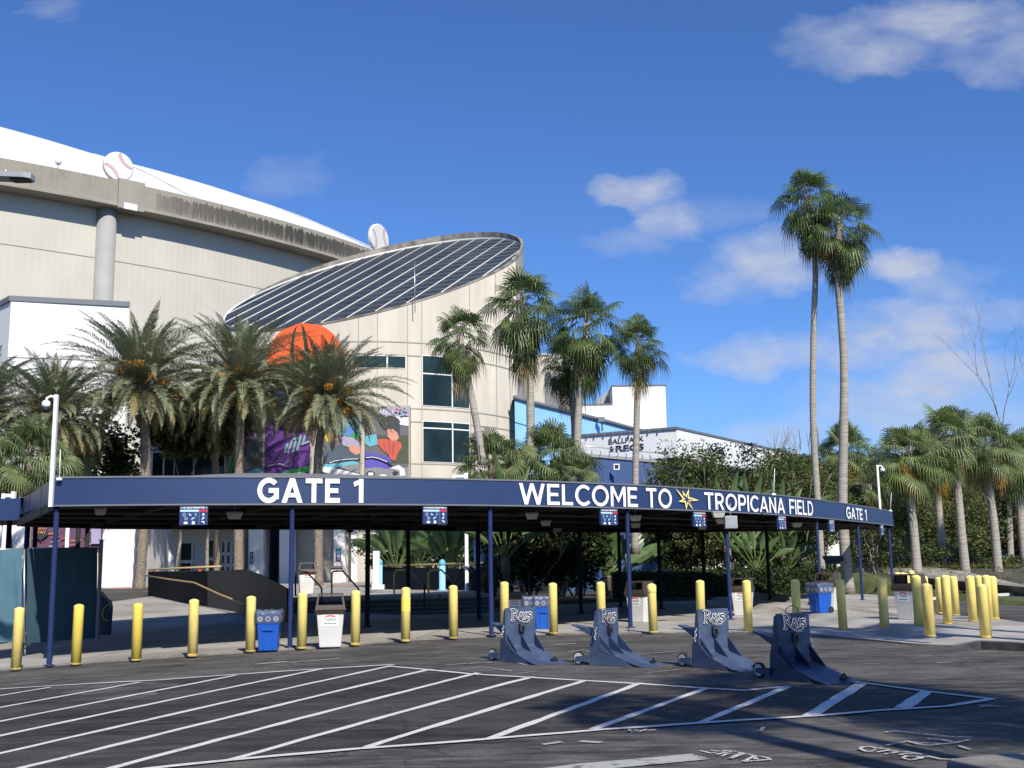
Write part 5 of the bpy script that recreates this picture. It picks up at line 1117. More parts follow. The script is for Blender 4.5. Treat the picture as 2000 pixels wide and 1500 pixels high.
mb=MB(); p=W(190,1246,27.4); mb.box((p.x-.04,p.y-.04,p.z-.02),(p.x+.03,p.y+.04,p.z+2.35),'cap'); t=thing('screen_end_post','grey end post of the shaded teal screen','post',(0,0,0)); mb.build('post',t); mb=MB(); mb.box((p.x-.06,p.y-.06,p.z+2.35),(p.x+.05,p.y+.06,p.z+2.37),'cap'); mb.build('cap',t)
# folded dark blue equipment with a yellow hook
p=W(204,1240,29); t=thing('folded_stanchion','dark navy folded stanchion with a yellow hook beside the teal screen','stanchion',tuple(p))
mb=MB(); mb.prism([(-.14,-.1,0),(.12,-.1,0),(.14,-.1,.7),(.1,-.1,.85),(-.02,-.1,.95),(-.14,-.1,1.1)],(0,.25,0),'navyd'); mb.build('body',t); mb=MB(); mb.tube([(.12,-.12,.78),(.02,-.14,.7),(-.03,-.14,.58),(.0,-.14,.42),(.12,-.14,.36)],.018,'yelpaint',6); mb.build('hook',t)
# hoarding poster under the rear canopy
t=thing('banner_hoarding','dark red and plum banner reading STAY behind the teal screens','banner',tuple(W(128,1075,38))); b=Vector(t.location)
mb=MB(); wq(mb,60,199,1028,1080,38,'dplum',.05); mb.v=[(x-b.x,y-b.y,z-b.z) for x,y,z in mb.v]; mb.build('panel',t); mb=MB(); k=0
rr_=random.Random(5)
for i in range(26):
    k+=1; x=rr_.uniform(64,194); y=rr_.uniform(1034,1074); w_=rr_.uniform(8,24); h_=rr_.uniform(1.2,2.6); m_=rr_.choice(['dpink','dorange','lilac','dpink','dplum','mgrey']); poly(mb,[(max(61,x-w_/2),y),(min(198,x+w_/2),y-1.5),(min(198,x+w_/2),y+h_-1.5),(max(61,x-w_/2),y+h_)],37.97-k*.002,m_)
poly(mb,[(178,1031),(197,1031),(197,1062),(178,1062)],37.9,'lilac'); poly(mb,[(64,1036),(94,1034),(94,1044),(79,1056),(66,1046)],37.89,'navyink'); mb.v=[(x-b.x,y-b.y,z-b.z) for x,y,z in mb.v]; mb.build('print',t)
mb=MB(); vs,fs,_=textgeo('STAY',1,.03); mb.raw([W(68+u*22,1042.5-v*6,37.87)-b for u,v in vs],fs,'dorange'); vs,fs,_=textgeo('HERE TO',1,.03); mb.raw([W(67+u*23,1034-v*3,37.87)-b for u,v in vs],fs,'dorange'); mb.build('lettering',t)
for x,lb in((128,'slim white pole before the dark red banner'),(4,'slim white pole at the left edge under the rear canopy')):
    p=W(x,1115,36); t=thing('white_pole',lb,'pole',tuple(p),0,'slim white poles'); mb=MB(); mb.lathe([(.12,-.3),(.12,-.27),(.06,-.26),(.06,2.2)],(0,0,0),'white',10); mb.build('shaft',t); mb=MB(); mb.lathe([(.07,2.2),(.07,2.24),(.02,2.27)],(0,0,0),'white',10); mb.build('cap',t)
# ================================================================== BOLLARDS
def bollard_mesh(m,h=1.,r=.098):
    mb=MB(); mb.lathe([(r,0),(r,h-.055),(r*1.005,h-.05),(r*.93,h-.03),(r*.62,h-.008),(r*.2,h+.002),(.004,h+.004)],(0,0,0),m,28); return mb
BOL=[(30,1186,1308),(147,1180,1298),(265,1178,1290),(375,1170,1282),(488,1164,1273),(588,1157,1267),(693,1153,1260),(791,1147,1253),(885,1143,1247),(985,1136,1239),(1080,1138,1238),(1175,1136,1237),(1275,1140,1236),(1369,1133,1233),(1461,1133,1232),(1557,1131,1231),(1646,1131,1229),(1727,1128,1226)]
near_=['at the left edge before the sunlit teal screen','right of the canopy corner post, before the shaded teal screen','before the open floor between the teal screen and the ramp wall','before the ramp wall, with open pavement both sides','just left of the blue recycling bin with the liner','between the blue post under GATE and the white trash bin','just right of the white trash bin with the orange logo','the one with a brighter yellow patch, before the steps','right of the steps, next to the blue post left of WELCOME','directly left of the first slate blue barrier, with a bin behind','right of the dark blue bins behind the first barrier','behind the second slate blue barrier','the only one with a collar ring below its cap','behind the third slate blue barrier, half in tree shade','right of the third barrier before a white bin','straight behind the navy barrier, half in tree shade','shaded and olive looking, right of the blue bin on wheels','with a bright sun patch low down, right end of the long row']
def put_bollard(i,px,yt,yb,label,grp,m='yellow'):
    p=GP(px+1,yb,0,True); a=W(px,yt,p.y+.0); h=max(.9,a.z-p.z)
    t=thing('bollard',label,'bollard',tuple(p),random.uniform(0,6),grp); t.rotation_euler[0]=R_(random.uniform(-.5,.5)); t.rotation_euler[1]=R_(random.uniform(-.6,.6))
    bollard_mesh(m,h).build('sleeve',t)
    mb=MB(); mb.lathe([(.103,0),(.101,.02),(.0995,.028+random.uniform(0,.03))],(0,0,0),'scuff',24); mb.build('base',t)
    return t,h
for i,(px,yt,yb) in enumerate(BOL):
    t,h=put_bollard(i,px,yt,yb,'yellow bollard '+near_[i],'yellow bollards in the long front row','yellow2' if i in(1,2) else 'yellow')
    if i==12: mb=MB(); mb.lathe([(.099,h-.2),(.104,h-.195),(.104,h-.04),(.06,h-.005),(.01,h+.008)],(0,0,0),'yellow',24); mb.build('collar',t)
    if i==7: mb=MB(); mb.lathe([(.0985,h*.55),(.0992,h*.56),(.0992,h*.8),(.0985,h*.81)],(0,0,0),'yellow2',24); mb.build('patch',t)
B2=[(1756,1117.7,1180.5,'thin looking, closest to the canopy end post'),(1766,1118,1184,'second from the canopy end post in the rear group'),(1773,1120,1187,'behind the white bin, third from the canopy end post'),(1783,1114,1178,'tallest looking behind the white bin in the rear group'),(1794,1123,1222,'front one just right of the white bin of the right group'),(1809,1125,1186,'mostly hidden behind the shaded olive one'),
(1816,1139,1243,'in full shade, olive brown, standing above the kerb start'),(1837,1127,1199,'slim one behind and left of the tallest middle one'),(1851,1123,1219,'middle front of the right group, right of the shaded one'),(1866.5,1125,1202,'behind and right of the middle front one'),(1900,1124,1214,'standing alone between the middle ones and the right trio'),(1916,1124,1200,'only its top peeking out at the back of the right trio'),
(1931,1123,1211,'rear one directly behind the frontmost right bollard'),(1942.5,1125,1209.5,'rightmost one of the whole photo'),(1925,1140.5,1246,'frontmost one at the right, by the kerb')]
for i,(px,yt,yb,lb) in enumerate(B2): put_bollard(i,px,yt,yb,'yellow bollard '+lb,'yellow bollards in the cluster at the right')
# ================================================================== BINS
def trash_bin(label,px,yb,rz,logo=True,sc=1.,Y=None,group='white trash bins with brown hoods'):
    p=GP(px,yb,0,True) if Y is None else W(px,yb,Y)
    t=thing('trash_bin',label,'trash bin',tuple(p),rz,group); t.scale=(sc,)*3
    w0,w1,h=.215,.275,.70; mb=MB()
    mb.hexa([(-w0,-w0,0),(w0,-w0,0),(w0,w0,0),(-w0,w0,0)],[(-w1,-w1,h),(w1,-w1,h),(w1,w1,h),(-w1,w1,h)],'binw'); mb.build('body',t,bevel=.02)
    mb=MB(); g=.315; mb.hexa([(-w1-.01,-w1-.01,h-.04),(w1+.01,-w1-.01,h-.04),(w1+.01,w1+.01,h-.04),(-w1-.01,w1+.01,h-.04)],[(-g,-g,h+.05),(g,-g,h+.05),(g,g,h+.05),(-g,g,h+.05)],'binb')
    k=.25; zt=h+.36; z0=h+.05
    fr=[(-g+.01,-g+.01),(g-.01,-g+.01),(g-.01,g-.01),(-g+.01,g-.01)]; tp=[(-k,-k),(k,-k),(k,k),(-k,k)]
    P=lambda i,t_: Vector((fr[i][0]*(1-t_)+tp[i][0]*t_,fr[i][1]*(1-t_)+tp[i][1]*t_,z0+(zt-z0)*t_))
    for i in range(4): # four framed faces
        j=(i+1)%4; a,b,c,d=P(i,0),P(j,0),P(j,1),P(i,1)
        if i in(0,2):
            q=lambda u,v:(a*(1-u)+b*u)*(1-v)+(d*(1-u)+c*u)*v
            for (u0,u1,v0,v1) in((0,1,0,.30),(0,1,.9,1),(0,.07,.30,.9),(.93,1,.30,.9)): mb.face([q(u0,v0),q(u1,v0),q(u1,v1),q(u0,v1)],'binb')
        else: mb.face([a,b,c,d],'binb')
    mb.face([P(i,1) for i in range(4)],'binb'); mb.build('hood',t)
    mb=MB(); mb.box((-.2,-.19,h+.0),(.2,.19,h+.1),'black'); mb.build('liner',t)
    if logo:
        def slot(ang): return Matrix.Rotation(ang,4,'Z')
        for ang in(0,PI/2):
            mb=MB(); R4=slot(ang); yl=lambda z:-(w0+(w1-w0)*z/h)-.004
            q=lambda x,z,e=0:tuple(R4@Vector((x,yl(z)-e,z)))
            mb.face([q(-.17,.42),q(.16,.42),q(.17,.66),q(-.18,.66)],'white')
            for k_ in range(5):
                a0=PI*(.08+.17*k_); a1=a0+PI*.14; mb.face([q(.05*math.cos(a0),.595+.02*math.sin(a0),.003),q(.12*math.cos(a0),.595+.05*math.sin(a0),.003),q(.12*math.cos(a1),.595+.05*math.sin(a1),.003),q(.05*math.cos(a1),.595+.02*math.sin(a1),.003)],'orange')
            vs,fs,_=textgeo('Tropicana',1,.01); mb.raw([q(-.12+u*.24,.515+v*.075,.003) for u,v in vs],fs,'green')
            for k_ in range(7): x=-.12+k_*.035; mb.face([q(x,.46,.003),q(x+.022,.462,.003),q(x+.022,.49,.003),q(x+.004,.488,.003)],'navyink')
            mb.build('logo_panel',t)
    return t
trash_bin('white trash bin with brown hood and orange logo, alone in full sun',645,1263,R_(8))
trash_bin('white trash bin with orange logo behind the first barrier, beside the dark blue bins',1004,1222,R_(4))
trash_bin('white trash bin seen from its plain side, left of the collared bollard',1252,1215,R_(-38))
trash_bin('white trash bin partly behind a bollard left of the navy barrier',1452,1202,R_(-22))
trash_bin('white trash bin right behind the wheeled blue bin',1619,1192,R_(-30))
trash_bin('white trash bin between the yellow bollards of the right cluster',1781,1210,R_(-55))
trash_bin('small looking trash bin on the plaza behind the steps, left one',598,1160,R_(15),True,1.,38.5)
trash_bin('farther trash bin on the plaza beside the white column',657,1139,R_(10),True,1.,55)
def blue_bin(label,px,yb,rz,kind='liner',sc=1.):
    p=GP(px,yb,0,True); t=thing('recycling_bin',label,'recycling bin',tuple(p),rz,'blue recycling bins'); t.scale=(sc,)*3
    mb=MB(); w0,d0,w1,d1,h=.18,.2,.235,.25,.74
    mb.hexa([(-w0,-d0,0),(w0,-d0,0),(w0,d0,0),(-w0,d0,0)],[(-w1,-d1,h),(w1,-d1,h),(w1,d1,h),(-w1,d1,h)],'bluebin')
    mb.hexa([(-w1-.02,-d1-.02,h),(w1+.02,-d1-.02,h),(w1+.02,d1+.02,h),(-w1-.02,d1+.02,h)],[(-w1-.02,-d1-.02,h+.04),(w1+.02,-d1-.02,h+.04),(w1+.02,d1+.02,h+.04),(-w1-.02,d1+.02,h+.04)],'bluebin'); mb.build('body',t,bevel=.015)
    mb=MB(); yf=lambda z:-(d0+(d1-d0)*z/h)
    mb.box((-.1,yf(.5)-.03,.40),(.1,yf(.5)+.02,.44),'bluebin'); mb.box((-.105,yf(.3)-.012,.03),(-.09,yf(.3)+.03,.6),'bluebin'); mb.box((.09,yf(.3)-.012,.03),(.105,yf(.3)+.03,.6),'bluebin'); mb.build('handle_ribs',t)
    mb=MB(); mb.box((-.1,-.1,h+.041),(.1,.1,h+.05),'black'); mb.build('opening',t)
    # draped clear liner with sticker discs
    mb=MB(); n=40; vs=[]; r=random.Random(int(px))
    lv=[(.86,.03,h+.07),(1.04,.012,h+.055),(1.10,.02,h-.03),(1.07,.02,h-.12),(1.03,.02,h-.20)]
    for s_,j_,z in lv:
        for k in range(n):
            a=2*PI*k/n; c_,s2=math.cos(a),math.sin(a); e=max(abs(c_),abs(s2)); vs.append(((w1+.01)*c_/e*s_+r.uniform(-j_,j_)*.35,(d1+.01)*s2/e*s_+r.uniform(-j_,j_)*.35,z+r.uniform(-j_,j_)*.7))
    mb.raw(vs,[(j*n+k,j*n+(k+1)%n,(j+1)*n+(k+1)%n,(j+1)*n+k) for j in range(4) for k in range(n)],'bag',True); mb.build('liner',t)
    def disc(x,y,z,ang,m='white',rr=.062,e=0):
        mx=Matrix.Rotation(ang,4,'Z'); return [tuple(mx@Vector((x+rr*math.cos(2*PI*k/18),y-e,z+rr*math.sin(2*PI*k/18)))) for k in range(18)]
    mb=MB()
    for ang,hw in((0,d1),(PI/2,w1)):
        for j,x in enumerate((-.155,0,.155)):
            mb.face(disc(x,-hw-.012,h-.11,ang,rr=.055),'white')
            if j==1: mb.face(disc(x,-hw-.012,h-.11,ang,rr=.04,e=.003)[::6],'signb')
            else: mb.face(disc(x+.005,-hw-.012,h-.11,ang,rr=.018,e=.003)[::4],'lampgrey')
    mb.build('sticker',t)
    if kind=='wheel':
        for sx_ in(-1,1):
            mb=MB(); mb.tube([(sx_*.16,.2,.085),(sx_*.215,.2,.085)],.085,'tyre',16,smooth=False); mb.build('wheel',t)
        mb=MB(); mb.tube([(-.2,.28,h),(-.2,.34,h+.02),(.2,.34,h+.02),(.2,.28,h)],.014,'bluebin',6); mb.build('push_handle',t)
    return t
blue_bin('bright blue recycling bin with a clear liner and three round stickers, in full sun',525,1270,R_(6))
blue_bin('dark looking blue recycling bin behind the first barrier',1040,1228,R_(3),sc=.98); blue_bin('blue recycling bin partly behind the bollard right of the first barrier',1061,1228,R_(3),sc=.98)
blue_bin('wheeled blue recycling bin seen from the side near the navy barrier',1603,1197,R_(-62),'wheel')
# ================================================================== PORTABLE VEHICLE BARRIERS
def barrier(label,px,py,yaw,m,handle=False,chain=False):
    p=GP(px,py); t=thing('vehicle_barrier',label,'vehicle barrier',(p.x,p.y,p.z+.006),yaw,'portable steel vehicle barriers'); Wd=.31; Hh=.86
    # curved plate: local -Y is the front. profile of the front surface (y,z)
    prof=[(.0,Hh),(-.002,.62),(-.004,.42),(-.008,.26),(-.03,.225),(-.10,.20),(-.22,.17),(-.42,.105),(-.62,.045),(-.84,.0)]
    mb=MB(); vs=[]; n=len(prof)
    for x in(-Wd,Wd):
        for y,z in prof: vs.append((x,y,z))
    fs=[(i,i+1,n+i+1,n+i) for i in range(n-1)]; mb.raw(vs,fs,m,False)
    mb.build('curved_plate',t).modifiers.new('solid','SOLIDIFY').thickness=.018
    mb=MB()
    for sx_ in(-1,1): # side flanges behind the plate, tapering towards the top
        x=sx_*Wd; mb.prism([(x,.02,0),(x,.02,Hh-.03),(x,.05,Hh-.03),(x,.09,.55),(x,.16,.3),(x,.18,0)],(-sx_*.018,0,0),m)
        mb.prism([(x,.02,0),(x,.02,.36),(x,-.05,.31),(x,-.22,.168),(x,-.42,.10),(x,-.6,.0)],(-sx_*.016,0,0),m)
    mb.build('side_flange',t)
    mb=MB()
    for x in(-Wd+.03,0,Wd-.03): mb.prism([(x-.008,-.006,.44),(x-.008,-.006,.22),(x-.008,-.27,.15),(x-.008,-.27,.17)],(.016,0,0),'glyph' if m=='barriern' else 'barriern')
    mb.build('gusset',t)
    mb=MB(); mb.box((-.05,-.05,.47),(-.03,-.003,.60),'dark'); mb.box((-.05,-.06,.47),(.05,-.003,.49),'dark'); mb.box((.025,-.05,.49),(.05,-.003,.56),'dark'); mb.build('latch_bracket',t)
    mb=MB(); mb.box((.08,-.74,.035),(.2,-.68,.06),'dark'); mb.tube([(.10,-.71,.06),(.14,-.71,.10),(.18,-.71,.06)],.014,'dark',6); mb.build('foot_shackle',t)
    mb=MB(); mb.prism([(-Wd+.05,.05,.50),(-.02,.05,.50),(-.10,.52,.585),(-Wd+.08,.55,.59)],(0,0,.02),m); mb.prism([(-Wd+.05,.05,.38),(-Wd+.05,.05,.50),(-Wd+.08,.5,.585)],(.015,0,0),m); mb.build('tow_arm',t)
    for x in(-Wd-.03,Wd-.06):
        mb=MB(); c=Vector((x,.36,.10)); mb.tube([c,c+Vector((.045,0,0))],.102,'tyre',22,smooth=False); wo=mb.build('wheel',t)
        mb=MB(); mb.tube([c+Vector((-.004,0,0)),c+Vector((.049,0,0))],.08,'rim',20,smooth=False); mb.tube([c+Vector((-.012,0,0)),c+Vector((.055,0,0))],.02,'dark',8); mb.build('rim',wo)
    mb=MB(); mb.prism([(-Wd-.04,.14,.04),(-Wd-.04,.40,.07),(-Wd-.04,.40,.125),(-Wd-.04,.14,.15)],(-.012,0,0),m); mb.prism([(Wd-.01,.14,.04),(Wd-.01,.40,.07),(Wd-.01,.40,.125),(Wd-.01,.14,.15)],(.012,0,0),m); mb.tube([(-Wd,.36,.095),(Wd,.36,.095)],.014,'dark',6); mb.build('wheel_bracket',t)
    if handle: mb=MB(); mb.tube([(-.13,.01,Hh-.02),(-.11,.01,Hh+.06),(-.04,.01,Hh+.095),(.04,.01,Hh+.095),(.11,.01,Hh+.06),(.13,.01,Hh-.02)],.006,'dark',6); mb.build('carry_hoop',t)
    mb=MB(); x=Wd+.01 if chain else -Wd-.02; z=.55; k_=0
    for k in range(4):
        c=Vector((x+(.02*k if chain else -.01*k),.03,z-.045*k)); r=.026
        pts=[c+Vector((r*.6*math.cos(a) if k%2 else 0,(0 if k%2 else r*.6*math.cos(a)),r*1.2*math.sin(a))) for a in [2*PI*q/10 for q in range(11)]]; mb.tube(pts,.007,'steel',5,caps=False)
    mb.build('chain',t)
    # logo: white outline layer and dark letters with a swoosh tail
    mb=MB()
    RY={'R':[(.10,.0,.10,1),(.10,.96,.22,.96),(.22,.96,.30,.8),(.30,.8,.22,.55),(.14,.55,.22,.55),(.18,.55,.30,.22),(.30,.22,.42,-.05),(.42,-.05,.58,-.18),(.58,-.2,.74,-.17),(.74,-.17,.82,-.08),(.02,.97,.16,.97),(.03,.02,.17,.02)],
        'A':[(.36,.1,.46,.66),(.56,.1,.46,.66),(.39,.28,.53,.28)],'Y':[(.56,.66,.63,.38),(.70,.66,.63,.38),(.63,.38,.63,.1)]}
    zz=0
    SG=textgeo('S',1,.02)
    for layer,(mm,ww) in enumerate((('white',.105),('glyph',.055))):
        for gx in ((.0,.0),) if layer else ((.0,.012),(.0,-.012),(.012,0),(-.012,0)):
            zz+=1; mb.raw([((.72+u*.23+gx[0]*2-.48)*.47,-.022-zz*.0002,.655+(.10+v*.58+gx[1]*5)*.185) for u,v in SG[0]],SG[1],mm)
        for c in 'RAY':
            for (x0,y0,x1,y1) in RY[c]:
                sx_,sz_=.47,.185; ax,az,bx_,bz=(x0-.48)*sx_,.655+y0*sz_,(x1-.48)*sx_,.655+y1*sz_; dx,dz=bx_-ax,bz-az; l=math.hypot(dx,dz) or 1; wv=ww*.30*(1.15 if abs(dz)>abs(dx) else .8); nx,nz_=-dz/l*wv/2,dx/l*wv/2; ex,ez=dx/l*wv*.42,dz/l*wv*.42
                zz+=1; y=-.022-zz*.0002; mb.face([(ax+nx-ex,y,az+nz_-ez),(ax-nx-ex,y,az-nz_-ez),(bx_-nx+ex,y,bz-nz_+ez),(bx_+nx+ex,y,bz+nz_+ez)],mm)
    mb.build('team_logo',t)
    return t
barrier('slate blue steel barrier with a team logo, leftmost of the four',1018,1291,R_(36),'barrier')
barrier('slate blue steel barrier turned most sideways, with both wheels visible, second of the four',1190,1297,R_(54),'barrier')
barrier('slate blue steel barrier with a team logo, left of the dark navy one',1397,1303,R_(33),'barrier')
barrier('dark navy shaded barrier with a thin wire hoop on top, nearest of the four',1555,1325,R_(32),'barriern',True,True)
# street lamp head reaching in from the left
p=W(30,347,17.5); t=thing('street_lamp','grey street lamp head reaching in at the upper left edge','street lamp',(p.x-3.,p.y-.3,0))
mb=MB(); zz=p.z; mb.lathe([(.2,0),(.2,.1),(.09,.12),(.07,zz+.1)],(0,0,0),'lampgrey',14); mb.build('pole',t); mb=MB(); mb.tube([(0,0,zz),(2.2,.2,zz+.03),(2.75,.28,zz+.03)],.035,'lampgrey',8); mb.build('arm',t)
mb=MB(); mb.prism([(2.6,.12,zz-.02),(3.2,.14,zz-.045),(3.3,.2,zz-.05),(3.3,.38,zz-.05),(3.2,.44,zz-.045),(2.6,.42,zz-.02)],(0,0,.09),'lampgrey'); mb.build('lamp_head',t); mb=MB(); mb.prism([(2.95,.17,zz-.06),(3.25,.2,zz-.07),(3.25,.38,zz-.07),(2.95,.4,zz-.06)],(0,0,.012),'black'); mb.build('light_panel',t); mb=MB(); mb.lathe([(.03,.07),(.03,.12),(.015,.13)],(2.85,.27,zz),'steel',10); mb.build('sensor',t)
# ================================================================== VEGETATION
UP=Vector((0,0,1))
def fan_leaf(mb,base,d,pet,R,m,rnd,nseg=22,droop=.35,half=2.0,petm='rachis',fold=.1,tw=1.):
    d=d.normalized(); side=d.cross(UP); side=side.normalized() if side.length>.05 else Vector((1,0,0)); nrm=side.cross(d).normalized()
    hub=base+d*pet-UP*pet*pet*.12
    w_=.018; mb.raw([base-side*w_,base+side*w_,hub+side*w_*.6,hub-side*w_*.6],[(0,1,2,3)],petm)
    ro=rnd.uniform(-.85,.85); side=(side*math.cos(ro)+nrm*math.sin(ro)).normalized(); d2=(d-UP*rnd.uniform(.15,.55)).normalized(); nrm=side.cross(d2).normalized(); vs=[hub];fs=[]
    for k in range(nseg):
        a=-half+2*half*(k+.5)/nseg; da=half/nseg*.74; rr=R*(1-.16*abs(a)/half)*rnd.uniform(.9,1.06)
        def vec(an): return (d2*math.cos(an)+side*math.sin(an))
        lift=fold*(1 if k%2 else -1)*.12
        mid=vec(a)*rr*.55; L0=hub+vec(a-da)*rr*.52+nrm*(R*.06+lift*R*.3)-UP*droop*R*.08; R0=hub+vec(a+da)*rr*.52+nrm*(R*.06-lift*R*.3)-UP*droop*R*.08
        tip=hub+vec(a)*rr*rnd.uniform(.72,.95)-UP*R*droop*rnd.uniform(.5,1.35)
        m1=(hub+vec(a)*rr*.76)-UP*droop*R*.28; ws=side*math.cos(a)*0+ (vec(a+.5*PI))*R*.018*tw
        b=len(vs); vs+=[L0,R0,m1-ws,m1+ws,tip]; fs+=[(0,b,b+1),(b,b+2,b+3,b+1),(b+2,b+4,b+3)]
    mb.raw(vs,fs,m)
def fan_crown(rnd,n,R,pet,mats,elmax=85,elmin=-60,droop=(.15,.7),nseg=22,dead=.0,deadm='dead',tw=1.,flat=1.):
    mb=MB()
    for i in range(n):
        t=(i+.5)/n; el=elmax+(elmin-elmax)*t**.85; az=i*2.39996+rnd.uniform(-.25,.25); e=R_(el+rnd.uniform(-12,12))
        d=Vector((math.cos(az)*math.cos(e),math.sin(az)*math.cos(e),math.sin(e)*flat))
        isd=t>1-dead; m=(deadm if not isinstance(deadm,(list,tuple)) else rnd.choice(deadm)) if isd and rnd.random()<.85 else rnd.choice(mats)
        fan_leaf(mb,Vector((0,0,rnd.uniform(-.15,.1)-t*.25)),d,pet*rnd.uniform(.6,1.25)*(1-.25*isd),R*rnd.uniform(.85,1.12)*(.85 if isd else 1),m,rnd,nseg,droop[0]+(droop[1]-droop[0])*t,tw=tw)
    return mb
def trunk_px(pts,Y,base=None): # centre line from pixels at depth Y
    return [W(x,y,Y) for x,y in pts]
def palm(name,label,cat,pts,Y,r0,r1,crown,ctop=None,group=None,bark='greybark',rings=26,jag=0,scale=1.,extra=None,rot=0,lean=None):
    P=[W(x,y,Y) for x,y in pts]; base=P[0].copy(); t=thing(name,label,cat,tuple(base),0,group)
    Q=smooth([p-base for p in P],max(3,rings//len(P))); Q[0].z-=.15; mb=MB(); n=len(Q)
    rad=[(r0+(r1-r0)*min(1,i/(n-1))**.6)*(1+random.uniform(-.03,.03))*(1.22 if i==0 else 1.06 if i==1 else 1) for i in range(n)]
    mb.tube(Q,rad,bark,14,jag=jag); mb.build('trunk',t)
    c=crown.copy(); COL.objects.link(c); c.parent=t; c.location=Q[-1]; c.rotation_euler=(0,0,rot); c.scale=(scale,)*3; c.name='crown'
    if extra:
        for e in extra:
            c2=e.copy(); COL.objects.link(c2); c2.parent=t; c2.location=Q[-1]; c2.rotation_euler=(0,0,rot); c2.scale=(scale,)*3
    return t
def proto(mb,name):
    o=mb.build(name); COL.objects.unlink(o); return o
# ---- date palm crown
def date_crown(seed,n=150,Lf=4.9):
    rnd=random.Random(seed); mb=MB(); 
    for i in range(n):
        t=(i+.5)/n; el=R_(86-112*t**1.0+rnd.uniform(-7,7)); az=i*2.39996+rnd.uniform(-.2,.2); Lr=Lf*rnd.uniform(.88,1.08)*(.76+.46*math.sin(PI*min(1,t*1.1)))
        h=Vector((math.cos(az),math.sin(az),0)); K=16; pts=[]; p=Vector((0,0,-.2*t))+h*.12; ang=el; sl=Lr/K
        sag=R_(2.0+3.4*math.cos(max(el,-.2)))*rnd.uniform(.75,1.3)
        for k in range(K+1): pts.append(p.copy()); p=p+(h*math.cos(ang)+UP*math.sin(ang))*sl; ang-=sag*(.35+k/K*1.15)
        m='datey' if t>.82 and rnd.random()<.75 else 'date'
        side=h.cross(UP)
        for k in range(K):
            a,b=pts[k],pts[k+1]; w0=.035*(1-k/K)+.006; mb.raw([a-side*w0,a+side*w0,b+side*w0*.8,b-side*w0*.8],[(0,1,2,3)],'rachis')
        for k in range(2,K):
            a,b=pts[k],pts[k+1]; dv=(b-a).normalized(); up=side.cross(dv).normalized()
            for q in range(6):
                u=(k+q/6)/K; o=a.lerp(b,q/6); ll=.58*math.sin(PI*min(1,.18+u*.86))**.7*rnd.uniform(.85,1.1)
                for s_ in(-1,1):
                    v=(side*s_*.9+dv*.8+up*rnd.uniform(.0,.75)).normalized(); e_=o+v*ll-UP*ll*.12*rnd.uniform(.2,1.4)
                    wv=dv.cross(v).cross(v).normalized()*.021; mm=o.lerp(e_,.4)+UP*.01
                    mb.raw([o,mm-wv,e_,mm+wv],[(0,1,2,3)],m)
    fr=MB()
    for i in range(15):
        az=i*2.4+rnd.uniform(-.3,.3); el=R_(rnd.uniform(-25,55)); d=Vector((math.cos(az)*math.cos(el),math.sin(az)*math.cos(el),math.sin(el))); c=d*rnd.uniform(1.3,1.9)-UP*.15
        fr.tube([Vector((0,0,0)),d*.7+UP*.15,c],.02,'rachis',5)
        for k in range(70):
            a=c+Vector((rnd.gauss(0,.12),rnd.gauss(0,.12),0)); b=a+Vector((rnd.gauss(0,.14),rnd.gauss(0,.14),-rnd.uniform(.1,.45))); w_=Vector((.014,.0,.010)); w2=Vector((0,.014,.008)); fr.face([a-w_,a+w_,b+w_,b-w_],'fruit'); 
            q=a.lerp(b,rnd.random()); s_=.03; fr.raw([q+Vector((-s_,0,0)),q+Vector((0,-s_,0)),q+Vector((s_,0,0)),q+Vector((0,s_,0)),q+Vector((0,0,s_)),q-Vector((0,0,s_))],[(0,1,4),(1,2,4),(2,3,4),(3,0,4),(1,0,5),(2,1,5),(3,2,5),(0,3,5)],'fruit')
    bt=MB(); prof=[(.24,-1.5),(.34,-1.1),(.42,-.6),(.38,-.1),(.2,.2)]; bt.lathe(prof,(0,0,0),'datebark',14)
    for k in range(70):
        a=rnd.uniform(0,2*PI); z=rnd.uniform(-1.4,0); r=.38; p=Vector((r*math.cos(a),r*math.sin(a),z)); o=Vector((math.cos(a),math.sin(a),.9)).normalized()*rnd.uniform(.15,.35); w_=Vector((-math.sin(a),math.cos(a),0))*.06; bt.raw([p-w_,p+w_,p+o+w_*.6,p+o-w_*.6],[(0,1,2,3)],'rachis' if k%3 else 'datebark')
    # small ferns growing in the boots
    for k in range(60):
        a=rnd.uniform(0,2*PI); z=rnd.uniform(-1.3,-.3); p=Vector((.4*math.cos(a),.4*math.sin(a),z)); o=Vector((math.cos(a),math.sin(a),rnd.uniform(-.5,.8)))*rnd.uniform(.15,.4); w_=Vector((-math.sin(a),math.cos(a),0))*.05; bt.raw([p,p+o*.5-w_,p+o,p+o*.5+w_],[(0,1,2,3)],'fanb')
    return proto(mb,'crown'),proto(fr,'fruit_clusters'),proto(bt,'trunk_head')
D1=date_crown(11); D2=date_crown(23,135,5.1); D3=date_crown(37,155,4.7)
def date_palm(label,pts,Y,D,rot,sc=1.,r=.27): return palm('date_palm',label,'date palm',pts,Y,r,r*.82,D[0],None,'date palms before the entrance','datebark',40,.10,sc,[D[1],D[2]],rot)
date_palm('feathery date palm with orange fruit, leftmost of the three big ones before the white block',[(272,1152),(281,1000),(284,860),(274,752)],60,D1,.4,1.0,.29)
date_palm('feathery date palm with orange fruit, middle of the three big ones',[(466,1130),(466,1000),(468,860),(472,752)],61,D2,1.3,.96)
date_palm('feathery date palm in front of the orange sign, right one of the three big ones',[(622,1143),(622,1000),(622,880),(641,780)],60,D3,2.6,.90,.25)
date_palm('smaller date palm behind, between the first and second big date palms',[(424,1130),(424,1000),(420,900),(410,820)],66,D2,4.,.8,.22)
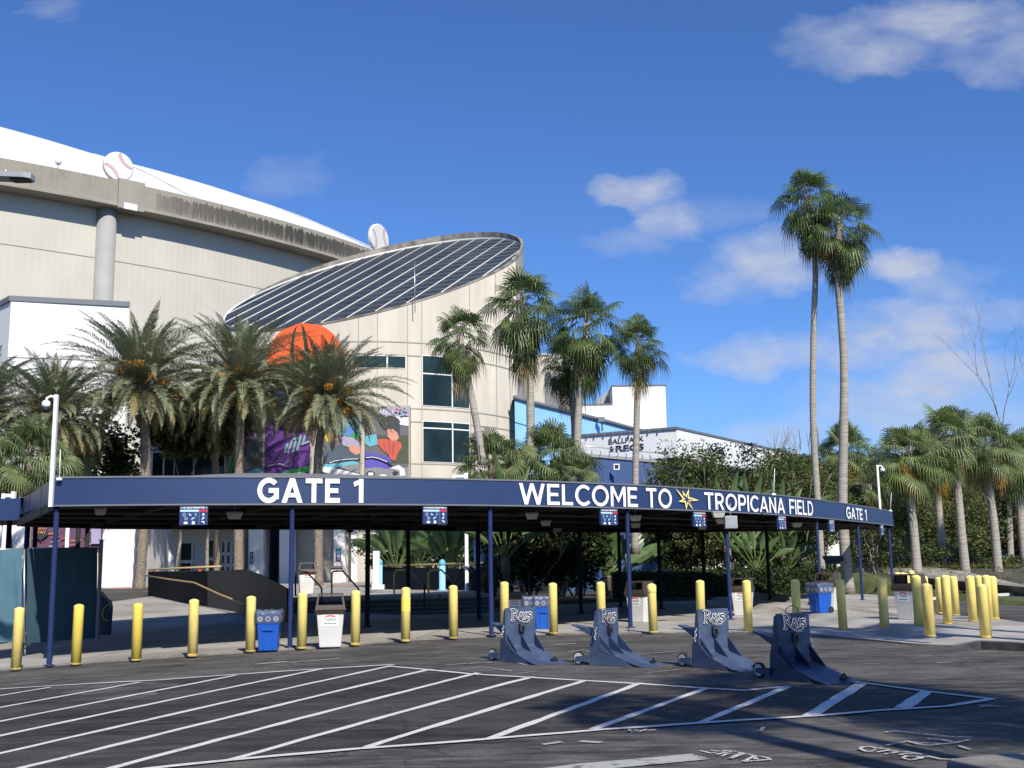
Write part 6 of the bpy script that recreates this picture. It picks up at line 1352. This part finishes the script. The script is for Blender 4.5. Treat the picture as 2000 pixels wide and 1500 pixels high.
date_palm('date palm at the left edge behind the white camera pole',[(108,1150),(104,1000),(100,900),(104,815)],58,D3,5.2,.85,.24)
date_palm('date palm crown cut by the left photo edge',[(-30,1150),(-32,1000),(-34,900),(-36,800)],60,D1,3.3,.85)
XTRA=[(175,64,7.6,2.3,'behind the leftmost big date palm trunk'),(345,66,9.7,2.4,'between first and second date palms'),(405,66,9.7,2.2,'left of the middle date palm trunk')]
# ---- fan palm crowns
rn=random.Random(31)
WC=[proto(fan_crown(random.Random(s),44,.92,.92,['fan','fan','fan','fanb'],86,-70,(.2,.85),20,dead=.12),'crown') for s in(31,32,33)]
SC=[proto(fan_crown(random.Random(s),66,.98,1.05,['sabal','sabal','sabal','fanb'],88,-58,(.25,.85),24,flat=1.25,dead=.28,deadm=['golden','sabal','sabal','dead','golden','amber'],tw=.85),'crown') for s in(41,42)]
SP=[proto(fan_crown(random.Random(s),66,1.0,1.1,['sabal','sabal','sabal','fan'],88,-48,(.22,.8),24,flat=1.25,dead=.14,deadm=['sabal','golden','dead'],tw=.85),'crown') for s in(51,52)]
# long hanging skirts for tall palms
def skirt(seed,n,R):
    rnd=random.Random(seed); mb=MB()
    for i in range(n):
        az=i*2.4+rnd.uniform(-.3,.3); z=-.2-rnd.random()*1.6; e=R_(-rnd.uniform(62,84)); d=Vector((math.cos(az)*math.cos(e),math.sin(az)*math.cos(e),math.sin(e)))
        fan_leaf(mb,Vector((0,0,z)),d,.35,R*rnd.uniform(.8,1.1),rnd.choice(['dead','dead','fan','fan']),rnd,14,.8,half=1.1)
    return proto(mb,'dead_skirt')
SK=[skirt(5,10,.85),skirt(6,20,1.0)]
wl='washingtonia palms by the rotunda'
palm('fan_palm','fan palm leaning left, leftmost of the four before the rotunda windows','fan palm',[(942,900),(934,845),(916,750),(897,655)],44,.16,.13,WC[0],None,wl,scale=.88,extra=[SK[0]],rot=.3)
palm('fan_palm','largest fan palm crown, right of the rotunda roof edge','fan palm',[(1036,900),(1036,800),(1033,720),(1022,598)],46,.20,.15,WC[1],None,wl,scale=1.18,extra=[SK[1]],rot=1.3)
palm('fan_palm','fan palm with a straight grey trunk, third of the four by the rotunda','fan palm',[(1126,900),(1130,800),(1138,730),(1146,632)],46,.17,.14,WC[2],None,wl,scale=1.15,extra=[SK[1]],rot=2.3)
palm('fan_palm','short shaggy fan palm crossing the trunk of the third one','fan palm',[(1124,900),(1122,820),(1116,770),(1104,705)],48,.17,.16,WC[0],None,wl,scale=.80,extra=[SK[0]],rot=3.3)
palm('fan_palm','slender fan palm standing alone before the white stair tower','fan palm',[(1240,1075),(1241,940),(1244,800),(1247,672)],46,.17,.12,WC[2],None,wl,scale=.86,extra=[SK[0]],rot=4.4)
tl='two very tall palms at the right'
palm('tall_fan_palm','very tall palm with a slim pale trunk, the left and higher of the pair','fan palm',[(1606,1128),(1598,1000),(1588,820),(1589,640),(1592,520),(1578,388)],47,.17,.115,WC[1],None,tl,scale=1.0,extra=[SK[1]],rot=.9,rings=36)
palm('tall_fan_palm','very tall palm with a thick pale base, the right one of the pair','fan palm',[(1657,1153),(1646,1000),(1648,820),(1648,700),(1636,520),(1640,440)],46,.25,.135,WC[0],None,tl,scale=1.02,extra=[SK[1]],rot=2.1,rings=36)
q=W(1612,470,46.4); mb=MB(); rnd=random.Random(3); fan_leaf(mb,Vector((0,0,.6)),Vector((-.1,-.35,-1)),.5,.95,'amber',rnd,14,.5,half=.8)
for o_ in [x for x in bpy.data.objects if x.get('label','').startswith('very tall palm with a thick')]: mb.build('orange_dead_leaf',o_,loc=tuple(q-o_.location))
sl2='cabbage palms along the right side'
for i,(pts,Y,sc,lb,cr) in enumerate([
 ([(1680,1128),(1676,1050),(1662,960),(1648,880)],62,1.12,'shaggy cabbage palm behind the two tall trunks',SC[0]),
 ([(1792,1122),(1783,1020),(1776,960),(1778,893)],55,1.2,'cabbage palm with golden skirt right of the camera pole',SC[1]),
 ([(1847,1128),(1838,1040),(1833,980),(1830,900)],64,1.0,'cabbage palm partly behind the golden skirted one',SC[0]),
 ([(1888,1136),(1878,1040),(1868,940),(1850,855)],56,1.15,'cabbage palm with the highest crown of the right group',SC[1]),
 ([(1950,1128),(1942,1030),(1930,940),(1926,872)],57,1.12,'cabbage palm with orange dead fans near the right edge',SC[0]),
 ([(2004,1120),(1996,1040),(1990,960),(1988,900)],60,1.1,'cabbage palm crown at the right photo edge',SC[1]),
 ([(1706,1120),(1702,1050),(1699,1000),(1697,945)],66,.85,'small cabbage palm low behind the canopy end',SP[0]),
 ([(1975,1120),(1972,1040),(1970,960),(1968,930)],72,.9,'background cabbage palm between two nearer ones at the right',SP[1])]):
    palm('cabbage_palm',lb,'cabbage palm',pts,Y,.24,.18,cr,None,sl2,scale=sc,rot=i*1.1,rings=20)
for i,(pts,Y,sc,lb,cr) in enumerate([
 ([(60,1150),(60,1050),(58,960),(56,892)],46,1.05,'bushy cabbage palm left of the white camera pole',SP[0]),
 ([(20,1150),(14,1050),(8,960),(2,905)],48,.95,'bushy cabbage palm at the left edge',SP[1]),
 ([(118,1150),(118,1050),(116,980),(112,918)],50,.8,'low cabbage palm behind the thin aerial',SC[0]),
 ([(172,1150),(175,1050),(178,960),(160,870)],62,.8,'dark cabbage palm under the leftmost big date palm',SP[1]),
 ([(960,1140),(960,1050),(960,980),(962,905)],45,.92,'bushy cabbage palm left part of the clump by the rotunda',SP[1]),
 ([(1030,1140),(1030,1050),(1028,980),(1024,930)],46,.75,'low cabbage palm in the middle of the clump by the rotunda',SP[0]),
 ([(1088,1140),(1088,1050),(1086,980),(1082,898)],46,.98,'bushy cabbage palm right part of the clump by the rotunda',SP[0]),
 ([(1120,1140),(1120,1050),(1120,980),(1118,930)],45,.7,'low drooping cabbage palm before the navy annex wall',SP[1])]):
    palm('cabbage_palm',lb,'cabbage palm',pts,Y,.2,.18,cr,None,'bushy cabbage palms',scale=sc,rot=i*1.7+.4,rings=16,bark='datebark')
# ---- broad leaved trees / shrubs
def leafcloud(mb,c,r,n,s,m,rnd,clump=26,low=-1.,tight=.22,shell=.55):
    cl=[]
    for k in range(clump):
        while True:
            v=Vector((rnd.gauss(0,1),rnd.gauss(0,1),rnd.gauss(0,1))).normalized()*(rnd.uniform(shell,1)); 
            if v.z>low: break
        cl.append((Vector((v.x*r[0],v.y*r[1],v.z*r[2])),rnd.uniform(.6,1.3)))
    ms=m if isinstance(m,(list,tuple)) else [m]; rm=min(r)
    for i in range(n):
        q,k=cl[i%clump]; g_=lambda:max(-1.5,min(1.5,rnd.gauss(0,1))); p=c+q+Vector((g_()*r[0],g_()*r[1],g_()*r[2]*.8))*tight*k
        a=Vector((rnd.gauss(0,1),rnd.gauss(0,1),rnd.gauss(0,.6))).normalized(); b=a.cross(Vector((rnd.gauss(0,1),rnd.gauss(0,1),rnd.gauss(0,1)))).normalized(); l=s*rnd.uniform(.6,1.3); w_=l*.55
        mb.raw([p-a*l*.5,p+b*w_*.5,p+a*l*.5,p-b*w_*.5],[(0,1,2,3)],ms[(i%clump)%len(ms)])
def limb(mb,p,d,l,r,depth,rnd,m='bark',ends=None,spread=.6,k=2):
    q=p; pts=[p]; dd=d.normalized()
    for i in range(4): dd=(dd+Vector((rnd.uniform(-.18,.18),rnd.uniform(-.18,.18),rnd.uniform(-.05,.14)))).normalized(); q=q+dd*l/4; pts.append(q)
    mb.tube(pts,[r,r*.9,r*.8,r*.68,r*.55],m,7 if depth>1 else 5)
    if depth<=0:
        if ends is not None: ends.append(q)
        return
    for j in range(k+(rnd.random()<.4)):
        nd=(dd+Vector((rnd.uniform(-1,1),rnd.uniform(-1,1),rnd.uniform(-.2,.7)))*spread).normalized(); limb(mb,pts[rnd.choice((3,4,4))],nd,l*rnd.uniform(.6,.85),r*.52,depth-1,rnd,m,ends,spread,k)
def tree(name,label,cat,px,yb,Y,ht,rx,rz,seed,mats,n=5200,s=.17,tr=.18,group=None,low=-.5,clump=34,center=None,tight=.2):
    rnd=random.Random(seed); p=W(px,yb,Y); t=thing(name,label,cat,tuple(p),0,group); mb=MB(); ends=[]
    limb(mb,Vector((0,0,-.2)),Vector((rnd.uniform(-.15,.15),0,1)),ht*.5,tr,3,rnd,'bark',ends); mb.build('trunk',t); mb=MB()
    c=Vector((0,0,ht-rz)); leafcloud(mb,c,(rx,rx*.8,rz),n,s,mats,rnd,clump,low,tight)
    mb.build('crown',t); return t
bk_='trees in the background at the right'
TR=[(1560,1130,58,6.6,3.2,2.6,'leaf','rounded olive green tree between the white band building and the tall palms'),
(1640,1128,74,8.4,4.,3.6,'leaf2','broad leafy tree behind the two tall palm trunks'),(1735,1120,70,7.0,3.6,3.2,'leaf2','leafy tree behind the right end of the canopy'),
(1770,1118,78,8.6,4.4,3.8,'leaf','tall dark leafy tree behind the camera pole at the right'),(1830,1118,72,6.6,4.,3.0,'leaf2','leafy tree between the cabbage palm trunks'),(1880,1112,82,8.8,4.6,4.,'leaf2','high leafy tree behind the highest cabbage palm'),
(1930,1112,78,7.8,4.4,3.6,'leaf','leafy tree above the small shelter'),(1985,1112,76,7.8,4.2,3.8,'leaf2','leafy tree near the right photo edge'),(2050,1112,74,8.2,4.4,4.,'leaf','leafy tree cut off by the right photo edge'),(1700,1115,88,9.6,5.,4.4,'leaf','big distant tree filling the gap behind the canopy end'),(1950,1106,98,10.5,7.5,5.,'leaf2','wide distant tree rising behind the shelter'),(1830,1106,100,10.,7.,5.,'leaf','wide distant dark tree between the cabbage palms')]
for i,(px,yb,Y,ht,rx,rz_2,m,lb) in enumerate(TR): tree('leafy_tree',lb,'tree',px,yb,Y,ht,rx,rz_2,100+i,['leaf2',m,'leaf2'],n=32000,s=.18,group=bk_,low=-1.,clump=140,tight=.15)
SH='shrub masses behind the canopy'
def bush(label,px,yb,Y,ht,rx,seed,mats,n=5200,s=.13,cat='shrub',grp=SH,low=-1.,clump=44,ry=None,tight=.2,name='leafy_shrub'):
    rnd=random.Random(seed); p=W(px,yb,Y); t=thing(name,label,cat,tuple(p),0,grp); mb=MB()
    for k in range(6):
        limb(mb,Vector((rnd.uniform(-.3,.3)*rx,rnd.uniform(-.3,.3),-.1)),Vector((rnd.uniform(-.5,.5),rnd.uniform(-.3,.3),1)),ht*.55,.045,1,rnd)
    mb.build('stems',t); mb=MB(); leafcloud(mb,Vector((0,0,ht*.56)),(rx,ry or rx*.6,ht*.42),n,s,mats,rnd,clump,low,tight,.35 if ht>4.5 else .5); mb.build('foliage',t); return t
L1=['leaf','leaf','leaf2']
for a in [('big rounded green shrub right of the navy annex wall, left part',1352,1150,53,6.9,2.9,201,L1,11000),('big green shrub top right above the letters TROPICANA, middle part',1445,1150,54,7.0,3.1,202,L1,11000),('green shrub left of the tall palms above the word FIELD',1530,1150,55,6.6,2.9,203,L1,10000),('green shrub just below the end of the white band building',1590,1150,60,5.6,2.2,204,['leaf2','leaf'],7000),
 ('sunlit low shrub behind the middle posts right of the hedge',1400,1148,50.5,4.,2.2,205,['leaf','leaf2','leafd'],7000),('dark shrub behind the post right of the second barrier',1330,1150,51,3.6,1.6,206,['leafd','leaf'],6000)]: bush(*a[:8],int(a[8]*2.2),s=.14,clump=170,tight=.12,low=(0. if a[1]>1500 else -1.))
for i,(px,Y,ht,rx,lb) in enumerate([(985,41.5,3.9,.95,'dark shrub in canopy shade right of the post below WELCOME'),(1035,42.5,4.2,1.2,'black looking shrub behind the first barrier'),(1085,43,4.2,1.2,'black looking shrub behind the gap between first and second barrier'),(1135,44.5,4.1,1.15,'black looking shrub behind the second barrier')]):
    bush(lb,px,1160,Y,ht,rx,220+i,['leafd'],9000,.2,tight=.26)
for i,(px,Y,ht,rx,lb) in enumerate([(1500,49,1.6,1.5,'low shaded shrub behind the hedge near the fifth post'),(1575,52,1.5,1.4,'low green shrub before the white wall behind the canopy'),(1705,56,3.4,1.6,'dark bushy shrub left of the canopy end post'),(1760,60,2.4,2.,'low shrub between canopy end post and the golden cabbage palm'),(1835,64,1.9,2.2,'low shrub before the trunks of the right trees'),(1905,66,1.3,1.6,'clipped low rounded shrub under the shelter'),(1965,64,1.3,1.6,'clipped low shrub at the right under the bare tree'),(2010,60,1.2,1.5,'grassy shrub clump at the right edge')]):
    bush(lb,px,1140 if i<2 else 1128,Y,ht,rx,240+i,['leaf','leaf2','leafd'] if i<5 else ['leaf2','leaf'],3800,.15,grp='low shrubs of the right bed')
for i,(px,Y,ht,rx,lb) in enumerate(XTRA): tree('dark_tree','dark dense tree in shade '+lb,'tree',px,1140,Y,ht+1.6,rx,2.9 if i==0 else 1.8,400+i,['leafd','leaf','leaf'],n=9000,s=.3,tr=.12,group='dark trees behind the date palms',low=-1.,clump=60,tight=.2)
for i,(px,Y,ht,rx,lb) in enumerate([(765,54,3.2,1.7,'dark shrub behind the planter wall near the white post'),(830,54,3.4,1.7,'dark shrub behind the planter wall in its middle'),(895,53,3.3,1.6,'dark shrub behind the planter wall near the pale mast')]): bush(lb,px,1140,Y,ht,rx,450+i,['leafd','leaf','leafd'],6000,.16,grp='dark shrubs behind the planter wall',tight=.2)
# clipped hedge
p=W(1195,1165,45.5); q=W(1610,1165,47); rnd=random.Random(77); t=thing('clipped_hedge','long low dark clipped hedge in canopy shade behind the third barrier','hedge',(0,0,0)); mb=MB()
for i in range(15000):
    u=rnd.random(); x=p.x+(q.x-p.x)*u; y=p.y+(q.y-p.y)*u+rnd.uniform(-.5,.5); f=rnd.random()
    if f<.5: z=rnd.uniform(.02,1.15); y=p.y+(q.y-p.y)*u-.5+rnd.gauss(0,.06)
    else: z=1.12+rnd.gauss(0,.06)
    a=Vector((rnd.gauss(0,1),rnd.gauss(0,1),rnd.gauss(0,.6))).normalized(); b=a.cross(Vector((rnd.gauss(0,1),rnd.gauss(0,1),1))).normalized(); c=Vector((x,y,z+gz(x,y))); mb.raw([c-a*.06,c+b*.03,c+a*.06,c-b*.03],[(0,1,2,3)],'hedge')
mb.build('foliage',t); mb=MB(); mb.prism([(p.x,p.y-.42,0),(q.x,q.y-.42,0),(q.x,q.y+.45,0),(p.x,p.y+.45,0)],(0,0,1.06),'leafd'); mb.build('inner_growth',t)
mb=MB() # soil bed
mb.prism([(W(965,1165,41.5).x,41,0),(W(1200,1165,44).x,44.5,0),(W(1615,1165,46).x,46.2,0),(18,52,0),(18,80,0),(-1,80,0)],(0,0,.17),'soil'); tag(mb.build('planting_bed_soil'),kind='structure')
# paddle leaved plants (bird of paradise)
def paddle_plant(label,px,yb,Y,ht,seed,trunk=.8,n=9,sc=1.,yaw=None,grp='paddle leaved plants'):
    rnd=random.Random(seed); p=W(px,yb,Y); t=thing('paddle_leaf_plant',label,'bird of paradise plant',tuple(p),0,grp); yaw=rnd.uniform(-.5,.5) if yaw is None else yaw
    mb=MB(); mb.tube([(0,0,-.1),(0,0,ht*.25),(0,0,ht*trunk*.6)],[.15,.13,.17],'datebark',9,jag=.1)
    for k in range(14): a=rnd.uniform(0,2*PI); z=rnd.uniform(.25,.62)*ht*trunk; mb.raw([(.14*math.cos(a-.3),.14*math.sin(a-.3),z),(.14*math.cos(a+.3),.14*math.sin(a+.3),z),(.22*math.cos(a),.22*math.sin(a),z+.5)],[(0,1,2)],'dead' if k%2 else 'fanb')
    mb.build('stem',t); mb=MB(); hx=Vector((math.cos(yaw),math.sin(yaw),0)); hy=Vector((-math.sin(yaw),math.cos(yaw),0)); base=Vector((0,0,ht*trunk*.55))
    for k in range(n):
        a=R_(-50+100*(k+.5)/n+rnd.uniform(-7,7)); d=(hx*math.sin(a)+UP*math.cos(a)+hy*rnd.uniform(-.25,.25)).normalized(); ps=ht*.34*rnd.uniform(.8,1.2); hub=base+d*ps
        w0=hy.cross(d).normalized() if k%2 else hy; sd=d.cross(hy+hx*.5).normalized(); mb.raw([base-sd*.03,base+sd*.03,hub+sd*.02,hub-sd*.02],[(0,1,2,3)],'fanb')
        Lp=ht*.36*rnd.uniform(.85,1.15)*sc; wd=.15*sc; K=7; vs=[];fs=[]; pos=hub; dd=d.copy()
        for j in range(K+1):
            u=j/K; ww=wd*math.sin(PI*min(1,.08+u*.92))**.6*(1 if j<K else .05); fold=.25*ww; vs+=[pos-sd*ww+hy*fold,pos,pos+sd*ww+hy*fold]
            dd=(dd-UP*.05*(1+abs(math.sin(a))*.8)+hx*math.sin(a)*.05).normalized(); pos=pos+dd*Lp/K
        for j in range(K): b=j*3; fs+=[(b,b+1,b+4,b+3),(b+1,b+2,b+5,b+4)]
        mb.raw(vs,fs,'paddle')
    mb.build('leaves',t)
for i,(px,yb,Y,ht,lb) in enumerate([(774,1150,50,3.6,'paddle leaved plant behind the planter wall, left of the dark post'),(838,1150,50,3.4,'paddle leaved plant behind the planter wall, between the dark post and pale pole'),(880,1150,49,3.5,'paddle leaved plant with a shaggy stem just left of the pale mast'),(812,1150,52,3.9,'paddle leaved plant farther back over the planter wall'),(1190,1160,47,3.2,'paddle leaved plant with a brown stem before the white wall, left of the blue post'),(1215,1160,48,3.,'paddle leaved plant behind the hedge beside the blue post'),
 (988,1160,40.5,3.1,'paddle leaved plant in shade right of the post under WELCOME'),(995,1150,44,4.9,'paddle leaf standing up before the cabbage palm clump'),(1035,1150,45,4.6,'paddle leaves in the middle of the cabbage palm clump'),(1098,1150,44.5,4.4,'paddle leaves at the right of the cabbage palm clump'),
 (1425,1150,49,4.7,'big paddle leaved plant rising above the letters CANA'),(1470,1150,49.5,4.9,'tallest paddle leaved plant above the word TROPICANA'),(1530,1150,50,4.6,'paddle leaved plant above the word FIELD'),(1480,1150,48,3.4,'paddle leaved plant with a pale stem seen below the canopy at the fifth sign'),(1538,1150,48.5,3.3,'paddle leaved plant below the canopy, left of the white wall')]):
    paddle_plant(lb,px,yb,Y,ht*(.86 if i<6 or i in(13,14) else 1),300+i,trunk=.45 if i<6 or i in(13,14) else .7,n=15 if i<6 else 8,sc=1.35 if i<6 else .85,yaw=random.uniform(-.4,.4))
p=W(958,1172,38.5); rnd=random.Random(9); t=thing('topiary_shrub','small upright oval clipped shrub beside the post under the gap before WELCOME','shrub',tuple(p)); mb=MB(); leafcloud(mb,Vector((0,0,.85)),(.28,.28,.72),2600,.07,['fan','leaf2'],rnd,60,-1,.1,.9); mb.build('foliage',t); mb=MB(); mb.lathe([(.05,0),(.04,.9)],(0,0,0),'bark',8); mb.lathe([(.22,.12),(.24,1.0),(.12,1.4)],(0,0,0),'leafd',10); mb.build('stem',t)
# bare tree at the right
def bare(label,px,yb,Y,ht,seed,r=.22,grp='bare branched trees'):
    rnd=random.Random(seed); p=W(px,yb,Y); t=thing('bare_tree',label,'tree',tuple(p),0,grp); mb=MB(); trunk=[(0,0,-.2),(.2,0,ht*.15),(-.1,0,ht*.35),(.25,0,ht*.52)]
    mb.tube(smooth([Vector(q) for q in trunk],4),r*.85,'bark',10); mb.build('trunk',t); mb=MB()
    limb(mb,Vector(trunk[-1]),Vector((-.55,0,1)),ht*.25,r*.5,4,rnd,'bark',None,.45); limb(mb,Vector(trunk[-1]),Vector((.5,0,.9)),ht*.25,r*.5,4,rnd,'bark',None,.45); limb(mb,Vector(trunk[-2]),Vector((-.9,.2,.7)),ht*.22,r*.35,3,rnd,'bark',None,.5)
    limb(mb,Vector(trunk[-1]),Vector((.0,0,1)),ht*.22,r*.4,3,rnd,'bark',None,.4); mb.build('branches',t)
bare('leafless tree with thin grey branches rising above the palms at the right edge',2014,1132,60,12.0,8,.11)
# weeds and grass tufts: uncountable
rnd=random.Random(15); mb=MB()
for i in range(16000):
    x=rnd.uniform(11,40); y=rnd.uniform(45.5,62); f=x/y
    if f<.235 or f>.50: continue
    z=gz(x,y)+.17; a=rnd.uniform(0,2*PI); h=rnd.uniform(.04,.13)*(2.6 if y>56 and rnd.random()<.3 else 1); w_=.015
    mb.raw([(x-w_*math.cos(a),y-w_*math.sin(a),z),(x+w_*math.cos(a),y+w_*math.sin(a),z),(x+rnd.gauss(0,.04),y+rnd.gauss(0,.04),z+h)],[(0,1,2)],rnd.choice(['leaf2','golden','leaf','leaf2']))
tag(mb.build('grass_blades'),'short rough grass on the bank right of the canopy','grass',kind='stuff')
mb=MB()
for i in range(500):
    x=rnd.gauss(10.6,1.0); y=frontY(x)-.2-abs(rnd.gauss(0,.07)); z=gz(x,y)+.012; a=rnd.uniform(0,PI); l=rnd.uniform(.02,.05)
    mb.raw([(x-l*math.cos(a),y-l*math.sin(a),z),(x+.01,y-.01,z+.012),(x+l*math.cos(a),y+l*math.sin(a),z)],[(0,1,2)],'golden')
tag(mb.build('leaf_litter'),'strip of dry yellow leaf litter along the kerb at the right','leaf litter',kind='stuff')
# real trees and a pole standing outside the frame whose shadows fall into it; sixth palm added to shade one bollard
for i,(x,y,h,sc,lb) in enumerate([(9.6,.0,11.,1.2,'first'),(7.4,4.5,9.2,1.15,'second'),(5.7,1.6,10.2,.75,'third'),(11.4,13.2,11.2,1.1,'fourth'),(12.6,5.4,9.,1.1,'fifth'),(12.8,13.9,10.,.42,'sixth')]):
    t=thing('fan_palm','fan palm outside the frame to the right of the camera, %s by distance'%lb,'fan palm',(x,y,gz(x,y)),0,'palms outside the frame'); mb=MB(); mb.tube([(0,0,-.1),(.1,0,h*.5),(0,0,h)],[.2,.17,.14],'greybark',10); mb.build('trunk',t)
    c=WC[i%3].copy(); COL.objects.link(c); c.parent=t; c.location=(0,0,h); c.scale=(sc,)*3; c.name='crown'
t=thing('lamp_post','tall lamp post outside the frame at the right whose shadow crosses the asphalt','lamp post',(6.15,2.6,0)); mb=MB(); mb.lathe([(.2,0),(.2,.1),(.13,.12),(.09,9.2)],(0,0,0),'lampgrey',14); mb.build('pole',t); mb=MB(); mb.tube([(0,0,9.1),(.9,.2,9.25)],.05,'lampgrey',6); mb.box((.8,.0,9.18),(1.5,.35,9.3),'lampgrey'); mb.build('lamp_head',t)
